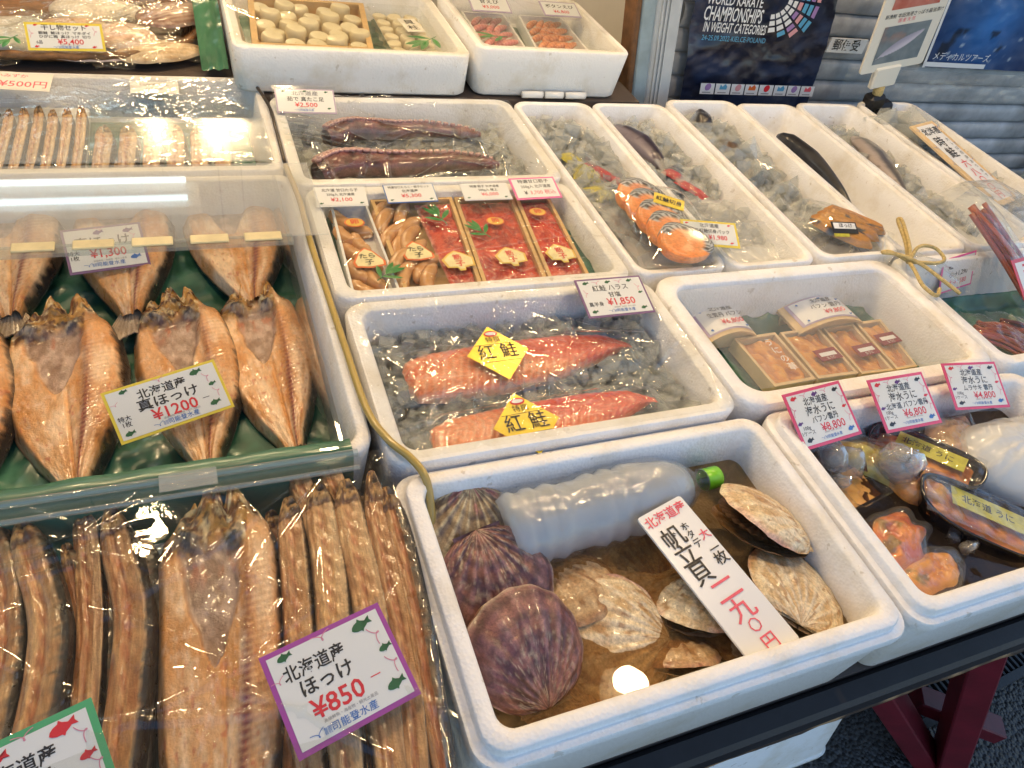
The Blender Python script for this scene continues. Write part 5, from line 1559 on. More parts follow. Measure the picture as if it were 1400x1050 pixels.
for k in range(6):
    y0 = 1.40 - 0.022 * k
    pth = spline([(0.160, y0 + 0.01, 0.857), (0.205, y0 - 0.004, 0.8585), (0.26 + 0.012 * k, y0 - 0.025 - 0.006 * k, 0.8550)], 20)
    _f.tube(pth, np.interp(np.linspace(0, 1, len(pth)), [0, .4, 1], [.0014, .0022, .0004]), 6)
tag(_f.build('film_folds', 'cling_film'), 'fan of stretched film folds at the left of the octopus box', 'film', kind='stuff')
price_card('purple edged price card reading 2500 on the octopus box', (0.216, 1.432, 0.868), (30, 0, -1), 0.114, 0.054, 'border_lilac', [('北海道産', 0.0, 0.30, 0.20, 'ink_grey', 0.02, 1.2), ('茹で 真たこ足', 0.0, 0.06, 0.20, 'ink_black', 0.02, 1.05), ('¥2,500', 0.0, -0.17, 0.24, 'ink_red', 0.03, 1.2)], icons=[(-0.36, 0.38, 0.14, GRN), (0.0, 0.40, 0.14, GRN), (0.36, 0.38, 0.14, GRN), (0.38, -0.3, 0.14, GRN)], shop=(0.0, -0.38, 0.045), bw=0.05)

# ------------------------------------------------------------------ sea urchin trays on green sheet
green_liner('green plastic sheet under the sea urchin trays', 0.735, 1.196, 0.563, 0.795, 0.735, 0.010, 71, up=0.03)

def urchin_surface(label, quad, z, ins, seed, col=((0.66, 0.22, 0.012), (0.84, 0.38, 0.035)), group='orange sea urchin in trays', nx=60, ny=70, tong=0.013):
    def fn(U, V, X, Y):
        wx = X / tong + 1.5 * noise(X * 40, Y * 40, seed=seed)
        wy = Y / (tong * 2.1) + 0.5 * np.floor(wx) + 0.5 * noise(X * 30, Y * 30, seed=seed + 1)
        cell = sstep(0.15, 0.75, noise(X * 95 + 0.4 * Y * 60, Y * 62, seed=seed + 4))
        k = fbm(X * 90, Y * 90, seed=seed + 2)
        C = mix(col[0], col[1], sstep(0.3, 0.7, k) * 0.7 + 0.3 * cell)
        C = mix(C, (0.45, 0.12, 0.006), 0.6 * (1 - sstep(0.1, 0.5, cell)))
        return 0.006 * cell + 0.002 * (k - .5), C
    return tag(quad_surface(quad, ins, z, fn, nx, ny).build('sea_urchin', 'urchin'), label, 'sea urchin', group)

plain('label_maroon', (0.22, 0.015, 0.02), 0.4)
clear_sheet('tray_lid', rough=0.05, haze=0.03, ior=1.45)
UT = [([(0.846, 0.738), (0.940, 0.741), (0.942, 0.619), (0.851, 0.616)], 'first wooden tray of sea urchin, with white brushed writing on its lid', 'first'),
      ([(0.950, 0.739), (1.041, 0.741), (1.038, 0.617), (0.948, 0.619)], 'second wooden sea urchin tray, with a dark red label', 'second'),
      ([(1.050, 0.741), (1.126, 0.739), (1.118, 0.611), (1.044, 0.614)], 'third wooden sea urchin tray, with a dark red label', 'third'),
      ([(1.134, 0.741), (1.200, 0.742), (1.178, 0.612), (1.126, 0.611)], 'fourth sea urchin tray, dim behind the hazy sheet at the right', 'fourth')]
for k, (q, lb, nm) in enumerate(UT):
    t, c = wood_tray('urchin_tray', lb, q, 0.748, 0.775, 'wood_pale', wall=0.006, group='sea urchin trays')
    urchin_surface('orange sea urchin in the %s wooden tray' % nm, q, 0.763, 0.012, 10 + k)
    lid = quad_surface(q, 0.004, 0.7765, lambda U, V, X, Y: (0 * U, np.full(U.shape + (3,), 0.8)), 4, 4).build('lid', 'tray_lid', t)
    cx, cy = (q[0][0] + q[2][0]) / 2, (q[0][1] + q[2][1]) / 2
    if k == 0:
        for i_, ch in enumerate('うにの華'):
            text(ch, cx + 0.012 + 0.003 * i_, cy + 0.036 - 0.021 * i_, 0.019, 'white_card', t, z=0.7775, bold=0.02)
    else:
        lo = MB().box(-0.026, 0.026, -0.014, 0.014, 0, 0.0006).build('label', 'label_maroon', t, smooth=False)
        lo.location = (cx + 0.012, cy - 0.010 if k < 3 else cy + 0.01, 0.778)
        lo.rotation_euler = (0, 0, rad(4))
        MB().box(-0.019, 0.019, -0.004, 0.005, 0.0008, 0.0012).build('printed_strip', 'white_card', lo, smooth=False)
        text('生うに', 0, -0.009, 0.007, 'white_card', lo, z=0.001)

def arched_box(label, loc, rz, w, d, h, price, lines):
    t = thing('wooden_lid_box', label, 'wooden box', loc, (0, 0, rad(rz)), 'arched wooden boxes')
    n = 17
    xs = np.linspace(-w / 2, w / 2, n)
    top = h - 0.022 * (2 * xs / w) ** 2
    for (dz, nm, y0, y1) in ((0, 'arched_lid', -d / 2, d / 2),):
        G = np.zeros((n, 2, 3)); G[:, 0, 0] = xs; G[:, 1, 0] = xs; G[:, 0, 1] = y0; G[:, 1, 1] = y1; G[:, 0, 2] = top; G[:, 1, 2] = top
        G2 = G.copy(); G2[..., 2] -= 0.005
        b = MB().grid(G).grid(G2, flip=True)
        b.grid(np.stack([G[:, 0], G2[:, 0]], 1), flip=True).grid(np.stack([G[:, 1], G2[:, 1]], 1))
        b.build(nm, 'wood_pale', t)
    for y in (-d / 2 + 0.012, d / 2 - 0.018):
        MB().poly([(-w / 2 + 0.004, 0), (w / 2 - 0.004, 0)] + [(x * 0.97, z - 0.006) for x, z in zip(xs[::-1], top[::-1])], 0, 0.006, M=Matrix.Translation((0, y, 0)) @ Matrix.Rotation(PI / 2, 4, 'X')).build('end_board', 'wood_pale', t, smooth=False)
    cw, chh = w * 0.86, d * 0.80
    G = np.zeros((n, 2, 3))
    xs2 = np.linspace(-cw / 2, cw / 2, n)
    tz = h - 0.022 * (2 * xs2 / w) ** 2
    for j, y in enumerate((-chh / 2, chh / 2)):
        G[:, j, 0] = xs2; G[:, j, 1] = y; G[:, j, 2] = tz + 0.0012
    cd = MB().grid(G).build('paper_card', 'border_lilac', t)
    G[..., 0] *= 0.92; G[..., 1] *= 0.90; G[..., 2] = h - 0.022 * (2 * G[..., 0] / w) ** 2 + 0.0020
    MB().grid(G).build('card_face', 'white_card', cd)
    for s_, x, y, sz, mt, sx in lines:
        text(s_, x * cw, y * chh, sz * chh, mt, cd, z=h + 0.0030 - 0.022 * (2 * x * cw / w) ** 2, bold=0.02, sx=sx)
    for x, y in ((-0.36, 0.34), (0.0, 0.38), (0.34, 0.34), (-0.38, -0.36), (0.36, -0.36)):
        o = flat_poly(fish_outline(0.16 * chh), 'ink_blue', 'printed_fish', cd, (x * cw, y * chh, h + 0.0026 - 0.022 * (2 * x * cw / w) ** 2), 0.2)
    return t
arched_box('arched wooden box with price card at the left of the urchin box', (0.842, 0.778, 0.752), 2, 0.116, 0.085, 0.042, '6,800', [('北海道産', 0.0, 0.26, 0.19, 'ink_black', 1.0), ('生雲丹 バフン', 0.0, 0.02, 0.19, 'ink_black', 0.95), ('¥6,800', 0.06, -0.24, 0.25, 'ink_red', 1.0)])
arched_box('wider arched wooden box with price card at the back of the urchin box', (1.068, 0.770, 0.752), 3, 0.165, 0.075, 0.045, '9,800', [('北海道産', 0.0, 0.28, 0.19, 'ink_black', 1.1), ('バフン 雲丹', 0.0, 0.02, 0.21, 'ink_black', 1.15), ('¥9,800', 0.08, -0.24, 0.26, 'ink_red', 1.15)])
clear_sheet('milky_sheet', rough=0.08, haze=0.10, ior=1.45, bump=0.15, bscale=12)
film('thin hazy sheet over the sea urchin trays', 0.730, 1.200, 0.560, 0.800, 0.8445, 6, 0.002, 61, res=70, sag=0.004, mat='milky_sheet')

# ------------------------------------------------------------------ front right box: urchin cups in dark water
xs = np.linspace(0.7505, 1.2395, 90); ys = np.linspace(0.2045, 0.4865, 60)
X, Y = np.meshgrid(xs, ys, indexing='ij')
tag(MB().grid(np.stack([X, Y, 0.7900 + 0.0022 * (fbm(X * 26, Y * 26, seed=4, octaves=3) - .5)], 2)).build('water', 'dark_water'), 'dark rippled water in the front right box', kind='structure')
plain('tray_black', (0.010, 0.009, 0.010), 0.18, coat=0.6)
plain('label_yellow', (0.55, 0.50, 0.05), 0.35, vary=0.2, vscale=80)

def boat_tray(label, loc, rot, L, W, seed):
    t = thing('boat_tray', label, 'tray', loc, tuple(rad(a) for a in rot), 'black boat shaped urchin trays')
    n = 48
    th = np.linspace(0, 2 * PI, n, endpoint=False)
    ex = 2.8
    cx = np.sign(np.cos(th)) * np.abs(np.cos(th)) ** (2 / ex); cy = np.sign(np.sin(th)) * np.abs(np.sin(th)) ** (2 / ex)
    rows = []
    for k, (sc, z) in enumerate(((0.80, 0.0), (0.96, 0.024), (1.0, 0.032), (0.97, 0.034), (0.93, 0.030), (0.86, 0.010), (0.0, 0.008))):
        lift = 0.006 * np.abs(cx) ** 3 if k in (1, 2, 3, 4) else 0
        rows.append(np.stack([cx * L / 2 * sc, cy * W / 2 * sc, z + lift + 0 * cx], 1))
    b = MB().grid(np.array(rows), cv=True, flip=True)
    b.build('hull', 'tray_black', t)
    q = [(-L * 0.40, W * 0.33), (L * 0.40, W * 0.33), (L * 0.40, -W * 0.33), (-L * 0.40, -W * 0.33)]
    def fn(U, V, X, Y):
        k = fbm(X * 70, Y * 70, seed=seed)
        e = sstep(0, .12, U) * sstep(0, .12, 1 - U) * sstep(0, .2, V) * sstep(0, .2, 1 - V)
        return 0.008 * (k - 0.4) + 0.008 * e, mix((0.48, 0.12, 0.015), (0.72, 0.28, 0.06), sstep(0.3, 0.7, k))
    quad_surface(q, 0.0, 0.018, fn, 50, 30).build('urchin_filling', 'urchin', t)
    lb = MB().box(-L * 0.26, L * 0.32, -W * 0.06, W * 0.30, 0.0, 0.0008, M=Matrix.Translation((0, 0, 0.0345))).build('label', 'label_yellow', t, smooth=False)
    text('北海道 うに', 0.0, W * 0.12, W * 0.17, 'ink_black', lb, z=0.0356, bold=0.02)
    # clear lid wrap
    x = np.linspace(-L * 0.46, L * 0.46, 50); y = np.linspace(-W * 0.44, W * 0.44, 34)
    Xx, Yy = np.meshgrid(x, y, indexing='ij')
    MB().grid(np.stack([Xx, Yy, 0.038 + 0.007 * (fbm(Xx * 50, Yy * 50, seed=seed + 4) - 0.4)], 2)).build('wrap', 'bag_film', t)
    return t
boat_tray('black boat shaped urchin tray at the front, lying slanted', (0.985, 0.296, 0.779), (4, 6, -38), 0.215, 0.092, 4)
boat_tray('black boat shaped urchin tray behind, under the 6,800 card', (0.975, 0.405, 0.784), (6, -10, -58), 0.170, 0.085, 8)

def urchin_bag(label, loc, rz, a, bb, h, seed, c1, c2, film_mat='bag_film', name='urchin_bag', tilt=(0, 0)):
    t = thing(name, label, 'urchin bag', loc, (rad(tilt[0]), rad(tilt[1]), rad(rz)), 'bags of sea urchin')
    r = np.linspace(0, 1, 40); q = np.linspace(0, 2 * PI, 60)
    Rr, Q = np.meshgrid(r, q, indexing='ij')
    sq = 0.82 + 0.5 * noise(np.cos(Q) * 2 + seed, np.sin(Q) * 2, seed=seed)
    X = a * Rr * np.cos(Q) * sq; Y = bb * Rr * np.sin(Q) * sq
    k = fbm(X * 60, Y * 60, seed=seed)
    Z = h * np.sqrt(np.clip(1 - Rr ** 3, 0, 1)) + 0.012 * (k - 0.5) * (1 - Rr ** 4)
    C = mix(c1, c2, sstep(0.3, 0.7, k))
    C = mix(C, (0.10, 0.12, 0.03), 0.7 * sstep(0.66, 0.74, fbm(X * 30, Y * 30, seed=seed + 3)))
    MB().grid(np.stack([X, Y, Z], 2), C, flip=True).build('urchin', 'urchin', t)
    Z2 = Z + 0.006 + 0.008 * (fbm(X * 45, Y * 45, seed=seed + 5) - 0.4)
    MB().grid(np.stack([X * 1.12, Y * 1.12, Z2], 2), flip=True).build('bag', film_mat, t)
    return t
OR1, OR2 = (0.55, 0.10, 0.01), (0.78, 0.25, 0.03)
urchin_bag('bag of deep orange urchin by the left wall', (0.836, 0.303, 0.777), 20, 0.062, 0.036, 0.024, 3, OR1, OR2)
urchin_bag('bag of pale orange urchin in the front corner', (0.845, 0.245, 0.776), 8, 0.062, 0.032, 0.022, 7, (0.60, 0.20, 0.03), (0.80, 0.36, 0.08))
urchin_bag('crumpled bag of orange urchin with yellow tag in the middle', (0.925, 0.372, 0.790), -60, 0.060, 0.030, 0.030, 11, (0.52, 0.16, 0.02), (0.72, 0.34, 0.06))
urchin_bag('urchin bag with a yellow paper under the 8,800 card', (0.900, 0.420, 0.788), -50, 0.055, 0.032, 0.026, 13, (0.45, 0.30, 0.04), (0.66, 0.56, 0.10))
urchin_bag('bag of tan urchin behind the black trays', (1.070, 0.425, 0.785), 40, 0.06, 0.045, 0.035, 17, (0.50, 0.28, 0.12), (0.66, 0.44, 0.24))
def cup(label, loc, rz, seed):
    t = thing('clear_cup', label, 'cup', loc, (rad(5), rad(4), rad(rz)), 'clear cups of urchin')
    rows = []
    for sc, z in ((0.82, 0.0), (0.96, 0.028), (1.04, 0.030), (1.04, 0.033)):
        rows.append([(x, y, z) for x, y in rrect(-0.044 * sc, 0.044 * sc, -0.034 * sc, 0.034 * sc, 0.014, 6)])
    MB().grid(np.array(rows), cv=True, flip=True).build('wall', 'tray_lid', t)
    q = [(-0.034, 0.026), (0.034, 0.026), (0.034, -0.026), (-0.034, -0.026)]
    def fn(U, V, X, Y):
        k = fbm(X * 80, Y * 80, seed=seed)
        return 0.006 * k, mix((0.60, 0.26, 0.05), (0.80, 0.46, 0.12), k)
    quad_surface(q, 0.0, 0.010, fn, 30, 24).build('urchin', 'urchin', t)
    return t
cup('clear plastic cup of urchin beneath the 8,800 card', (0.830, 0.395, 0.780), 12, 5)
ice_chunks('few clear ice lumps floating in the front right box', 0.79, 0.92, 0.385, 0.440, 0.815, 9, 0.036, 9, mat='ice_glassy', name='ice_lumps')
ice_chunks('melting ice lumps by the front black tray', 0.90, 0.97, 0.235, 0.29, 0.794, 4, 0.034, 19, mat='ice_glassy', name='ice_lumps')
# bag of ice
ib = thing('ice_bag', 'big frosted plastic bag of ice at the right of the urchin box', 'ice bag', (1.135, 0.372, 0.790))
r = np.linspace(0, 1, 50); q = np.linspace(0, 2 * PI, 90)
Rr, Q = np.meshgrid(r, q, indexing='ij')
X = 0.105 * Rr * np.cos(Q); Y = 0.080 * Rr * np.sin(Q) * (1 + 0.1 * np.sin(3 * Q))
k = fbm(X * 30 + 2, Y * 30, seed=5)
Z = 0.062 * np.sqrt(np.clip(1 - Rr ** 2.6, 0, 1)) + 0.012 * (k - 0.5) * (1 - Rr ** 3)
MB().grid(np.stack([X * 0.95, Y * 0.95, Z - 0.003], 2), flip=True).build('ice', 'ice_white', ib)
Z2 = Z + 0.004 + 0.006 * np.abs(np.sin(Q * 6 + 8 * fbm(X * 12, Y * 12, seed=9))) ** 4 * Rr
clear_sheet('ice_bag_film', rough=0.10, haze=0.30, ior=1.45, bump=0.6, bscale=20)
MB().grid(np.stack([X, Y, Z2], 2), flip=True).build('bag', 'ice_bag_film', ib)

UI = [(-0.36, 0.38, 0.15, 'ink_red'), (0.0, 0.38, 0.15, 'ink_purple'), (0.36, 0.37, 0.15, 'ink_black'), (0.40, 0.05, 0.11, 'ink_red'), (-0.41, -0.06, 0.12, 'ink_purple'), (0.36, -0.35, 0.16, 'ink_blue'), (-0.36, -0.36, 0.16, 'ink_black')]
UC = [(-0.18, 0.39, 0.18, 0.2), (0.18, 0.39, 0.18, 0.2), (0.42, 0.22, 0.22, 1.7), (-0.42, 0.18, 0.22, 1.7), (0.42, -0.12, 0.2, 1.7)]
def uni_card(label, loc, rot, w, h, mid, price):
    return price_card(label, loc, rot, w, h, 'border_pink', [('北海道産', -0.02, 0.27, 0.15, 'ink_black', 0.025, 0.95), ('海水うに', 0.0, 0.10, 0.18, 'ink_black', 0.025, 0.95), (mid, 0.02, -0.06, 0.13, 'ink_black', 0.025, 0.95), (price, 0.10, -0.22, 0.20, 'ink_red', 0.025, 1.0), ('100g\n1ケース', -0.34, -0.20, 0.09, 'ink_black', 0.01)],
                      icons=UI, curls=UC, shop=(0.06, -0.385, 0.05), bw=0.055)
uni_card('pink edged card reading 8,800 hung over the front right box', (0.797, 0.482, 0.862), (25, 0, 5), 0.115, 0.085, 'バフン雲丹', '¥8,800')
uni_card('pink edged card reading 6,800, middle of the three urchin cards', (0.952, 0.476, 0.866), (25, 0, 0), 0.114, 0.084, '北海道 バフン雲丹', '¥6,800')
uni_card('pink edged card reading 4,800, rightmost of the three urchin cards', (1.108, 0.480, 0.870), (25, 0, -7), 0.110, 0.078, 'ムラサキ 雲丹', '¥4,800')

# ------------------------------------------------------------------ long ice boxes
X_ICE = [(0.692, 0.856, 'yellow packs', 0.812, 3), (0.891, 1.063, 'dark fish', 0.806, 5), (1.103, 1.279, 'brown fish pieces', 0.808, 7), (1.316, 1.478, 'black fish tail', 0.775, 9), (1.515, 1.699, 'grey fish', 0.795, 11), (1.739, 1.928, 'tall price board', 0.812, 13)]
for k, (a, b_, nm, z, sd) in enumerate(X_ICE):
    ice_bed('white ice filling the long box of the %s' % nm, a - 0.004, b_ + 0.004, 0.852, 1.476, z - 0.015, 0.010, sd, res=80, lump=34)
    if k != 3:
        ice_chunks('loose ice lumps on top in the box of the %s' % nm, a + 0.004, b_ - 0.004, 0.98 if k < 2 else 0.95, 1.46, z + 0.002, 230, 0.024, sd + 50, mat='ice_clear', zj=0.007)

painted('fish_skin', 0.30, 0.3, 200, coat=0.5)
def whole_fish(label, path, w, h, col_back, col_belly, seed, name='whole_fish', group='whole fish in the ice boxes'):
    t = thing(name, label, 'fish', group=group)
    p = spline(path, 70)
    n = len(p); s = np.linspace(0, 1, n)
    wid = w * np.interp(s, [0, .04, .15, .4, .7, .88, 1], [.2, .5, .85, 1, .7, .32, .22])
    m = 28
    th = np.arange(m) * 2 * PI / m
    T = np.gradient(p, axis=0); T /= np.linalg.norm(T, axis=1)[:, None]
    nx = np.cross(T, [0, 0, 1.0]); nx /= np.linalg.norm(nx, axis=1)[:, None]
    P = p[:, None, :] + wid[:, None, None] / 2 * np.cos(th)[None, :, None] * nx[:, None, :] + (wid * h / w / 2)[:, None, None] * np.sin(th)[None, :, None] * np.array([0, 0, 1.0])
    S, A = np.meshgrid(s, np.cos(th), indexing='ij')
    k = fbm(P[..., 0] * 60, P[..., 1] * 60, seed=seed)
    C = mix(col_back, col_belly, sstep(0.1, 0.7, A + 0.3 * (k - .5)))
    C = mix(C, np.array(col_back) * 0.4, 0.5 * sstep(0.6, 0.7, k))
    eye = np.exp(-(((S - 0.07) / 0.018) ** 2 + ((A + 0.1) / 0.25) ** 2))
    C = mix(C, (0.01, 0.01, 0.01), np.clip(eye * 1.4, 0, 1))
    MB().grid(P, C, cv=True).build('body', 'fish_skin', t)
    a = np.linspace(-1, 1, 15); r = np.linspace(0, 1, 6)
    A2, R2 = np.meshgrid(a, r, indexing='ij')
    F_ = p[-1][None, None, :] + (R2 * w * 0.9)[..., None] * T[-1] + (A2 * (0.10 * w + R2 * 0.42 * w))[..., None] * nx[-1] + np.array([0, 0, 0.001])
    MB().grid(F_, np.broadcast_to(np.array(col_back) * 0.8, F_.shape)).build('tail_fin', 'fish_skin', t)
    return t
whole_fish('dark purple fish half buried in the second ice box', [(0.922, 1.430, 0.818), (0.945, 1.350, 0.824), (0.955, 1.280, 0.822), (0.960, 1.22, 0.812)], 0.060, 0.045, (0.022, 0.012, 0.026), (0.20, 0.17, 0.20), 3)
whole_fish('long black fish on its edge along the box wall', [(1.368, 1.372, 0.826), (1.374, 1.30, 0.826), (1.372, 1.20, 0.824), (1.352, 1.08, 0.818), (1.33, 0.98, 0.808)], 0.046, 0.06, (0.008, 0.008, 0.010), (0.018, 0.018, 0.022), 5)
whole_fish('grey silver fish under loose ice, second box from right', [(1.650, 1.395, 0.810), (1.640, 1.31, 0.814), (1.612, 1.20, 0.812), (1.59, 1.10, 0.806)], 0.070, 0.035, (0.10, 0.095, 0.09), (0.40, 0.34, 0.31), 7)
def fish_piece(label, loc, rz, L, W, H, col, seed, name='fish_piece', group='fish pieces in ice'):
    u = np.linspace(0, PI, 16); v = np.linspace(0, 2 * PI, 24)
    U, V = np.meshgrid(u, v, indexing='ij')
    X = np.sin(U) ** 0.6 * np.cos(V) * L / 2; Y = np.sin(U) ** 0.6 * np.sin(V) * W / 2; Z = np.cos(U) * H / 2
    k = fbm(X * 60 + seed, Y * 60, Z * 60, seed=seed)
    f = 1 + 0.5 * (k - 0.5)
    C = mix(np.array(col) * 0.5, np.array(col) * 1.5, k)
    o = MB().grid(np.stack([X * f, Y * f, Z * f], 2), C).build(name, 'fish_skin')
    place(o, loc, (0.2, 0.1, rad(rz)))
    return tag(o, label, 'fish piece', group)
fish_piece('black fish head at the top of the box under the banner', (1.185, 1.450, 0.826), 60, 0.075, 0.05, 0.04, (0.03, 0.025, 0.025), 3)
fish_piece('brown fish piece in the middle of the box under the banner', (1.185, 1.318, 0.822), 70, 0.085, 0.045, 0.035, (0.11, 0.07, 0.045), 5)
fish_piece('olive brown fish piece lower in the box under the banner', (1.175, 1.235, 0.818), 80, 0.07, 0.04, 0.03, (0.14, 0.10, 0.065), 8)
ice_chunks('round grey ice lumps beside the brown fish pieces', 1.12, 1.24, 1.12, 1.42, 0.823, 30, 0.040, 81, mat='ice_clear', name='ice_lumps', zj=0.004)
# red label scraps and yellow packs
plain('pack_yellow', (0.50, 0.44, 0.04), 0.3, vary=0.3, vscale=50, coat=0.4)
plain('pack_red', (0.42, 0.02, 0.03), 0.35, vary=0.2)
def small_pack(label, loc, rz, a, bb, mat, seed, name='small_pack', tilt=(0, 0)):
    t = thing(name, label, 'pack', loc, (rad(tilt[0]), rad(tilt[1]), rad(rz)), 'small packs in the ice')
    x = np.linspace(-1, 1, 24); y = np.linspace(-1, 1, 24)
    X, Y = np.meshgrid(x, y, indexing='ij')
    Z = 0.007 * (1 - X ** 4) * (1 - Y ** 4) + 0.004 * (fbm(X * 3, Y * 3, seed=seed) - 0.5)
    MB().grid(np.stack([X * a, Y * bb, Z], 2)).build('contents', mat, t)
    MB().grid(np.stack([X * a * 1.15, Y * bb * 1.15, Z + 0.004 + 0.005 * (fbm(X * 5, Y * 5, seed=seed + 1) - 0.4)], 2)).build('bag', 'bag_film', t)
    return t
small_pack('yellow pack at the top of the first ice box', (0.752, 1.290, 0.815), 20, 0.020, 0.026, 'pack_yellow', 3)
small_pack('yellow pack with red edge in the first ice box', (0.762, 1.232, 0.816), -20, 0.030, 0.034, 'pack_yellow', 5)
small_pack('rounded yellow pack lower in the first ice box', (0.757, 1.150, 0.816), 10, 0.026, 0.030, 'pack_yellow', 7)
small_pack('thin red striped pack in the first ice box', (0.798, 1.222, 0.818), 28, 0.012, 0.052, 'pack_red', 9)
small_pack('red label scrap beside the dark purple fish', (0.962, 1.205, 0.822), 30, 0.016, 0.022, 'pack_red', 11)
small_pack('dark red wrapped piece below the dark purple fish', (0.978, 1.150, 0.820), 24, 0.014, 0.040, 'pack_red', 13)
clear_sheet('sheet_white', rough=0.15, haze=0.22, haze_col=(0.68, 0.68, 0.66), ior=1.4, bump=0.6, bscale=14)
film('rumpled milky plastic across the front of the two left ice boxes', 0.700, 1.050, 0.868, 1.075, 0.842, 24, 0.008, 91, res=80, sag=0.0, mat='sheet_white', big=0.010)
film('rumpled milky plastic under the brown fillet pack', 1.105, 1.300, 0.866, 1.03, 0.836, 14, 0.008, 95, res=60, sag=0.0, mat='sheet_white', big=0.012)
# salmon slices pack
sp = thing('salmon_pack', 'vacuum pack of overlapping orange salmon slices with silver skin', 'salmon pack', (0.795, 0.972, 0.856), (0, 0, rad(-8)))
def slice_mesh(seed):
    q = np.linspace(0, 2 * PI, 48, endpoint=False); r = np.array([0.02, .3, .55, .72, .82, .88, .94, 1.0, 1.0])
    Q, R_ = np.meshgrid(q, r, indexing='ij')
    ex = np.sign(np.cos(Q)) * np.abs(np.cos(Q)) ** 0.85
    X = 0.052 * R_ * ex; Y = 0.038 * R_ * np.sin(Q) * (1 - 0.25 * np.cos(Q))
    Z = 0.016 + 0.0012 * (1 - R_ ** 2) + 0 * Q
    Z[:, -1] = 0.0
    k = fbm(X * 70, Y * 70, seed=seed)
    ring = np.sin(R_ * 26 + 2 * np.cos(Q))
    C = mix((0.72, 0.17, 0.03), (0.86, 0.34, 0.10), k)
    C = mix(C, (0.92, 0.58, 0.34), 0.35 * sstep(0.5, 1, ring))
    chk = (np.sin(Q * 30) * np.sin(R_ * 55) > 0)
    back = (np.sin(Q + 0.5) > -0.25)
    C = mix(C, np.where(chk[..., None], (0.02, 0.02, 0.025), (0.42, 0.44, 0.46)), sstep(0.66, 0.72, R_) * back)
    return MB().grid(np.stack([X, Y, Z], 2), C, cu=True)
for k in range(5):
    o = slice_mesh(k).build('salmon_slice', 'salmon_flesh', sp)
    o.location = (-0.018 + 0.006 * k, 0.078 - 0.040 * k, 0.004 + 0.002 * k)
    o.rotation_euler = (rad(16), rad(4), rad(-24 + 4 * k))
lbm = MB().box(-0.03, 0.03, -0.014, 0.014, 0, 0.001).build('label', 'gold_foil', sp, smooth=False)
lbm.location = (0.012, 0.030, 0.034); lbm.rotation_euler = (rad(12), rad(4), rad(-20))
text('紅鮭切身', 0, 0, 0.013, 'ink_black', lbm, z=0.0016, bold=0.03)
x = np.linspace(-0.085, 0.095, 50); y = np.linspace(-0.145, 0.135, 60)
X, Y = np.meshgrid(x, y, indexing='ij')
MB().grid(np.stack([X, Y, 0.004 + 0.036 * np.clip(1 - (X / 0.085) ** 4, 0, 1) * np.clip(1 - (Y / 0.125) ** 4, 0, 1) + 0.007 * (fbm(X * 40, Y * 40, seed=4) - 0.5)], 2)).build('bag', 'cling_film', sp)
price_card('yellow edged price card reading 1,980 on the salmon slice pack', (0.848, 0.902, 0.884), (22, 0, -12), 0.110, 0.054, 'border_yellow', [('北海道産', 0.0, 0.30, 0.18, 'ink_black', 0.02, 1.0), ('天然紅鮭切身パック', 0.0, 0.08, 0.17, 'ink_black', 0.03, 0.95), ('¥1,980', 0.12, -0.16, 0.25, 'ink_red', 0.03, 1.0), ('5切', -0.32, -0.16, 0.15, 'ink_black', 0.02)], icons=[(-0.4, 0.36, 0.14, 'ink_red'), (0.36, 0.36, 0.14, 'ink_red'), (0.36, -0.34, 0.14, 'ink_red'), (-0.4, -0.36, 0.14, 'ink_red')], bw=0.08)
# brown fillet pack
bp = thing('fillet_pack', 'vacuum pack of amber brown fish fillets with green label', 'fillet pack', (1.215, 0.930, 0.850), (rad(5), rad(4), rad(-42)))
for k in range(3):
    s = np.linspace(0, 1, 40); u = np.linspace(-1, 1, 18)
    S, U = np.meshgrid(s, u, indexing='ij')
    wd = 0.026 * np.interp(s, [0, .1, .4, .8, 1], [.3, .8, 1, .75, .15])
    X = (S - 0.5) * 0.135; Y = U * wd[:, None]
    Z = 0.016 * np.clip(1 - U ** 4, 0, 1) ** .6 * np.interp(s, [0, .1, .9, 1], [.3, 1, .9, .2])[:, None]
    kk = fbm(S * 9, U * 3, seed=k)
    C = mix((0.42, 0.17, 0.03), (0.62, 0.30, 0.06), kk)
    C = mix(C, (0.07, 0.07, 0.075), sstep(0.6, 0.66, fbm(S * 6, U * 2.5, seed=k + 9)) * sstep(0.1, 0.5, -U))
    o = MB().grid(np.stack([X, Y, Z], 2), C).build('fillet', 'salmon_flesh', bp)
    o.location = (0.010 * k - 0.01, -0.022 + 0.024 * k, 0.004 + 0.003 * k)
    o.rotation_euler = (0, 0, rad(6 * k - 6))
lbm = MB().box(-0.030, 0.030, -0.012, 0.014, 0, 0.001).build('label', 'ink_black', bp, smooth=False)
lbm.location = (-0.012, -0.034, 0.024); lbm.rotation_euler = (rad(18), 0, rad(35))
MB().box(-0.026, 0.026, -0.002, 0.011, 0.0012, 0.0018).build('printed_strip', 'white_card', lbm, smooth=False)
MB().box(-0.030, 0.006, -0.020, -0.013, 0.0002, 0.0012).build('printed_strip', 'pack_yellow', lbm, smooth=False)
text('ほっけ', 0.002, 0.0045, 0.011, 'ink_black', lbm, z=0.0024, bold=0.03)
x = np.linspace(-0.10, 0.10, 50); y = np.linspace(-0.06, 0.06, 36)
X, Y = np.meshgrid(x, y, indexing='ij')
MB().grid(np.stack([X, Y, 0.004 + 0.024 * np.clip(1 - (X / 0.09) ** 4, 0, 1) * np.clip(1 - (Y / 0.055) ** 4, 0, 1) + 0.006 * (fbm(X * 40, Y * 40, seed=14) - 0.5)], 2)).build('bag', 'cling_film', bp)

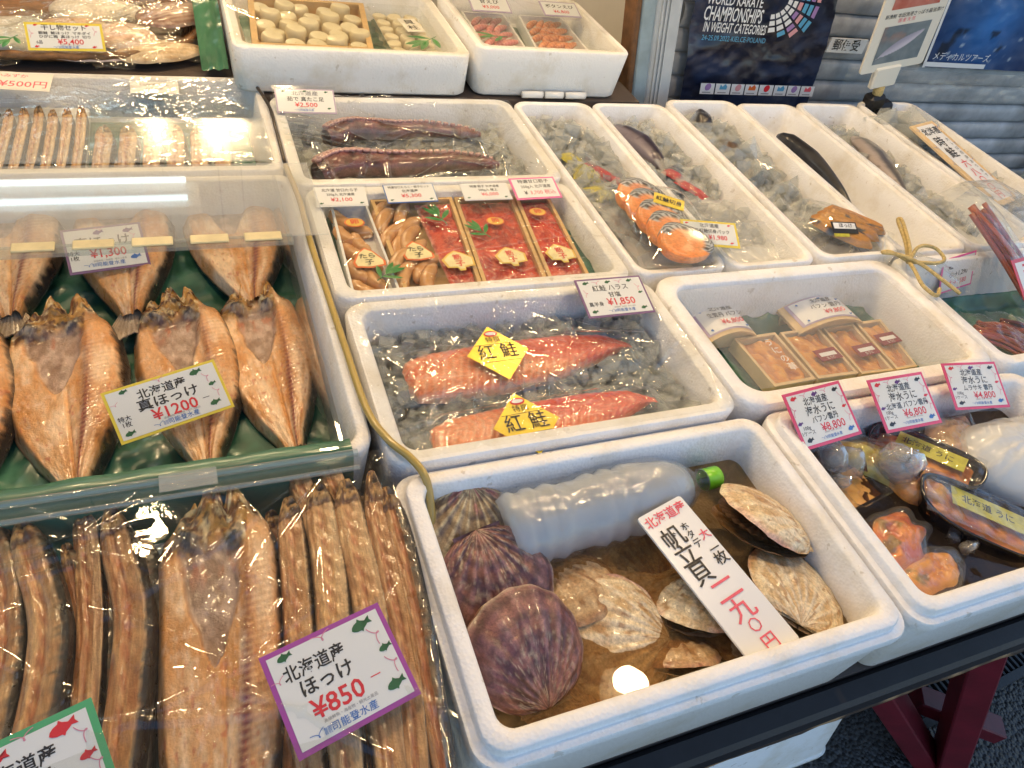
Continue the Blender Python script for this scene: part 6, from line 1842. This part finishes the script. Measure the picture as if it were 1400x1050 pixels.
# tall handwritten board in the far right box
tb2 = thing('price_board', 'tall wooden price board with brushed writing in the far right ice box', 'price board', (1.800, 1.170, 0.862), (rad(12), 0, rad(16)), 'price cards')
MB().box(-0.056, 0.056, -0.150, 0.150, -0.006, 0.0, bevel=0.001).build('board', 'wood_pale', tb2, smooth=False)
MB().box(-0.040, 0.040, -0.135, 0.140, 0.0002, 0.0010).build('paper', 'white_card', tb2, smooth=False)
for s_, x, y, sz, mt in (('北洋産', 0.0, 0.115, 0.028, 'ink_black'), ('時', -0.010, 0.074, 0.040, 'ink_black'), ('鮭', -0.010, 0.034, 0.040, 'ink_black'), ('六', -0.004, -0.008, 0.030, 'ink_red'), ('八', -0.004, -0.040, 0.030, 'ink_red'), ('〇', -0.004, -0.068, 0.026, 'ink_red'), ('〇', -0.004, -0.094, 0.026, 'ink_red'), ('円', -0.004, -0.121, 0.028, 'ink_red')):
    text(s_, x, y, sz, mt, tb2, z=0.0018, bold=0.02)
for i_, ch in enumerate('大トロ切身あります'):
    text(ch, 0.028, 0.078 - 0.017 * i_, 0.013, 'ink_black', tb2, z=0.0018)
for k in range(9):
    for sx_ in (-1, 1):
        print_curl(tb2, sx_ * 0.047, 0.125 - 0.031 * k, 0.020, 1.2 * k, 'sticker_gold' if k % 2 else 'ink_blue')
ice_chunks('slabs of ice behind the tall price board', 1.75, 1.86, 1.30, 1.46, 0.838, 18, 0.055, 83, mat='ice_clear', name='ice_lumps', zj=0.006)
def plastic_lump(label, loc, a, bb, h, seed, rz=0, mat='sheet_white'):
    x = np.linspace(-1, 1, 50); y = np.linspace(-1, 1, 50)
    X, Y = np.meshgrid(x, y, indexing='ij')
    r = np.sqrt(X ** 2 + Y ** 2)
    Z = h * np.clip(1 - r ** 2.5, 0, 1) ** 0.7 + h * 0.55 * (fbm(X * 3 + seed, Y * 3, seed=seed) - 0.5) * (1.2 - r * .6)
    o = MB().grid(np.stack([X * a, Y * bb, Z], 2)).build('plastic_bag', mat)
    place(o, loc, (0, 0, rad(rz)))
    return tag(o, label, 'plastic bag', 'loose plastic bags')
plastic_lump('rumpled clear plastic at the foot of the tall price board', (1.690, 0.975, 0.850), 0.13, 0.10, 0.05, 3, 20)

# ------------------------------------------------------------------ dried salmon stick box
green_liner('dark green sheet in the dried salmon stick box', 1.275, 1.725, 0.555, 0.80, 0.735, 0.012, 87, up=0.02)
painted('jerky', 0.35, 0.4, 200, coat=0.4)
def stick_bag(label, loc, rot, n, L, seed, spread=0.03):
    t = thing('stick_bag', label, 'snack bag', loc, tuple(rad(a) for a in rot), 'bags of dried salmon sticks')
    rng = random.Random(seed)
    for k in range(n):
        x = (k - (n - 1) / 2) * spread / n * 2
        b = MB()
        pts = spline([(x, -L / 2 + rng.uniform(0, .02), 0.008 + 0.006 * (k % 3)), (x + rng.uniform(-.006, .006), 0, 0.012 + 0.006 * (k % 3)), (x + rng.uniform(-.008, .008), L / 2 - rng.uniform(0, .03), 0.008 + 0.005 * (k % 2))], 14)
        cc = mix((0.16, 0.02, 0.012), (0.40, 0.09, 0.03), rng.random() * np.ones(len(pts)))
        b.tube(pts, 0.0055 * rng.uniform(.7, 1.2), 6, cc)
        b.build('salmon_stick', 'jerky', t)
    x = np.linspace(-1, 1, 34); y = np.linspace(-1, 1, 50)
    X, Y = np.meshgrid(x, y, indexing='ij')
    Z = 0.004 + 0.028 * np.clip(1 - X ** 4, 0, 1) * np.clip(1 - Y ** 6, 0, 1) + 0.010 * (fbm(X * 3, Y * 5, seed=seed) - 0.5)
    MB().grid(np.stack([X * spread * 1.7, Y * L * 0.62, Z], 2)).build('bag', 'bag_film', t)
    return t
stick_bag('bag of red brown salmon sticks lying in the green lined box', (1.455, 0.652, 0.755), (8, 0, 52), 9, 0.13, 3)
stick_bag('second bag of salmon sticks at the right picture edge', (1.545, 0.655, 0.752), (6, 0, 60), 7, 0.13, 7)
stick_bag('upright bag of long dark salmon sticks at the right edge', (1.525, 0.800, 0.862), (28, 0, 24), 8, 0.24, 11, spread=0.04)
price_card('red edged picture card on the upright stick bag', (1.490, 0.700, 0.888), (35, 0, 8), 0.118, 0.080, 'border_red', [('鮭とば', 0.02, -0.2, 0.24, 'ink_black', 0.03, 1.0), ('干', -0.12, 0.12, 0.45, 'ink_red', 0.06, 1.1)], icons=[(0.28, 0.18, 0.3, 'ink_red')], bw=0.09)
price_card('pink edged handwritten card standing in the green lined box', (1.440, 0.805, 0.820), (66, -6, 6), 0.100, 0.074, 'border_hotpink', [('鮭とば 1P', 0.02, 0.25, 0.24, 'ink_black', 0.02, 0.9), ('小→1,290', 0.02, -0.02, 0.20, 'ink_black', 0.01, 0.9), ('大→1,580', 0.02, -0.27, 0.20, 'ink_pink', 0.01, 0.9)], bw=0.05, sleeve=False)
# rope tied on a bag
plain('rope_tan', (0.50, 0.38, 0.16), 0.7, vary=0.3, vscale=200, bump=0.8, bscale=400)
rp = thing('tied_rope', 'tan cord tied in a bow on a clear bag at the box corner', 'rope', (1.262, 0.800, 0.862))
for pth in ([(0, 0, 0), (0.03, 0.05, 0.012), (0.055, 0.105, 0.02), (0.068, 0.118, 0.02), (0.06, 0.10, 0.024), (0.02, 0.03, 0.016), (0, 0, 0.004)],
            [(0, 0, 0.004), (0.035, 0.022, 0.020), (0.075, 0.018, 0.018), (0.080, -0.010, 0.012), (0.05, -0.022, 0.012), (0.01, -0.01, 0.008), (0, 0, 0.002)],
            [(0, 0, 0.003), (-0.03, 0.025, 0.010), (-0.045, 0.030, 0.006), (-0.02, 0.012, 0.012), (0.01, -0.02, 0.010), (0.03, -0.07, 0.004), (0.045, -0.10, -0.002)],
            [(0, 0, 0.003), (-0.015, -0.03, 0.006), (-0.025, -0.07, 0.0), (-0.012, -0.095, -0.004), (0.01, -0.08, -0.002)]):
    MB().tube(spline(pth, 40), 0.0036, 8).build('strand', 'rope_tan', rp)
plastic_lump('gathered neck of the clear bag under the tan cord', (1.300, 0.790, 0.848), 0.075, 0.045, 0.025, 13, -50, 'bag_film')

# ------------------------------------------------------------------ raised boxes at the back
painted('scallop_meat', 0.35, 0.2, 200, coat=0.3, sss=0.0)
painted('shrimp', 0.30, 0.3, 300, coat=0.5)
green_liner('green sheet in the raised scallop meat box', 0.125, 0.545, 1.535, 1.805, 0.888, 0.005, 101, res=40)
mt_, _ = wood_tray('meat_tray', 'wooden tray of big scallop meats under film', [(0.150, 1.800), (0.405, 1.800), (0.372, 1.540), (0.132, 1.540)], 0.892, 0.930, 'wood_tray', wall=0.012, cat='tray')
def meat(label, x, y, z, r, h, seed, group):
    a = np.linspace(0, PI / 2, 6)
    prof = [(0.001, h)] + [(r * (0.80 + 0.20 * math.sin(v)), h - 0.35 * h * (1 - math.cos(v))) for v in a] + [(r * 0.98, 0.0)]
    kk = [(0.74, 0.66, 0.44)] * 3 + [(0.70, 0.58, 0.34)] * (len(prof) - 3)
    o = MB().lathe(prof, 20, np.array(kk)).build('scallop_meat', 'scallop_meat')
    place(o, (x, y, z), (0.12 * math.sin(seed), 0.12 * math.cos(seed * 2), seed))
    return tag(o, label, 'scallop meat', group)
k = 0
for j in range(5):
    for i in range(5):
        x = 0.172 + 0.044 * i + 0.010 * (j % 2) + 0.006 * math.sin(k * 3.1)
        y = 1.572 + 0.046 * j + 0.006 * math.cos(k * 2.3)
        if x > 0.142 + 0.225:
            continue
        meat('cream scallop meat in wooden tray, %s from left, %s row from front' % (ORD[i], ORD[j]), x, y, 0.899 + 0.010 * (k % 3 == 0), 0.022, 0.028, k, 'scallop meats in the wooden tray')
        k += 1
pk = thing('clear_container', 'clear tray of white scallop meats with brushed paper label', 'container', (0.470, 1.660, 0.892))
rows = [[(x, y, z) for x, y in rrect(-0.062 * s, 0.062 * s, -0.125 * s, 0.125 * s, 0.016, 5)] for s, z in ((0.86, 0.0), (0.97, 0.040), (1.03, 0.043))]
MB().grid(np.array(rows), cv=True, flip=True).build('wall', 'tray_lid', pk)
for j in range(6):
    for i in range(3):
        meat('white scallop meat in clear tray, %s from left, %s row from front' % (ORD[i], ORD[j]), 0.432 + 0.036 * i, 1.562 + 0.038 * j, 0.899, 0.017, 0.024, j * 3 + i, 'scallop meats in the clear tray')
lb = MB().box(-0.021, 0.021, -0.036, 0.036, 0, 0.001).build('paper_label', 'cream_card', pk, smooth=False)
lb.location = (0.012, 0.0, 0.046); lb.rotation_euler = (0, 0, rad(6))
text('貝', 0, 0.014, 0.026, 'ink_black', lb, z=0.0016, bold=0.02)
text('柱', 0, -0.016, 0.026, 'ink_black', lb, z=0.0016, bold=0.02)
bamboo('green bamboo leaf beside the scallop meat label', (0.512, 1.592, 0.938), 2.3, 0.075, LV)
film('clear film over the raised scallop meat box', 0.100, 0.568, 1.508, 1.832, 0.9425, 24, 0.0025, 111, res=120, sag=0.002)

green_liner('green sheet in the raised shrimp box', 0.625, 0.930, 1.540, 1.800, 0.896, 0.004, 105, res=40)
def shrimp_tray(label, quad, col1, col2, n, seed, label2, group, lw):
    t, _ = wood_tray('shrimp_tray', label, quad, 0.902, 0.930, 'white_plastic', wall=0.005, cat='tray', group='white shrimp trays')
    a, b_, c, d = [np.array(p) for p in quad]
    rng = random.Random(seed)
    for k in range(n):
        u = 0.16 + 0.68 * ((k % lw) + 0.5) / lw
        v = 0.08 + 0.84 * ((k // lw) + 0.5) / (n / lw)
        p = (1 - u) * (1 - v) * d + u * (1 - v) * c + u * v * b_ + (1 - u) * v * a
        L = 0.048
        s = np.linspace(0, 1, 18)
        an = rng.uniform(-0.3, 0.3)
        lx = 0.020 * np.sin(s * 2.6 - 1.2); ly = (s - 0.5) * L * 0.8
        pts = np.stack([p[0] + lx * math.cos(an) - ly * math.sin(an), p[1] + lx * math.sin(an) + ly * math.cos(an), 0.922 + 0.004 * np.sin(s * PI)], 1)
        rr = 0.0085 * np.interp(s, [0, .1, .3, .8, 1], [.4, .9, 1, .6, .35]) * (1 + 0.08 * np.sin(s * 40))
        C = mix(col1, col2, 0.5 + 0.5 * np.sin(s * 40))
        tag(MB().tube(pts, rr, 9, C).build('shrimp', 'shrimp'), label2 + ', %s from left, %s row from front' % (ORD[k % lw], ORD[k // lw]), 'shrimp', group)
    return t
shrimp_tray('white tray of pink shrimp in the raised box', [(0.640, 1.790), (0.752, 1.790), (0.732, 1.540), (0.628, 1.540)], (0.60, 0.14, 0.13), (0.74, 0.30, 0.26), 15, 3, 'pink shrimp in left white tray', 'pink shrimp', 3)
shrimp_tray('wide white tray of orange shrimp in the raised box', [(0.790, 1.790), (0.912, 1.790), (0.895, 1.540), (0.752, 1.540)], (0.58, 0.14, 0.04), (0.78, 0.32, 0.12), 20, 7, 'orange shrimp in right white tray', 'orange shrimp', 4)
bamboo('green leaf on the pink shrimp', (0.690, 1.628, 0.936), 1.5, 0.06, LV[:3])
film('clear film over the raised shrimp box', 0.600, 0.950, 1.512, 1.828, 0.9590, 14, 0.0025, 115, res=90, sag=0.003)
price_card('oval topped price card on the pink shrimp tray', (0.690, 1.735, 0.968), (15, 0, 0), 0.10, 0.055, 'border_lilac', [('甘えび', 0, 0.15, 0.3, 'ink_black', 0.02), ('¥3,000', 0, -0.2, 0.28, 'ink_red', 0.02)], bw=0.06)
price_card('price card on the orange shrimp tray at the top edge', (0.875, 1.735, 0.968), (15, 0, 0), 0.10, 0.055, 'border_lilac', [('ボタンえび', 0, 0.15, 0.28, 'ink_black', 0.02), ('¥6,800', 0, -0.2, 0.28, 'ink_red', 0.02)], bw=0.06)
for k, (x, ln) in enumerate(((0.705, 0.05), (0.762, 0.045), (0.815, 0.05))):
    o = MB().tube([(x, 1.496, 0.862), (x + ln, 1.496, 0.862)], 0.008, 8).build('hinge_roller', 'white_plastic')
    tag(o, 'small white plastic roller, %s under the shrimp box' % ('left one', 'middle one', 'right one')[k], 'roller', 'white rollers under the shrimp box')

# ------------------------------------------------------------------ things hung on and before the shutter
painted('banner_cloth', 0.32, 1.0, 38, coat=0.35)
painted('poster_blue', 0.28, 0.15, 60, coat=0.4)
painted('photo_print', 0.35, 0.1, 60)
plain('print_white', (0.80, 0.82, 0.84), 0.45)
plain('print_cyan', (0.10, 0.38, 0.62), 0.45)
plain('print_violet', (0.36, 0.22, 0.50), 0.45)
plain('print_pinkish', (0.70, 0.35, 0.38), 0.45)
LEAN = 0.225                                    # the hung sheets lean to the left as they rise
bn = thing('navy_banner', 'rumpled navy plastic banner with white championship lettering on the shutter', 'banner', (1.228, 1.672, 0.90))
def lean_grid(x0, x1, z0, z1, nx, nz, wave, seed, colf, yoff=0.0):
    u = np.linspace(0, 1, nx); v = np.linspace(0, 1, nz)
    U, V = np.meshgrid(u, v, indexing='ij')
    Zz = z0 + (z1 - z0) * V
    X = x0 + (x1 - x0) * U - LEAN * Zz
    Yy = yoff - wave * fbm(X * 9, Zz * 14, seed=seed) - wave * 0.4 * fbm(X * 30, Zz * 40, seed=seed + 1)
    return MB().grid(np.stack([X, Yy, Zz], 2), colf(U, V, X, Zz))
lean_grid(0.0, 0.456, -0.135, 0.55, 70, 110, 0.022, 3, lambda U, V, X, Z: mix((0.006, 0.009, 0.026), (0.020, 0.034, 0.085), sstep(0.35, 0.7, fbm(X * 14, Z * 30, seed=8)))).build('sheet', 'banner_cloth', bn)
def wall_text(s, x, z, size, mat, parent, sx=1.0, bold=0.0, align='LEFT', shear=-0.2, y=-0.0285):
    TEXT_QUEUE_WALL.append((s, x, z, size, mat, parent, sx, bold, align, shear, y))
TEXT_QUEUE_WALL = []
for s_, x, z, sz, sx, bo, mt in (('WORLD KARATE', 0.030, 0.146, 0.034, 0.66, 0.03, 'print_white'), ('CHAMPIONSHIPS', 0.026, 0.112, 0.048, 0.50, 0.035, 'print_white'), ('IN WEIGHT CATEGORIES', 0.030, 0.080, 0.034, 0.52, 0.03, 'print_white'), ('24-25.09.2022-KIELCE-POLAND', 0.030, 0.054, 0.019, 0.80, 0.0, 'print_cyan')):
    wall_text(s_, x, z, sz, mt, bn, sx, bo)
lx = 0.052
for k in range(8):
    w = 0.046 + 0.003 * math.sin(k * 2.0)
    q = [(lx - LEAN * -0.094, -0.094), (lx + w - LEAN * -0.094, -0.094), (lx + w - LEAN * -0.064, -0.064), (lx - LEAN * -0.064, -0.064)]
    o = MB().add([(x, -0.0280, z) for x, z in q], [(0, 1, 2, 3)]).build('logo_tile', 'print_white', bn, smooth=False)
    cx, cz = sum(p[0] for p in q) / 4, -0.077
    m_ = ('print_violet', 'print_cyan', 'print_pinkish', 'ink_orange', 'ink_red', 'print_cyan', 'print_violet', 'ink_pink')[k]
    sh_ = [[(0.010 * math.cos(a), 0.010 * math.sin(a)) for a in np.linspace(0, 2 * PI, 12, endpoint=False)], [(-0.012, -0.006), (0.012, -0.006), (0.012, 0.002), (0.004, 0.010), (-0.004, 0.002), (-0.012, 0.008)]][k % 2]
    n = len(sh_)
    MB().add([(cx + x, -0.0287, cz + z + 0.003) for x, z in sh_], [tuple(range(n))]).build('printed_logo', m_, o, smooth=False)
    MB().add([(cx - 0.014, -0.0287, cz - 0.013), (cx + 0.014, -0.0287, cz - 0.013), (cx + 0.014, -0.0287, cz - 0.0105), (cx - 0.014, -0.0287, cz - 0.0105)], [(0, 1, 2, 3)]).build('printed_line', 'ink_grey', o, smooth=False)
    lx += w + 0.004
# stepped arcs of little bars beside the lettering
for ring in range(6):
    for k in range(9):
        a0 = rad(-88 + k * 17); a1 = a0 + rad(13)
        r0 = 0.050 + ring * 0.0185; r1 = r0 + 0.013
        if ring > 2 and k < ring - 2: continue
        cx, cz = 0.232, 0.166
        pts = [(cx + r * math.cos(a), cz + r * math.sin(a) * 0.9) for r, a in ((r0, a0), (r1, a0), (r1, a1), (r0, a1))]
        m_ = 'print_white' if ring < 2 or (ring == 2 and k < 3) else ('print_cyan', 'print_violet', 'print_pinkish', 'print_cyan')[(ring + k) % 4]
        MB().add([(x - LEAN * z, -0.0282, z) for x, z in pts], [(0, 1, 2, 3)]).build('arc_bar', m_, bn, smooth=False)

# blue poster in plastic
bp2 = thing('blue_poster', 'glossy blue night poster in plastic at the right of the shutter', 'poster', (2.09, 1.668, 0.90))
def bluef(U, V, X, Z):
    k = fbm(X * 9, Z * 12, seed=21)
    C = mix((0.010, 0.022, 0.085), (0.03, 0.16, 0.48), np.exp(-(((U - 0.36) / 0.26) ** 2 + ((V - 0.22) / 0.22) ** 2)) * (0.6 + 0.8 * k))
    C = mix(C, (0.03, 0.06, 0.16), 0.7 * sstep(0.5, 0.7, k) * sstep(0.35, 0.6, V))
    C = mix(C, (0.50, 0.62, 0.75), 0.8 * sstep(0.70, 0.78, fbm(X * 26, Z * 60, seed=23)) * (V < 0.16))
    C = mix(C, (0.004, 0.006, 0.012), 0.85 * sstep(0.55, 0.62, fbm(X * 22 + 3, Z * 16, seed=25)) * (V < 0.20) * (V > 0.05))
    return C
lean_grid(0.0, 0.62, 0.0, 0.60, 80, 70, 0.010, 31, bluef).build('print', 'poster_blue', bp2)
MB().add([(x - LEAN * z, -0.014, z) for x, z in ((0.0, 0.004), (0.262, 0.004), (0.262, 0.018), (0.0, 0.018))], [(0, 1, 2, 3)]).build('white_strip', 'print_white', bp2, smooth=False)
wall_text('メディカルツアーズ', 0.004, 0.040, 0.026, 'print_white', bp2, 1.05, 0.0)
MB().add([(x - LEAN * z, -0.013, z) for x, z in ((-0.006, 0.0), (0.004, 0.0), (0.004, 0.60), (-0.006, 0.60))], [(0, 1, 2, 3)]).build('white_edge', 'print_white', bp2, smooth=False)
ps = thing('dark_poster', 'second dark blue poster half hidden behind the fish sign', 'poster', (1.93, 1.676, 0.93))
lean_grid(0.0, 0.16, 0.0, 0.5, 20, 40, 0.008, 33, lambda U, V, X, Z: mix((0.006, 0.010, 0.03), (0.02, 0.05, 0.16), fbm(X * 20, Z * 16, seed=3))).build('print', 'poster_blue', ps)
tag(lean_grid(0.0, 0.98, -0.075, 0.016, 90, 24, 0.022, 41, lambda U, V, X, Z: np.full(U.shape + (3,), 0.8)).build('plastic_sheet', 'sheet_white'), 'crumpled clear plastic sheet taped across the shutter', 'plastic sheet')
bpy.data.objects['plastic_sheet'].location = (1.80, 1.672, 0.872)

# postal slot plate
pp = thing('letter_plate', 'small white plate with black characters on the shutter', 'sign', (1.765, 1.678, 0.943))
MB().box(-0.062, 0.075, -0.004, 0.0, -0.020, 0.020).build('plate', 'print_white', pp, smooth=False)
wall_text('郵便受', -0.048, 0.0, 0.034, 'ink_black', pp, 1.0, 0.02, 'LEFT', -0.1, -0.0052)

# fish sign held by a clamp on the box rim
fs = thing('fish_sign', 'white laminated sign with fish photograph clamped on an ice box', 'sign', (1.772, 1.500, 0.955), (0, rad(-11), 0))
MB().poly(rrect(-0.103, 0.103, 0.0, 0.36, 0.008, 3), 0, 0.006, M=Matrix.Rotation(PI / 2, 4, 'X')).build('board', 'cream_card', fs, smooth=False)
def photo(z0, z1, seed, fish=True):
    u = np.linspace(0, 1, 60); v = np.linspace(0, 1, 40)
    U, V = np.meshgrid(u, v, indexing='ij')
    k = fbm(U * 6, V * 5, seed=seed)
    if fish:
        C = mix((0.10, 0.14, 0.17), (0.26, 0.30, 0.32), k)
        C = mix(C, (0.45, 0.20, 0.12), 0.7 * sstep(0.5, 0.8, fbm(U * 3, V * 3, seed=seed + 3)) * sstep(0.4, 0.9, V))
        xr, yr = (U - 0.5) * 0.80 + (V - 0.48) * 0.58, -(U - 0.5) * 0.58 + (V - 0.48) * 0.80
        wv = 0.13 * np.clip(1 - (xr / 0.52) ** 2, 0, 1)
        C = mix(C, mix((0.36, 0.34, 0.44), (0.62, 0.58, 0.66), sstep(-0.1, 0.1, -yr)), 1 - sstep(0.85, 1.0, np.abs(yr) / np.maximum(wv, 1e-3)))
    else:
        C = mix((0.42, 0.06, 0.03), (0.60, 0.26, 0.20), k)
    X = -0.074 + 0.148 * U; Z = z0 + (z1 - z0) * V
    MB().grid(np.stack([X, 0 * X - 0.0068, Z], 2), C).build('photo', 'photo_print', fs)
photo(0.022, 0.120, 3)
photo(0.162, 0.260, 7, False)
wall_text('新漁鮭 本田漁港さっぽろ醤油漬け', -0.086, 0.145, 0.012, 'ink_black', fs, 1.0, 0.0, 'LEFT', 0.0, -0.0074)
wall_text('国 産 天 然', -0.040, 0.132, 0.011, 'ink_pink', fs, 1.0, 0.0, 'LEFT', 0.0, -0.0074)
MB().box(-0.052, 0.030, -0.012, 0.006, -0.048, 0.010, bevel=0.004).build('holder', 'cream_card', fs, smooth=False)
MB().tube([(-0.012, -0.002, -0.045), (-0.010, -0.002, -0.085)], 0.014, 10).build('neck', 'rope_tan', fs)
MB().box(-0.040, 0.014, -0.022, 0.020, -0.112, -0.070, bevel=0.008).build('clamp', 'black_plastic', fs, smooth=False)
MB().box(-0.008, 0.048, -0.026, 0.016, -0.135, -0.095, bevel=0.010).build('clamp_jaw', 'black_plastic', fs, smooth=False)

def flush_wall_text():
    objs = []
    for s, x, z, size, mat, parent, sx, bold, align, shear, y in TEXT_QUEUE_WALL:
        cu = bpy.data.curves.new('lettering', 'FONT')
        cu.body = s; cu.size = size; cu.offset = bold * 0.4 * size; cu.align_x = align; cu.align_y = 'CENTER'; cu.shear = shear; cu.resolution_u = 2
        o = bpy.data.objects.new('lettering_curve', cu); COL.objects.link(o)
        objs.append(o)
    bpy.context.view_layer.update()
    dg = bpy.context.evaluated_depsgraph_get()
    for o, (s, x, z, size, mat, parent, sx, bold, align, shear, y) in zip(objs, TEXT_QUEUE_WALL):
        me = bpy.data.meshes.new_from_object(o.evaluated_get(dg))
        me.materials.clear(); me.materials.append(MATS[mat])
        t = bpy.data.objects.new('lettering', me); COL.objects.link(t)
        t.parent = parent
        t.location = (x - (LEAN * z if shear else 0), y, z)
        t.rotation_euler = (PI / 2, 0, 0)
        t.scale = (sx, 1, 1)
        cu = o.data
        bpy.data.objects.remove(o); bpy.data.curves.remove(cu)
flush_wall_text()

flush_text()
